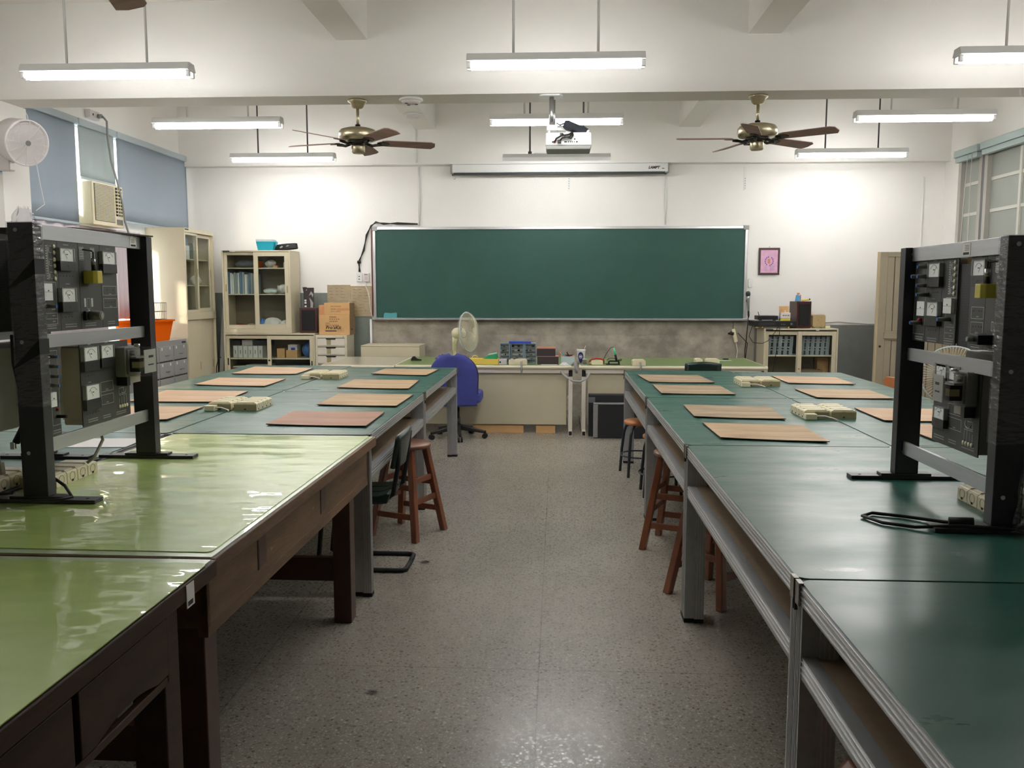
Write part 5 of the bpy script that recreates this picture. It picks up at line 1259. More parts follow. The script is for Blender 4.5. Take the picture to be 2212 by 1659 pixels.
# ------------------------------------------------------------------ stools and chairs
def wood_stool(x, y, rz, lb, H=.60, r=.155):
    t = thing('wooden_stool', lb, 'stool', (x, y, 0), rz, 'reddish wooden stools by the benches')
    obj('seat', MB().lathe([(0, H - .032), (r - .012, H - .032), (r, H - .022), (r, H - .008), (r - .012, H), (0, H)], n=36), 'stool_wood', t)
    a0, a1 = .085, .17; hw = .021
    def leg_at(sx, sy, z):
        k = 1 - z / (H - .03); v = a0 + (a1 - a0) * k; return (sx * v, sy * v)
    for sx in (-1, 1):
        for sy in (-1, 1):
            (tx, ty), (bx_, by) = leg_at(sx, sy, H - .03), leg_at(sx, sy, 0)
            l = MB(); l.hexa([(bx_ - hw, by - hw, 0), (bx_ + hw, by - hw, 0), (bx_ + hw, by + hw, 0), (bx_ - hw, by + hw, 0)], [(tx - hw, ty - hw, H - .03), (tx + hw, ty - hw, H - .03), (tx + hw, ty + hw, H - .03), (tx - hw, ty + hw, H - .03)])
            obj('leg', l, 'stool_wood', t, .006)
    for z, pair in ((.15, 'x'), (.24, 'y'), (.37, 'y'), (.33, 'x')):
        for s_ in (-1, 1):
            k, _ = leg_at(1, 1, z)
            b = MB()
            if pair == 'x': b.box(-k, k, s_ * k - .009, s_ * k + .009, z - .018, z + .018)
            else: b.box(s_ * k - .009, s_ * k + .009, -k, k, z - .018, z + .018)
            obj('stretcher', b, 'stool_wood', t, .003)
    return t
t = wood_stool(-.971, 5.445, radians(-24), 'reddish wooden stool on the left of the aisle behind the green chair')
dup(t, (.751, 5.25, 0), radians(-23), 'reddish wooden stool under the right bench edge, beyond the double leg')
dup(t, (.826, 4.39, 0), radians(43), 'reddish wooden stool half hidden by the double leg of the right bench')
dup(t, (.725, 1.645, 0), radians(10), 'reddish wooden stool seat at the bottom edge of the picture, right side')
def steel_stool(x, y, rz, lb):
    t = thing('steel_stool', lb, 'stool', (x, y, 0), rz, 'orange-seated steel stools by the right bench')
    obj('seat', MB().lathe([(0, .435), (.13, .435), (.145, .445), (.145, .462), (.13, .472), (0, .474)], n=32), 'orange_seat', t)
    for k in range(4):
        a = pi / 4 + k * pi / 2; c, s_ = cos(a), sin(a)
        obj('leg', MB().tube([(r * c, r * s_, z) for r, z in ((.05, .428), (.11, .426), (.145, .405), (.165, .35), (.185, .2), (.2, 0.0))], .0125, 10), 'navy_steel', t)
    obj('foot_ring', MB().tube([(.172 * cos(a), .172 * sin(a), .17) for a in [2 * pi * i / 28 for i in range(28)]], .007, 6, closed=True), 'navy_steel', t)
    return t
t = steel_stool(.72, 7.35, radians(10), 'round orange seat stool with navy legs, the farther one by the right bench')
dup(t, (.81, 6.62, 0), radians(0), 'round orange seat stool with navy legs, the nearer one, mostly behind a bench leg')

# green plastic chairs on steel sled frames
def green_chair(x, y, rz, lb):
    """local +y = direction the sitter faces"""
    t = thing('green_chair', lb, 'chair', (x, y, 0), rz)
    s_ = MB(); s_.m('green_chair')
    prof = [(.21, .405), (.20, .44), (.10, .448), (0, .44), (-.12, .445), (-.17, .46), (-.19, .455), (-.17, .40), (-.1, .405), (.1, .41)]
    for a, b in ((-.19, -.068), (-.06, .06), (.068, .19)): s_.prism([(p[0], p[1]) for p in prof], a, b, 'x')
    obj('seat', s_, None, t, .008)
    def bk(u, v):
        X = -.185 + .37 * u; c = (2 * u - 1) ** 2
        return (X, -.20 - .03 * (1 - c) - .035 * v, .60 + .2 * v - .02 * c * v)
    b = MB(); b.m('green_chair').grid(bk, 12, 6)
    o = obj('backrest', b, None, t); sm = o.modifiers.new('s', 'SOLIDIFY'); sm.thickness = .02
    sm.offset = 0
    f = MB(); f.m('rubber')
    for sx in (-1, 1):
        X = sx * .155
        f.tube([(X, .20, .012), (X, .235, .03), (X, .225, .12), (X, .20, .36), (X, .17, .405), (X, .05, .405), (X, -.14, .405), (X, -.20, .45), (X, -.228, .6), (X, -.245, .76)], .0135, 8)
        f.tube([(X, .21, .013), (X, 0, .013), (X, -.21, .013), (X * .97, -.245, .013), (X * .85, -.262, .013), (0, -.265, .013)], .0135, 8)
    obj('sled_frame', f, None, t)
    return t
green_chair(-1.11, 4.80, radians(90), 'dark green plastic chair on a black sled frame tucked at the left bench')
green_chair(1.50, 9.14, radians(0), 'dark green chair back showing over the far end of the right benches')
bpy.data.objects['green_chair.001'].scale = (1.0, 1.0, 1.06)

# blue office chair
t = thing('office_chair', 'blue fabric swivel chair with its back to the camera at the teacher desk', 'chair', (-1.09, 8.97, 0))
def bshell(u, v):
    # v 0..1 bottom->top outline of the back
    z = .365 + .535 * v
    hw = (.235 + .02 * v) if v < .55 else .246 * math.sqrt(max(0.0, 1 - ((v - .55) / .455) ** 2.4))
    X = (2 * u - 1) * hw
    return (X, -.03 + .05 * (2 * u - 1) ** 2 - .05 * v, z)
b = MB(); b.m('blue_fabric').grid(bshell, 16, 26); o = obj('backrest', b, None, t); sm = o.modifiers.new('s', 'SOLIDIFY'); sm.thickness = .05; sm.offset = 0
edge = [bshell(1, i / 26) for i in range(2, 26)] + [bshell(0, i / 26) for i in range(25, 1, -1)]
obj('edge_piping', MB().tube([(p[0] * 1.01, p[1] + .012, p[2] + .004) for p in edge], .013, 8), 'chair_black', t)
s_ = MB(); s_.m('blue_fabric'); s_.prism(rrect(-.25, .28, -.02, .43, .09, 6), .385, .50); obj('seat', s_, None, t, .03)
obj('torn_fabric', MB().m('blue_fabric').grid(lambda u, v: (-.2 + .17 * u, -.04 + .05 * v, .845 + .045 * sin(u * 3) + .006 * sin(u * 31) + .02 * v), 20, 3).grid(lambda u, v: (.07 + .05 * u, -.03 + .04 * v, .885 + .02 * sin(u * 7)), 6, 3), None, t)
obj('under_seat_plate', B(-.09, .09, .08, .28, .355, .385), 'chair_black', t)
obj('gas_column', MB().cyl((.02, .12, .12), (.02, .12, .22), .032, 16).cyl((.02, .12, .22), (.02, .12, .33), .024, 16).cyl((.02, .12, .33), (.02, .12, .36), .014, 12), 'chair_black', t)
for k in range(5):
    a = radians(-90 + 72 * k + 12); c, sn = cos(a), sin(a)
    P = lambda r, z, w: (.02 + r * c - w * sn, .12 + r * sn + w * c, z)
    l = MB(); l.m('chair_black'); l.hexa([P(.02, .09, -.03), P(.30, .055, -.016), P(.30, .055, .016), P(.02, .09, .03)], [P(.02, .15, -.03), P(.30, .085, -.014), P(.30, .085, .014), P(.02, .15, .03)])
    o = obj('base_arm', l, None, t, .008)
    c_ = MB(); c_.m('rubber'); c_.cyl(P(.30, .06, 0), P(.30, .085, 0), .012, 8)
    c_.cyl(P(.30, .028, -.024), P(.30, .028, -.006), .028, 14).cyl(P(.30, .028, .006), P(.30, .028, .024), .028, 14)
    obj('castor', c_, None, o)
# far orange chair
t = thing('orange_chair', 'chair with orange-tan back beyond the outer right benches', 'chair', (2.93, 7.98, 0), radians(100))
obj('backrest', MB().prism(rrect(-.19, .19, .56, .78, .05), -.2, -.17, 'y'), 'orange_seat', t, .005)
obj('seat', MB().prism(rrect(-.19, .19, -.18, .2, .04), .43, .455), 'orange_seat', t, .005)
for sx in (-.16, .16):
    for sy in (-.16, .17): obj('leg', MB().tube([(sx, sy, .43), (sx * 1.1, sy * 1.15, 0)], .011, 8), 'navy_steel', t)
    obj('back_post', MB().tube([(sx, -.17, .43), (sx, -.205, .75)], .011, 8), 'navy_steel', t)

# ------------------------------------------------------------------ teacher desks
def tdesk(x0, x1, lb, top='green_glass', z=.76, y0=9.35, y1=10.55):
    t = thing('teacher_desk', lb, 'desk', ((x0 + x1) / 2, y0, 0)); h = (x1 - x0) / 2
    tp = MB(); tp.m('light_beige_steel')
    tp.prism([(-.0, z - .02), (.008, z - .034), (.02, z - .04), (y1 - y0, z - .04), (y1 - y0, z), (.02, z), (.006, z - .006)], -h, h, 'x'); obj('tabletop', tp, None, t)
    obj('desk_mat', B(-h + .02, h - .02, .025, y1 - y0 - .02, z, z + .003), top, t)
    obj('apron', B(-h + .06, h - .06, .03, .05, z - .085, z - .04), 'white_steel', t)
    obj('front_panel', B(-h + .10, h - .10, .06, .075, .10, z - .085), 'beige_panel', t, .002)
    for sx in (-1, 1):
        X = sx * (h - .055); l = MB(); l.m('white_steel')
        l.box(X - .022, X + .022, .04, .09, .06, z - .04); l.box(X - .02, X + .02, -.10, 1.05, .0, .06); l.m('rubber').box(X - .016, X + .016, -.104, -.10, .008, .052).box(X - .022, X + .022, .03, .039, z - .12, z - .05)
        obj('leg', l, None, t, .002)
    return t
mat('beige_panel', C(186, 178, 152), .5, noise=.04, nscale=1.2)
mat('green_glass', C(122, 148, 84), .35, coat=.35, coat_rough=.08)
tdesk(-1.79, .20, 'cream steel desk with green glass top behind the blue chair')
tdesk(.235, 2.27, 'cream steel desk with green glass top at the right, suitcases under it')
mat('tan_top', C(186, 178, 158), .3, coat=.4)
tdesk(-2.62, -1.80, 'cream side desk with bare tan top, left of the green-topped desks', 'tan_top', .755)
for x0, x1, lb in ((-.93, -.37, 'long wooden block on the floor under the left teacher desk'), (-.235, -.02, 'short wooden block on the floor under the left teacher desk')):
    single('wood_block', B(0, x1 - x0, 0, .1, 0, .085), 'cardboard', lb, 'block', (x0, 9.43, 0), bevel=.003)
t = thing('low_cabinet', 'low beige steel cabinet standing behind the side desk at the back wall', 'cabinet', (-2.1, 10.9, 0))
obj('body', B(-.39, .36, -.16, .30, 0, .885), 'beige_steel', t, .004)
obj('lock_knob', MB().cyl((.36, .12, .62), (.375, .12, .62), .014, 10), 'rubber', t)
obj('top_seam', B(-.39, .361, -.1605, -.16, .868, .872), 'seam', t)
for (x, y, z, a, w_, h_, lb, fc) in ((.79, 9.24, 0, 0, .9, .46, 'black hard case with silver corner, rear one under the right desk', False), (.82, 9.12, 0, 0, .86, .375, 'black hard case with silver edge, front one under the right desk', True)):
    t = thing('hard_case', lb, 'case', (x, y, z))
    obj('shell', B(-w_ / 2, w_ / 2, 0, .1, 0, h_), 'suitcase', t, .008)
    tr = MB(); tr.m('alu_dark' if not fc else 'aluminium')
    if fc: tr.box(-w_ / 2 - .002, -w_ / 2 + .045, -.003, .06, .01, h_ - .01).box(-w_ / 2, w_ / 2, -.002, .1, h_ - .006, h_ + .003)
    else: tr.box(-w_ / 2 - .002, -w_ / 2 + .07, -.003, .05, h_ - .09, h_ - .03)
    obj('metal_trim', tr, None, t, .002)

# things on the teacher desks
Z = .7635
t = thing('storage_box', 'shallow yellow plastic box on the left desk edge', 'box', (-.815, 9.46, Z))
b = MB(); b.m('yellow_plastic'); b.box(-.17, .165, -.06, .10, 0, .006); b.box(-.17, .165, -.06, -.052, .006, .062); b.box(-.17, .165, .092, .10, .006, .062); b.box(-.17, -.162, -.052, .092, .006, .062); b.box(.157, .165, -.052, .092, .006, .062)
obj('tray', b, None, t, .002)
obj('contents', MB().m('yellow_plastic').tube([(-.1 + .03 * cos(a), .0, .075 + .022 * sin(a)) for a in [pi * i / 8 for i in range(9)]], .004, 6).box(-.15, -.02, -.03, .05, .03, .068).m('green_plastic').hexa([(.0, -.03, .062), (.15, -.03, .062), (.15, .07, .062), (.0, .07, .062)], [(.04, -.02, .10), (.15, -.02, .12), (.15, .06, .12), (.04, .06, .10)]), None, t)
single('sloped_case', MB().hexa([(0, 0, 0), (.12, 0, 0), (.12, .1, 0), (0, .1, 0)], [(.03, .01, .022), (.12, .01, .04), (.12, .09, .04), (.03, .09, .022)]), 'frost_plastic', 'translucent green-white lid leaning on the yellow box', 'lid', (-.80, 9.55, .885 - .04))
t = thing('parts_organizer', 'grey parts organizer with blue handle and clear compartments on the left desk', 'organizer', (-.44, 9.58, Z))
w_, h_ = .40, .232
b = MB(); b.m('pale_grey_plastic'); b.box(-w_ / 2, w_ / 2, -.05, .05, 0, .012); b.box(-w_ / 2, w_ / 2, -.05, .05, h_ - .012, h_)
for x in (-w_ / 2, -w_ / 2 + .1, -w_ / 2 + .115, w_ / 2 - .145, w_ / 2 - .12, w_ / 2 - .008): b.box(x, x + (.03 if x in (-w_ / 2 + .1, w_ / 2 - .145) else .008), -.05, .05, .012, h_ - .012)
for k in range(1, 5): b.box(-w_ / 2, w_ / 2, -.045, .045, k * h_ / 5, k * h_ / 5 + .003)
b.m('white_plastic').box(-w_ / 2 + .001, w_ / 2 - .001, .0, .05, .001, h_ - .001)
obj('body', b, None, t)
obj('clear_front', B(-w_ / 2 + .004, w_ / 2 - .004, -.052, -.05, .004, h_ - .004), 'cabinet_glass', t)
rnd = random.Random(3); c = MB()
for i in range(5):
    for k in range(5):
        for q in range(2):
            x = -w_ / 2 + .02 + i * .075 + rnd.random() * .045; c.m(rnd.choice(['dark_dot', 'cable_grey', 'knob_grey', 'silver'])); zz = k * h_ / 5 + .012 if k == 0 else k * h_ / 5 + .003
            c.box(x, x + rnd.uniform(.01, .03), -.04, -.01, zz, zz + rnd.uniform(.005, .018))
obj('small_parts', c, None, t)
obj('handle', B(-.1, .145, -.055, .03, h_ - .004, h_ + .018), 'blue_plastic', t, .003)
t = thing('white_tape_case', 'small white box with black hole in front of the organizer', 'box', (-.605, 9.44, Z)); obj('body', B(-.04, .045, -.03, .03, 0, .062), 'off_white', t, .004); obj('hole', MB().cyl((-.025, -.0305, .028), (-.025, -.029, .028), .01, 12), 'ink', t)
def desk_outlet(x, lb, w=.142, y=9.42, cord=True):
    t = thing('outlet_block', lb, 'power strip', (x, y, Z))
    obj('body', MB().prism([(-w / 2, 0), (w / 2, 0), (w / 2, .05), (w / 2 - .02, .062), (-w / 2 + .02, .062), (-w / 2, .05)], -.04, .1, 'y'), 'ivory', t, .003)
    if cord: obj('cord', MB().m('cable_grey').tube([(0.01, -.04, .03), (.012, -.07, .035), (.015, -.085, .0), (.015, -.085, -.08)], .011, 8), None, t)
    return t
desk_outlet(-.405, 'ivory outlet block with grey cord in front of the blue-handled organizer')
desk_outlet(.89, 'ivory outlet block with cord on the right desk edge, right of the soldering iron')
desk_outlet(1.72, 'ivory outlet block on the right desk behind the green chair back', y=9.6, cord=False)
desk_outlet(1.57, 'small ivory outlet block left of the one behind the green chair back', .08, 9.62, False)
desk_outlet(-.505, 'small beige box between the white box and the corded outlet block', .06, 9.42, False)
for x, z, w_, lb in ((-.105, .0, .235, 'dark brown shallow box, lower one of the two by the organizer'), (-.125, .092, .205, 'dark brown shallow box with orange top edge, upper one of the two')):
    t = thing('brown_box', lb, 'box', (x, 9.52, Z + z)); obj('body', B(-w_ / 2, w_ / 2, -.05, .07, 0, .09 if z == 0 else .085), 'brown_box', t, .003); obj('top_edge', B(-w_ / 2, w_ / 2, -.05, .07, (.088 if z == 0 else .083), (.092 if z == 0 else .098)), 'pink_edge', t)
t = thing('tool_box', 'open pale box of pliers and screwdrivers on the left desk right end', 'tool box', (.11, 9.52, Z))
b = MB(); b.m('frost_plastic'); b.box(-.07, .08, -.06, .07, 0, .005); b.box(-.07, .08, -.06, -.055, .005, .09); b.box(-.07, .08, .065, .07, .005, .09); b.box(-.07, -.065, -.055, .065, .005, .09); b.box(.075, .08, -.055, .065, .005, .09); obj('box', b, None, t)
for m_, p0, p1, r in (('cardboard_orange', (-.02, 0, .06), (-.09, 0, .135), .008), ('teal_plastic', (.0, 0, .06), (-.06, .02, .125), .008), ('rubber', (.03, 0, .06), (-.005, -.01, .135), .007), ('red_plastic', (.04, .02, .085), (-.05, .03, .10), .012), ('red_brown', (.07, .0, .10), (-.01, .0, .10), .009), ('cardboard_orange', (.05, -.03, .075), (.07, -.03, .1), .01)):
    obj('tool_handle', MB().cyl(p0, p1, r, 10), m_, t)
single('paper_strip', B(-.09, .09, -.02, .02, 0, .004), 'sticker', 'white paper strip on the left desk edge under the brown boxes', 'paper', (-.09, 9.42, Z))
single('tissue', crumple(.05, .03, .03, 9, 1.3), None, 'crumpled white tissue on the left desk in front of the tool box', 'tissue', (.075, 9.42, Z), fix=False)
bpy.data.objects['tissue'].data.materials[0] = MATS['white_paper']
t = thing('drink_cup', 'white paper drink cup with navy round logo and a straw at the desk seam', 'cup', (.262, 9.55, Z))
obj('cup', MB().lathe([(0, 0), (.034, 0), (.05, .155), (.051, .16), (0, .161)], n=28), 'white_plastic', t)
# wrapped print on the front of the cup
def cupmap(a, z, off=.0008):
    r = .034 + .016 * z / .155 + off; return (r * sin(a), -r * cos(a), z)
def cupshape(mb, f, n=30):
    K = 6; vs = [cupmap(*mb._c, off=mb._o)]
    for k in range(1, K + 1):
        for i in range(n):
            a, z = f(2 * pi * i / n); q = k / K; vs.append(cupmap(mb._c[0] + (a - mb._c[0]) * q, mb._c[1] + (z - mb._c[1]) * q, off=mb._o))
    fs = [(0, 1 + i, 1 + (i + 1) % n) for i in range(n)]
    for k in range(K - 1):
        for i in range(n): fs.append((1 + k * n + i, 1 + k * n + (i + 1) % n, 1 + (k + 1) * n + (i + 1) % n, 1 + (k + 1) * n + i))
    mb.add(vs, fs)
def navy(t_):
    c, s_ = cos(t_), sin(t_); z = .075 + (.062 if s_ > 0 else .062) * s_
    return (.75 * c * (1 if s_ > -.2 else .8) - .12, z)
b = MB(); b.m('navy_print'); b._o = .0008; b._c = (-.12, .075); cupshape(b, navy)
b.m('white_plastic'); b._o = .0014; b._c = (-.12, .085); cupshape(b, lambda t_: (-.12 + .43 * cos(t_), .085 + .021 * sin(t_)))
b.m('navy_print'); b._o = .0020; cupshape(b, lambda t_: (-.12 + .35 * cos(t_), .085 + .017 * sin(t_)))
b.m('white_plastic')
for dx in (-.15, .12):
    b._o = .0026; b._c = (-.12 + dx, .085); cupshape(b, lambda t_: (-.12 + dx + .13 * cos(t_), .085 + .009 * sin(t_)))
obj('printed_logo', b, None, t, fix=False)
obj('straw', MB().cyl((.03, 0, .155), (.052, 0, .205), .0035, 8).cyl((-.038, .01, .155), (-.04, .01, .172), .004, 8), 'bag_white', t)
t = thing('solder_spool', 'small solder spool standing in front of the paper cup', 'spool', (.302, 9.47, Z))
obj('flanges', MB().cyl((0, 0, 0), (0, 0, .003), .03, 20).cyl((0, 0, .058), (0, 0, .061), .03, 20), 'sticker', t); obj('winding', MB().cyl((0, 0, .003), (0, 0, .058), .02, 20), 'case_grey', t)
t = thing('tape_pouch', 'cream box under a red strap on the right desk edge', 'box', (.43, 9.47, Z))
obj('body', B(-.06, .07, -.04, .04, 0, .048), 'cream_plastic', t, .006); obj('red_strap', MB().tube([(-.085, 0, .03), (-.05, -.01, .06), (0, -.01, .07), (.05, 0, .065), (.08, 0, .05), (.082, 0, .02)], .009, 8), 'red_plastic', t); obj('orange_strap', MB().tube([(-.085, 0, .04), (-.07, -.03, .01), (-.05, -.04, .008)], .005, 6), 'cardboard_orange', t)
t = thing('soldering_iron', 'mint-handled soldering iron standing in a black holder on the right desk', 'soldering iron', (.62, 9.50, Z))
obj('holder', MB().box(-.08, .07, -.04, .04, 0, .008).box(-.05, .06, -.02, .02, .03, .045).box(-.06, -.045, -.03, .03, .0, .035).box(.05, .065, -.03, .03, 0, .035).tube([(-.02 + .05 * cos(a), 0, .045 + .025 * sin(a)) for a in [pi * i / 8 for i in range(9)]], .003, 6).tube([(.03, 0, .04), (.07, 0, .055), (.09, 0, .06), (.085, 0, .045), (.05, 0, .04)], .004, 6), 'rubber', t)
obj('barrel', MB().cyl((.035, 0, .03), (.018, 0, .11), .012, 12), 'rubber', t); lab(obj('grip', MB().cyl((.018, 0, .11), (.0, 0, .185), .014, 12, .008), 'mint_grip', t), 'mint green grip')
obj('cord', MB().tube([(0, 0, .185), (-.01, 0, .195), (-.04, 0, .18), (-.08, 0, .12), (-.12, 0, .04), (-.125, 0, .01), (-.05, 0, .01)], .003, 6), 'cable_black', t)
single('paper_slip', MB().box(-.12, .1, -.02, .04, 0, .003), 'sticker', 'white slips on the right end of the right desk', 'paper', (1.93, 10.1, Z))
single('dark_cable_coil', MB().tube([(.03 * cos(a) * (1 + .1 * sin(3 * a)), .03 * sin(a), .006 + .004 * a / 6) for a in [.5 * i for i in range(26)]], .006, 6), 'green_chair', 'small dark green cable coil on the right end of the right desk', 'cable', (1.98, 10.2, Z))
t = thing('tape_dispenser', 'black tape dispenser on the side desk beside the green glass', 'dispenser', (-1.66, 9.93, Z))
obj('body', MB().prism([(-.05, 0), (.07, 0), (.07, .012), (.03, .018), (.01, .03), (-.04, .03)], -.02, .02, 'y').cyl((-.015, -.018, .025), (-.015, .018, .025), .024, 18), 'rubber', t)
single('grey_cable', MB().tube([(.16, 9.36, .77), (.185, 9.29, .80), (.20, 9.27, .74), (.21, 9.29, .69)], .014, 8), 'cable_grey', 'thick grey cable draped over the gap between the two green-topped desks', 'cable')
single('grey_cable', MB().tube([(.04, 9.34, .70), (.10, 9.29, .64), (.17, 9.27, .60), (.25, 9.27, .595), (.32, 9.28, .63), (.35, 9.31, .69)], .013, 8), 'cable_grey', 'thick grey cable sagging under the gap between the two desks', 'cable')
single('white_string', MB().tube([(.13, 9.27, .63), (.145, 9.27, .57), (.14, 9.27, .5), (.12, 9.27, .44), (.11, 9.27, .41)], .004, 6), 'cable_white', 'thin white cord end hanging in the gap between the desks', 'cord')
# ------------------------------------------------------------------ cabinets
def open_box(x0, x1, y0, y1, z0, z1, t_=.018, m='beige_steel', inner='cab_inner'):
    """carcass open to -y"""
    b = MB(); b.m(m); b.box(x0, x0 + t_, y0, y1, z0, z1).box(x1 - t_, x1, y0, y1, z0, z1).box(x0 + t_, x1 - t_, y0, y1, z1 - t_, z1).box(x0 + t_, x1 - t_, y0, y1, z0, z0 + t_)
    b.m(inner).box(x0 + t_, x1 - t_, y1 - t_, y1, z0 + t_, z1 - t_); return b
def slide_door(t, x0, x1, y, z0, z1, st, m='beige_steel', bottom=None, handle=None, glass_=True):
    bt = bottom or st; d = MB(); d.m(m)
    d.box(x0, x0 + st, y, y + .02, z0, z1); d.box(x1 - st, x1, y, y + .02, z0, z1); d.box(x0 + st, x1 - st, y, y + .02, z1 - st, z1); d.box(x0 + st, x1 - st, y, y + .02, z0, z0 + bt)
    o = obj('sliding_door', d, None, t, .002)
    obj('pane', B(x0 + st, x1 - st, y + .008, y + .011, z0 + bt, z1 - st), 'cabinet_glass', o)
    if handle:
        hx, hz, hm = handle; obj('handle', B(hx - .008, hx + .008, y - .004, y + .001, hz - .045, hz + .045), hm, o, .002)
    return o
# upper glazed cabinet on the left
t = thing('glass_cabinet', 'upper beige cabinet with two glass sliding doors left of the speaker', 'cabinet', (-3.85, 10.85, 1.03)); w_, H = .445, 1.055
obj('carcass', open_box(-w_, w_, 0, .41, 0, H), None, t, .002)
obj('bottom_rail', B(-w_, w_, -.002, .02, 0, .055), 'beige_steel', t)
obj('shelf', B(-w_ + .02, w_ - .02, .05, .39, .49, .50), 'light_beige_steel', t); obj('shelf', B(-w_ + .02, w_ - .02, .05, .39, .825, .835), 'light_beige_steel', t)
slide_door(t, -w_ + .02, .0, .03, .055, H - .02, .04, bottom=.05, handle=(-w_ + .04, .58, 'cream_line'))
slide_door(t, -.03, w_ - .02, .005, .055, H - .02, .055, bottom=.06, handle=(w_ - .045, .56, 'cream_line'))
obj('name_plate', B(-w_ + .02, -w_ + .11, -.004, 0, H - .018, H - .004), 'book_dark', t); obj('sticker', B(-w_ + .14, -w_ + .18, -.003, 0, H - .02, H - .006), 'sticker', t)
def book(x, y, z, w, h, d, m, lb, group, lean=0.0, cat='book', name='book'):
    o = single(name, MB().box(0, w, 0, d, 0, h).m('book_white').box(w * .15, w * .85, d, d + .002, .01, h - .01), m, lb, cat, (x, y, z), 0, group)
    o.data.materials[0] = MATS[m]
    if lean: o.rotation_euler = (0, lean, 0)
    return o
x = -4.255; rb = random.Random(11)
while x < -3.90:
    w0 = rb.choice((.018, .024, .03)); h0 = rb.uniform(.25, .29); mm = rb.choice(('book_white', 'book_grey', 'book_grey', 'book_blue', 'book_white'))
    book(x, 10.95, 1.531, w0, h0, .22, mm, 'pale folder standing in the row on the middle shelf of the upper glass cabinet', 'folders on the middle shelf of the upper glass cabinet', cat='folder', name='folder'); x += w0 + .004
def lump(name, mats_, loc, sc, seed, lb, cat):
    rn = random.Random(seed); ph = [rn.uniform(0, 6.28) for _ in range(6)]
    b = MB(); b.m(mats_)
    def f(u, v):
        a = 2 * pi * u; c = v * pi / 1.0
        rr = (1 + .13 * sin(4 * a + ph[0] + 3 * v) + .09 * sin(9 * a + ph[1] - 6 * v) + .06 * sin(17 * a + 11 * v + ph[2]))
        return (sc[0] * rr * cos(a) * sin(c) , sc[1] * rr * sin(a) * sin(c), sc[2] * (1 - cos(c)) * (1 + .06 * sin(6 * a + ph[3])))
    b.grid(f, 24, 14); return single(name, b, None, lb, cat, loc, fix=False)
zs0, zs1, zs2 = 1.0485, 1.531, 1.866
lump('plastic_bag', 'bag_grey', (-4.05, 11.05, zs2), (.13, .09, .05), 1, 'dark bag on the top shelf behind the left glass door', 'bag')
lump('plastic_bag', 'bag_white', (-3.72, 11.05, zs2), (.06, .08, .05), 2, 'pale bag on the top shelf behind the right glass door', 'bag')
single('small_box', B(-.03, .03, -.03, .03, 0, .03), 'cardboard_orange', 'small orange box on the top shelf of the upper glass cabinet', 'box', (-3.64, 11.0, zs2))
single('orange_folder', B(-.012, .012, -.1, .1, 0, .09), 'orange_plastic', 'orange folder behind the centre stile of the upper glass cabinet', 'folder', (-3.88, 11.1, zs2))
single('white_carton', B(-.03, .03, -.03, .03, 0, .07), 'off_white', 'white carton at the right end of the top shelf', 'box', (-3.50, 11.0, zs2))
lump('plastic_bag', 'bag_white', (-3.55, 11.02, zs1), (.075, .07, .06), 4, 'round white packet on the middle shelf behind the right glass door', 'bag')
lump('plastic_bag', 'frost_plastic', (-3.72, 11.05, zs1), (.1, .08, .035), 5, 'flat greenish bag on the middle shelf behind the right glass door', 'bag')
single('carton', B(-.04, .04, -.05, .05, 0, .11), 'cream_plastic', 'cream carton on the middle shelf between the bags', 'box', (-3.62, 11.15, zs1))
lump('plastic_bag', 'bag_white', (-3.70, 11.0, zs0), (.12, .1, .085), 6, 'large white bag on the bottom shelf of the upper glass cabinet', 'bag')
lump('plastic_bag', 'bag_white', (-3.53, 11.0, zs0), (.07, .08, .07), 7, 'smaller white bundle at the right of the bottom shelf', 'bag')
lump('plastic_bag', 'bag_blue', (-3.83, 11.0, zs0), (.05, .08, .08), 8, 'blue bag behind the centre of the bottom shelf', 'bag')
lump('parts_pile', 'red_brown', (-4.13, 10.98, zs0), (.07, .07, .05), 9, 'heap of reddish parts at the left of the bottom shelf', 'parts')
lump('parts_pile', 'cream_line', (-3.97, 10.98, zs0), (.07, .07, .05), 10, 'heap of tan parts on the bottom shelf beside the reddish heap', 'parts')
single('red_bag', MB().prism([(-.05, 0), (.05, 0), (.07, .16), (-.04, .13)], -.03, .03, 'y'), 'orange_seat', 'orange-red bag standing on the bottom shelf, centre', 'bag', (-3.83, 11.18, zs0))
# lower glazed cabinet
t = thing('glass_cabinet', 'lower beige cabinet with wide glass sliding doors under the upper one', 'cabinet', (-3.705, 10.85, 0)); w_, H = .595, 1.028
obj('carcass', open_box(-w_, w_, 0, .41, 0, H), None, t, .002)
obj('shelf', B(-w_ + .02, w_ - .02, .05, .39, .69, .705), 'light_beige_steel', t); obj('shelf', B(-w_ + .02, w_ - .02, .05, .39, .36, .372), 'light_beige_steel', t)
slide_door(t, -w_ + .02, .01, .03, .05, H - .03, .04, handle=(-w_ + .04, .66, 'rubber'))
slide_door(t, -.03, w_ - .02, .005, .05, H - .03, .05, handle=(w_ - .045, .63, 'rubber'))
obj('lock', MB().cyl((-.005, -.004, .68), (-.005, .002, .68), .012, 12), 'rubber', t)
for k in range(6):
    x = -4.22 + k * .066
    o = thing('binder_box', 'white upright binder box in the row of six behind the left lower glass door', 'binder', (x, 10.95, .706), 0, 'white binder boxes on the upper level of the lower cabinet')
    obj('body', B(0, .06, 0, .25, 0, .155), 'book_white', o, .002); obj('label_mark', B(.027, .033, -.001, 0, .05, .1), 'ink', o)
for k in range(4):
    x = -4.06 + k * .08
    o = thing('binder_box', 'white upright binder box on the lower level beside the red tray', 'binder', (x, 10.95, .373), 0, 'white binder boxes on the lower level of the lower cabinet')
    obj('body', B(0, .072, 0, .25, 0, .24), 'book_white', o, .002); obj('label_mark', B(.034, .040, -.001, 0, .12, .17), 'ink', o)
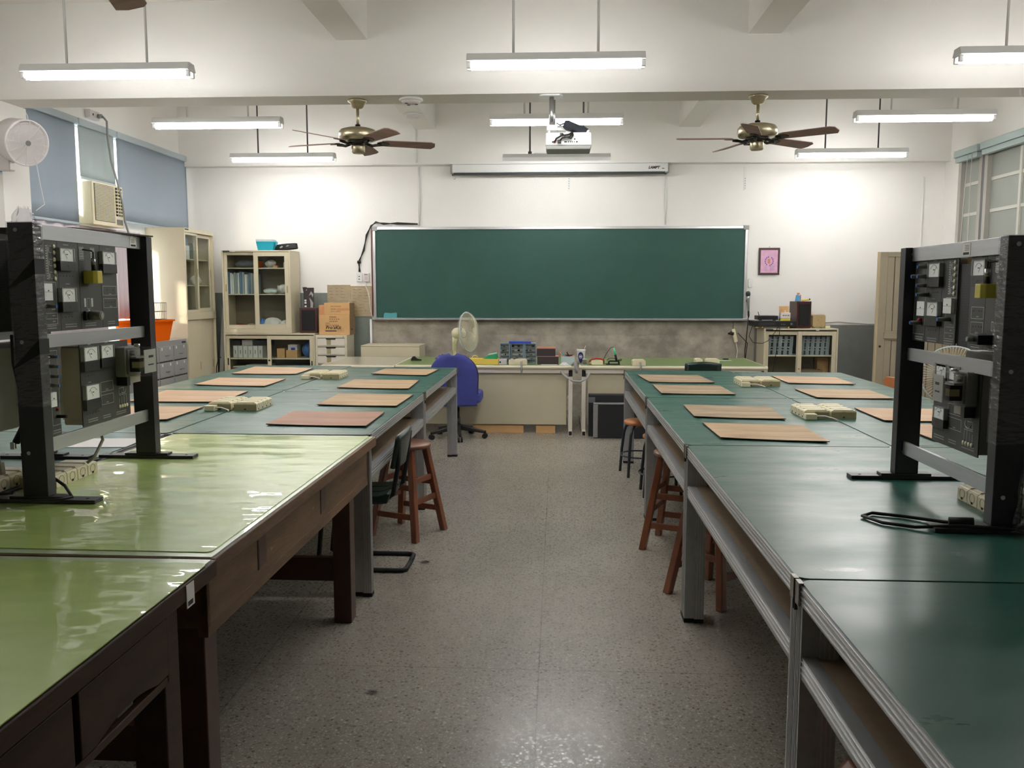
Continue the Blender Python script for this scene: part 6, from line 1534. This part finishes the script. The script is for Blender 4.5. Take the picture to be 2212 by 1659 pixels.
for x, w0 in ((-4.19, .12), (-3.86, .19)): single('dark_box', B(-w0 / 2, w0 / 2, 0, .25, 0, .07), 'book_dark', 'dark flat box lying on top of the white binder boxes, %s one' % ('left' if w0 < .15 else 'right'), 'box', (x, 10.97, .862))
single('grey_box', B(-.07, .07, 0, .2, 0, .07), 'off_white', 'off-white box between the two dark ones on the binder boxes', 'box', (-4.05, 11.0, .862))
t = thing('red_tray', 'dark red ribbed tray on the lower level of the lower glass cabinet', 'tray', (-4.15, 10.93, .373))
b = MB(); b.m('book_red')
for k in range(9): b.box(-.08 + k * .019, -.08 + k * .019 + .015, 0, .2, .13, .205)
b.box(-.08, .09, .01, .2, .0, .13); obj('body', b, None, t); obj('papers', B(-.08, .07, .02, .2, .205, .22), 'book_white', t)
single('carton', B(0, .10, 0, .16, 0, .12), 'cardboard', 'brown carton behind the right lower glass door, right of the darker one', 'box', (-3.64, 10.95, .706))
single('carton', B(0, .145, 0, .18, 0, .10), 'cardboard', 'wide brown carton with tape behind the right lower glass door', 'box', (-3.52, 10.95, .706))
single('carton', B(0, .12, 0, .16, 0, .07), 'off_white', 'white carton lying on the wide brown carton in the lower cabinet', 'box', (-3.50, 10.97, .806))
single('blue_block', B(0, .05, 0, .02, 0, .03), 'blue_plastic', 'small blue block in front of the white carton in the lower cabinet', 'block', (-3.455, 10.948, .808))
lump('plastic_bag', 'bag_blue', (-3.25, 11.06, .706), (.085, .08, .1), 12, 'blue plastic bag at the right end of the lower glass cabinet', 'bag')
single('white_carton', B(0, .045, 0, .06, 0, .065), 'off_white', 'small white carton in front of the blue bag', 'box', (-3.205, 10.93, .706))
for k in range(3): single('dark_case', B(0, .13, 0, .25, 0, .24), 'book_dark', 'dark case on the lower level behind the right lower glass door', 'case', (-3.63 + k * .145, 10.95, .373), 0, 'dark cases in the lower glass cabinet')
# drawer unit
t = thing('drawer_unit', 'cream drawer unit under the cardboard boxes', 'drawer unit', (-2.90, 10.85, 0))
obj('carcass', B(-.205, .205, .004, .40, 0, 1.005), 'light_beige_steel', t, .002)
for k in range(8):
    z1 = .972 - k * .113
    d = MB(); d.m('white_steel'); d.box(-.175, .178, -.006, .004, z1 - .098, z1 - .008)
    o = obj('drawer', d, None, t, .002)
    pr = MB(); pr.m('rubber').prism([(-.07, z1 - .004), (.07, z1 - .004), (.055, z1 - .022), (-.055, z1 - .022)], -.009, -.004, 'y').box(-.175, .178, .0, .0045, z1 - .006, z1); obj('pull_recess', pr, None, o)
    obj('card_slot', MB().m('cream_line').box(-.055, .0, -.0066, -.006, z1 - .09, z1 - .022), None, o)
obj('red_sticker', MB().cyl((.16, .003, .988), (.16, .0, .988), .008, 12), 'pink_edge', t)
# on the cabinets, left
t = thing('cleaning_box', 'turquoise plastic box with clear lid on top of the upper glass cabinet', 'box', (-3.745, 11.0, 2.087))
obj('body', MB().hexa([(-.1, -.07, 0), (.1, -.07, 0), (.1, .07, 0), (-.1, .07, 0)], [(-.118, -.085, .112), (.118, -.085, .112), (.118, .085, .112), (-.118, .085, .112)]), 'teal_plastic', t, .006)
obj('lid', MB().prism(rrect(-.122, .10, -.088, .088, .02), .112, .14), 'frost_plastic', t, .004); obj('latch', B(.118, .128, -.03, .03, .06, .115), 'teal_plastic', t)
cc = MB(); cc.m('cable_black')
for k in range(7): cc.tube([(.15 * cos(a) * (1 - .02 * k), .05 * sin(a) + .004 * k, .02 + .009 * k + .012 * cos(a + .4)) for a in [2 * pi * i / 20 for i in range(20)]], .008, 6, closed=True)
cc.m('cable_grey').cyl((-.06, -.06, .03), (-.03, -.062, .05), .01, 8).cyl((.02, -.055, .05), (.05, -.055, .06), .008, 8)
single('cable_coil', cc, None, 'coil of black cable on top of the upper glass cabinet beside the turquoise box', 'cable', (-3.49, 10.99, 2.087), radians(-4))
def speaker(lb, x, y, z, w, h, d, rz, side='l'):
    t = thing('speaker', lb, 'speaker', (x, y, z), rz)
    obj('enclosure', MB().prism([(-w / 2, 0), (w / 2, 0), (w / 2 - .02, d), (-w / 2 + .02, d)], 0, h), 'speaker_wood', t, .005)
    obj('grille', B(-w / 2 + .028, w / 2 - .028, -.012, .0, .035, h - .03), 'speaker_cloth', t, .004); return t
speaker('dark wooden speaker with black grille between the glass cabinet and the cardboard boxes', -3.215, 10.95, 1.03, .225, .325, .2, radians(4))
t = thing('tool_carton', 'black product carton with a pale tool picture on the left speaker', 'box', (-3.215, 10.99, 1.357), radians(14))
obj('box', B(-.065, .065, 0, .10, 0, .255), 'brown_box', t, .002)
p = MB(); p.m('cable_grey').prism([(.0, .15), (.03, .21), (.06, .17), (.05, .13), (.03, .17)], -.001, 0, 'y').prism([(.02, .0), (.05, .0), (.055, .06), (.03, .1), (.005, .13), (.02, .07)], -.001, 0, 'y').m('sticker')
for z in (.005, .05, .08): p.box(-.055, -.03, -.001, 0, z, z + .022)
p.box(-.06, -.02, -.001, 0, .222, .23); obj('printed_picture', p, None, t); obj('open_flap', MB().hexa([(-.066, -.004, .20), (-.02, -.004, .235), (-.02, 0, .235), (-.066, 0, .20)], [(-.075, -.02, .262), (-.02, -.002, .262), (-.02, 0, .262), (-.07, 0, .262)]), 'brown_box', t)
def Tx(x, y, z, rz=0): return Matrix.Translation((x, y, z)) @ Matrix.Rotation(rz, 4, 'Z') @ Matrix.Rotation(pi / 2, 4, 'X')
t = thing('cardboard_box', 'large cardboard box with black print, lower of the two on the drawer unit', 'box', (-2.87, 10.92, 1.0065))
b = MB(); b.m('cardboard').box(-.2, .2, 0, .30, 0, .262); obj('box', b, None, t, .003)
p = MB(); p.m('ink').text("Pro'sKit", .062, Tx(-.115, -.0008, .075), shear=.2, bold=.0012).box(-.118, .028, -.001, 0, .046, .058)
p.m('faint_ink').text('C/NO.', .022, Tx(-.118, -.0008, .142)).text('MADE IN TAIWAN', .0215, Tx(-.118, -.0008, .118)).text('V.I. NO.', .017, Tx(.052, -.0008, .055))
for z0, z1, x0, x1 in ((.04, .0415, .043, .122), (.082, .0835, .043, .122)): p.box(x0, x1, -.001, 0, z0, z1)
for x in (.043, .1205): p.box(x, x + .0015, -.001, 0, .04, .0835)
for k, ww in enumerate((.09, .14, .11)): 
    for q in range(5): p.box(-.06 + q * ww / 5, -.06 + q * ww / 5 + .014, -.001, 0, .225 - k * .028, .237 - k * .028)
obj('print', p, None, t, fix=False)
p = MB(); p.m('ink').box(.2, .201, .07, .15, .06, .08).m('faint_ink')
for k in range(4): p.box(.2, .201, .06, .075, .1 + k * .03, .115 + k * .03).box(.2, .201, .17, .185, .1 + k * .03, .115 + k * .03)
obj('side_print', p, None, t); obj('side_shade', B(.2002, .2008, 0, .3, 0, .262), 'cardboard_dark', t)  # darker sheet over the whole right side, its shade put into the colour
t = thing('cardboard_box', 'smaller cardboard box with open flap, upper of the two on the drawer unit', 'box', (-2.835, 10.93, 1.2695))
obj('box', B(-.165, .165, 0, .26, 0, .148), 'cardboard', t, .003); obj('side_shade', B(.1652, .1658, 0, .26, 0, .148), 'cardboard_dark', t)  # upper box too: right side shaded by a darker cardboard sheet
lab(obj('tape_band', B(-.0, .165, -.0008, 0, .05, .08), 'cardboard_orange', t), 'orange packing tape')
obj('flap', MB().hexa([(-.24, .02, .0), (-.165, .02, 0), (-.165, .024, 0), (-.24, .024, 0)], [(-.24, .03, .118), (-.165, .02, .125), (-.165, .024, .125), (-.24, .034, .118)]), 'cardboard_orange', t)
p = MB(); p.m('faint_ink').text('MULTITESTER', .022, Tx(-.08, -.0012, .095)).text('MODEL', .022, Tx(-.08, -.0012, .062)).text("Q'TY: 10 PCS", .022, Tx(-.08, -.0012, .03)); obj('print', p, None, t, fix=False)
# right cabinet
t = thing('glass_cabinet', 'beige cabinet with glass doors and grey racks at the right of the back wall', 'cabinet', (3.035, 10.88, 0)); w_, H = .455, 1.105
obj('carcass', open_box(-w_, w_, 0, .41, 0, H), None, t, .002)
obj('shelf', B(-w_ + .02, w_ - .02, .04, .39, .755, .77), 'light_beige_steel', t); obj('shelf', B(-w_ + .02, w_ - .02, .05, .39, .38, .39), 'light_beige_steel', t)
slide_door(t, -w_ + .02, .0, .03, .04, H - .035, .045)
slide_door(t, -.035, w_ - .02, .005, .04, H - .035, .05)
obj('name_plate', B(-w_ + .02, -w_ + .11, -.004, 0, H - .018, H - .004), 'book_dark', t); obj('sticker', B(.18, .22, -.003, 0, H - .026, H - .008), 'sticker', t)
obj('lock', MB().cyl((-.012, .0, .50), (-.012, .006, .50), .012, 12), 'silver', t); obj('red_dot', MB().cyl((-.012, .002, .60), (-.012, .006, .60), .008, 10), 'red_plastic', t)
def tray_rack(x, lean, lb, g):
    t = thing('slotted_rack', lb, 'rack', (x, 10.98, .7705), 0, g); M = Matrix.Rotation(lean, 4, 'Y')
    b = MB(); b.m('tray_grey').box(0, .040, 0, .2, 0, .235, M=M); b.m('book_dark').box(.008, .010, -.001, 0, .0, .235, M=M).box(.022, .024, -.001, 0, .0, .235, M=M); obj('post', b, None, t)
    b = MB(); b.m('white_plastic')
    for z in (.055, .09, .155, .185): b.box(-.025, 0, .01, .02, z, z + .008, M=M)
    obj('tab', b, None, t)
    return t
for k in range(5): tray_rack(2.645 + k * .068, radians(3), 'grey slotted rack upright behind the left door of the right cabinet', 'grey slotted racks behind the left door of the right cabinet')
for k in range(6): tray_rack(3.06 + k * .062, radians(3), 'grey slotted rack upright behind the right door of the right cabinet', 'grey slotted racks behind the right door of the right cabinet')
single('dark_box', B(-.38, .38, 0, .02, 0, .28), 'book_dark', 'dark board standing behind the grey slotted racks', 'board', (3.05, 11.2, .7705))
single('wooden_tray', MB().box(-.14, .14, 0, .2, 0, .015).box(-.14, .14, 0, .015, .015, .08).box(-.14, .14, .185, .2, .015, .08).box(-.14, -.125, .015, .185, .015, .08).box(.125, .14, .015, .185, .015, .08), 'cardboard_dark', 'brown tray in the lower right of the right cabinet', 'tray', (3.2, 10.95, .3905))
bpy.data.objects['wooden_tray'].location.z = .50; single('carton', B(-.2, .2, 0, .25, 0, .108), 'cardboard_dark', 'brown carton under the tray in the right cabinet', 'box', (3.2, 10.94, .3905))
single('carton', B(-.07, .07, 0, .12, 0, .22), 'cardboard', 'upright brown carton at the right end of the right cabinet lower shelf', 'box', (3.385, 11.12, .5))
t = thing('amplifier', 'flat black amplifier on gold feet on the right cabinet', 'amplifier', (2.715, 10.90, 1.107))
obj('body', B(-.265, .265, .0, .30, .02, .092), 'black_plastic', t, .003)
for x in (-.22, -.15, .17): obj('foot', MB().cyl((x, .02, 0), (x, .02, .02), .016, 14), 'gold', t)
obj('front_controls', MB().m('knob_grey').cyl((.2, 0, .055), (.2, -.008, .055), .014, 14).cyl((.08, 0, .05), (.08, -.004, .05), .006, 10).cyl((.1, 0, .05), (.1, -.004, .05), .006, 10).cyl((.12, 0, .05), (.12, -.004, .05), .006, 10).m('ink').box(-.2, .0, -.002, 0, .035, .07), None, t)
t = thing('wireless_receiver', 'small black receiver with antenna on top of the amplifier', 'receiver', (2.625, 10.92, 1.202))
obj('body', B(-.12, .13, .0, .2, .01, .062), 'black_plastic', t, .004); obj('antenna', MB().cyl((-.095, .05, .06), (-.11, .05, .11), .004, 8), 'rubber', t); obj('foot', MB().box(-.1, -.07, .0, .03, 0, .01).box(.07, .1, 0, .03, 0, .01), 'rubber', t)
t = thing('product_carton', 'small open white and yellow carton on the amplifier by the right speaker', 'box', (2.84, 10.90, 1.202))
obj('box', MB().m('off_white').box(-.06, .06, 0, .09, .03, .1).m('yellow_tape').box(-.06, .06, 0, .09, 0, .03), None, t, .002)
obj('back_flap', MB().hexa([(-.06, .086, .1), (.06, .086, .1), (.06, .09, .1), (-.06, .09, .1)], [(-.06, .09, .18), (.06, .09, .18), (.06, .094, .18), (-.06, .094, .18)]), 'cardboard', t)
obj('side_flap', MB().hexa([(-.06, 0, .1), (-.06, .09, .1), (-.057, .09, .1), (-.057, 0, .1)], [(-.035, .03, .14), (-.035, .09, .14), (-.032, .09, .14), (-.032, .03, .14)]), 'cardboard', t)
obj('print', MB().m('ink').box(-.035, -.015, -.001, 0, .06, .07).box(-.008, .005, -.001, 0, .06, .07).box(.012, .02, -.001, 0, .06, .07).box(.028, .045, -.001, 0, .06, .07).m('white_plastic').cyl((0, .03, .1), (0, .03, .125), .008, 10), None, t)
speaker('dark wooden speaker with black grille on the right cabinet', 3.075, 10.93, 1.107, .205, .335, .2, radians(18))
t = thing('soft_bottle', 'small light blue and pink bottle standing on the right speaker', 'bottle', (3.01, 11.0, 1.443))
obj('bottle', MB().prism([(-.03, 0), (.025, 0), (.022, .06), (.0, .085), (-.022, .075)], -.02, .02, 'y'), 'blue_soft', t, .006); obj('cap', MB().box(-.01, .02, -.012, .012, .085, .105).box(.025, .035, -.015, .015, 0, .08), 'pink_edge', t, .003)
t = thing('glue_stick', 'yellow tube lying on the right speaker', 'tube', (3.11, 11.0, 1.455)); obj('body', MB().cyl((-.05, 0, 0), (.035, -.01, .012), .012, 12), 'yellow_plastic', t); obj('cap', MB().cyl((.035, -.01, .012), (.05, -.012, .014), .010, 12), 'ink', t)
t = thing('tan_gadget', 'tan rounded appliance with three knobs at the right end of the right cabinet', 'appliance', (3.275, 10.97, 1.107))
obj('body', MB().prism(rrect(-.08, .08, .01, .172, .025), 0, .14, 'y'), 'toy_tan', t, .008)
obj('knob', MB().cyl((0, 0, .10), (0, -.014, .10), .012, 14), 'gold', t)
for x in (-.03, .03): obj('slot', MB().prism([(x - .014, .135), (x + .014, .135), (x, .12)], -.003, 0, 'y'), 'cream_line', t)
obj('foot', MB().box(-.06, -.04, .02, .1, 0, .012).box(.04, .06, .02, .1, 0, .012), 'toy_tan', t)
single('adapter', MB().box(-.03, .03, -.03, .03, 0, .03), 'cream_plastic', 'small cream adapter behind the tan appliance', 'adapter', (3.40, 11.05, 1.107))
single('cable', MB().tube([(2.47, 10.93, 1.16), (2.44, 10.95, 1.12), (2.42, 11.0, 1.0), (2.44, 10.85, .93), (2.55, 10.85, .92), (2.62, 10.86, .95), (2.70, 10.86, 1.05), (2.75, 10.87, 1.13)], .004, 6), 'cable_black', 'thin black cable looping from the amplifier across the cabinet corner', 'cable')
single('cable', MB().tube([(2.765, 10.865, 1.13), (2.76, 10.855, 1.05), (2.74, 10.855, .9), (2.72, 10.855, .75), (2.70, 10.855, .6), (2.68, 10.855, .5)], .004, 6), 'cable_black', 'thin black cable hanging down in front of the right cabinet left door', 'cable')

# tall cabinet against the left wall, facing the room (+x)
t = thing('tall_cabinet', 'tall beige steel cabinet with narrow glass doors against the left wall', 'cabinet', (-4.925, 10.60, 0)); D = .47
b = MB(); b.m('beige_steel'); y0, y1 = -.46, .41
b.box(0, D, y0, y0 + .018, 0, 2.325).box(0, D, y1 - .018, y1, 0, 2.325).box(0, D, y0 + .018, y1 - .018, 2.305, 2.325).box(0, D, y0 + .018, y1 - .018, 0, .02).box(0, D - .01, y0 + .018, y1 - .018, 1.225, 1.25); b.m('cab_inner').box(0, .018, y0 + .018, y1 - .018, .02, 2.305)
obj('carcass', b, None, t, .002)
obj('top_rail', B(D - .006, D + .002, y0, y1, 2.275, 2.325), 'beige_steel', t); obj('middle_rail', B(D - .006, D + .002, y0, y1, 1.22, 1.31), 'beige_steel', t)
def xdoor(ya, yb, x, za, zb, st, gl, hs):
    d = MB(); d.m('beige_steel')
    if gl:
        d.box(x, x + .02, ya, ya + st, za, zb).box(x, x + .02, yb - st, yb, za, zb).box(x, x + .02, ya + st, yb - st, zb - st, zb).box(x, x + .02, ya + st, yb - st, za, za + st)
        o = obj('sliding_door', d, None, t, .002); obj('pane', B(x + .008, x + .011, ya + st, yb - st, za + st, zb - st), 'cabinet_glass', o)
    else: d.box(x, x + .02, ya, yb, za, zb); o = obj('sliding_door', d, None, t, .002)
    obj('handle', B(x + .019, x + .022, hs - .008, hs + .008, (za + zb) / 2 - .05, (za + zb) / 2 + .05), 'cream_line', o)
xdoor(-.44, -.06, D - .028, 1.31, 2.275, .03, True, -.09); xdoor(-.09, .39, D - .052, 1.31, 2.275, .045, True, .36)
xdoor(-.44, -.03, D - .03, .06, 1.215, .03, False, -.1); xdoor(-.05, .39, D - .052, .06, 1.215, .03, False, .34)
obj('shelf', B(.02, D - .06, y0 + .02, y1 - .02, 1.63, 1.64), 'light_beige_steel', t); obj('shelf', B(.02, D - .06, y0 + .02, y1 - .02, 1.95, 1.96), 'light_beige_steel', t)
obj('name_plate', B(D + .002, D + .005, y0 + .02, y0 + .12, 2.298, 2.314), 'book_dark', t)
single('carton', B(-.1, .1, -.12, .12, 0, .16), 'book_white', 'white carton on the upper shelf of the tall cabinet', 'box', (-4.62, 10.3, 1.961)); single('carton', B(-.09, .09, -.09, .09, 0, .1), 'book_blue', 'teal carton on the white one at the top of the tall cabinet', 'box', (-4.62, 10.32, 2.122))
single('carton', B(-.08, .08, -.07, .07, 0, .2), 'book_grey', 'grey upright carton on the upper shelf of the tall cabinet', 'box', (-4.62, 10.65, 1.961))
lump('plastic_bag', 'bag_white', (-4.60, 10.75, 1.641), (.07, .07, .06), 21, 'white packet on the middle shelf of the tall cabinet', 'bag'); lump('plastic_bag', 'bag_grey', (-4.62, 10.33, 1.641), (.09, .1, .07), 22, 'grey bag on the middle shelf of the tall cabinet', 'bag')
lump('plastic_bag', 'bag_white', (-4.60, 10.42, 1.251), (.09, .12, .04), 23, 'pale bags on the bottom shelf of the tall cabinet glass part', 'bag'); single('carton', B(-.08, .08, -.1, .1, 0, .1), 'book_grey', 'grey carton on the bottom shelf of the tall cabinet glass part', 'box', (-4.62, 10.75, 1.251))
# grey drawers
t = thing('drawer_cabinet', 'grey steel drawer cabinet with labels against the left wall', 'drawer cabinet', (-4.925, 9.55, 0))
obj('carcass', B(0, .455, -.55, .57, 0, 1.0), 'grey_steel', t, .002); obj('cabinet_name_plate', B(.455, .458, .44, .54, .955, .975), 'book_dark', t)
for cix in range(3):
    ya = -.54 + cix * .37
    for k in range(5):
        za = .775 - k * .185
        o = obj('drawer', B(.452, .463, ya + .01, ya + .36, za, za + .165), 'grey_steel', t, .002)
        obj('pull', MB().tube([(.463, ya + .15, za + .06), (.475, ya + .16, za + .06), (.475, ya + .23, za + .06), (.463, ya + .24, za + .06)], .004, 6), 'alu_dark', o)
        obj('drawer_gap', B(.4555, .4565, ya + .01, ya + .36, za - .016, za - .004), 'seam', o)
        if k < 2: obj('label_tag', MB().box(.463, .4645, ya + .06, ya + .085, za + .125, za + .155).box(.463, .4645, ya + .26, ya + .285, za + .125, za + .155), 'sticker', o)
t = thing('plastic_basket', 'bright orange plastic basket on the grey drawer cabinet', 'basket', (-4.68, 9.52, 1.001))
b = MB(); b.m('orange_plastic'); w0, w1, l0, l1, h_ = .15, .18, .28, .34, .24; n = 1
q0 = [(-w0, -l0), (w0, -l0), (w0, l0), (-w0, l0)]; q1 = [(-w1, -l1), (w1, -l1), (w1, l1), (-w1, l1)]; i0 = [(a * .97, c * .98) for a, c in q0]; i1 = [(a * .97, c * .98) for a, c in q1]
b.add([(x, y, 0) for x, y in q0] + [(x, y, h_) for x, y in q1], [(0, 1, 5, 4), (1, 2, 6, 5), (2, 3, 7, 6), (3, 0, 4, 7), (3, 2, 1, 0)])
o = obj('tub', b, None, t); sm = o.modifiers.new('s', 'SOLIDIFY'); sm.thickness = .004
rm = MB(); rm.m('orange_plastic'); r1 = rrect(-w1 - .02, w1 + .02, -l1 - .02, l1 + .02, .03); r0 = rrect(-w1 + .002, w1 - .002, -l1 + .002, l1 - .002, .02); nn = len(r0)
rm.add([(x, y, h_) for x, y in r1] + [(x, y, h_) for x, y in r0], [(i, (i + 1) % nn, nn + (i + 1) % nn, nn + i) for i in range(nn)]); o = obj('rim', rm, None, t); sm = o.modifiers.new('s', 'SOLIDIFY'); sm.thickness = .02
b = MB(); b.m('wire')
for k in range(14): b.tube([(-.12, -.16 + k * .028, .0), (-.12, -.17 + k * .03, .19)], .0022, 5).tube([(.12, -.16 + k * .028, .0), (.12, -.17 + k * .03, .19)], .0022, 5)
for z in (.0, .09, .19): b.tube([(x, y, z) for x, y in ((-.12, -.17), (.12, -.17), (.12, .22), (-.12, .22))], .003, 5, closed=True)
single('wire_basket', b, None, 'dark wire basket standing in the orange basket', 'basket', (-4.68, 9.60, 1.245))
single('plastic_piece', MB().hexa([(0, -.1, 0), (.02, -.1, 0), (.02, .1, 0), (0, .1, 0)], [(.1, -.1, .04), (.12, -.1, .04), (.12, .1, .04), (.1, .1, .04)]), 'orange_plastic', 'loose orange strip sticking up out of the orange basket', 'strip', (-4.75, 9.3, 1.265))
# grey boards leaning between the two cabinets
single('grey_board', MB().hexa([(0, 0, 0), (.05, 0, 0), (.05, .3, 0), (0, .3, 0)], [(.10, 0, 1.35), (.15, 0, 1.35), (.15, .3, 1.35), (.10, .3, 1.35)]), 'grey_steel', 'grey board leaning in the gap left of the lower glass cabinet', 'board', (-4.46, 10.98, 0))
single('power_cord', MB().tube([(-4.34, 10.84, .72), (-4.37, 10.83, .70), (-4.40, 10.83, .6), (-4.41, 10.84, .4)], .006, 6), 'cable_black', 'black cord hanging left of the lower glass cabinet', 'cord')

# ------------------------------------------------------------------ light
wd_ = bpy.data.worlds.new('world'); SC.world = wd_; wd_.use_nodes = True
bg = wd_.node_tree.nodes['Background']; bg.inputs['Color'].default_value = (.93, .96, 1.0, 1); bg.inputs['Strength'].default_value = 1.6
sun = bpy.data.lights.new('sun', 'SUN'); sun.energy = 4; sun.angle = radians(6); sun.color = (1, .86, .68)
so = bpy.data.objects.new('sun', sun); COL.objects.link(so)
so.rotation_euler = Vector((.35, .93, -.21)).to_track_quat('-Z', 'Y').to_euler()
SC.view_settings.exposure = 1.25
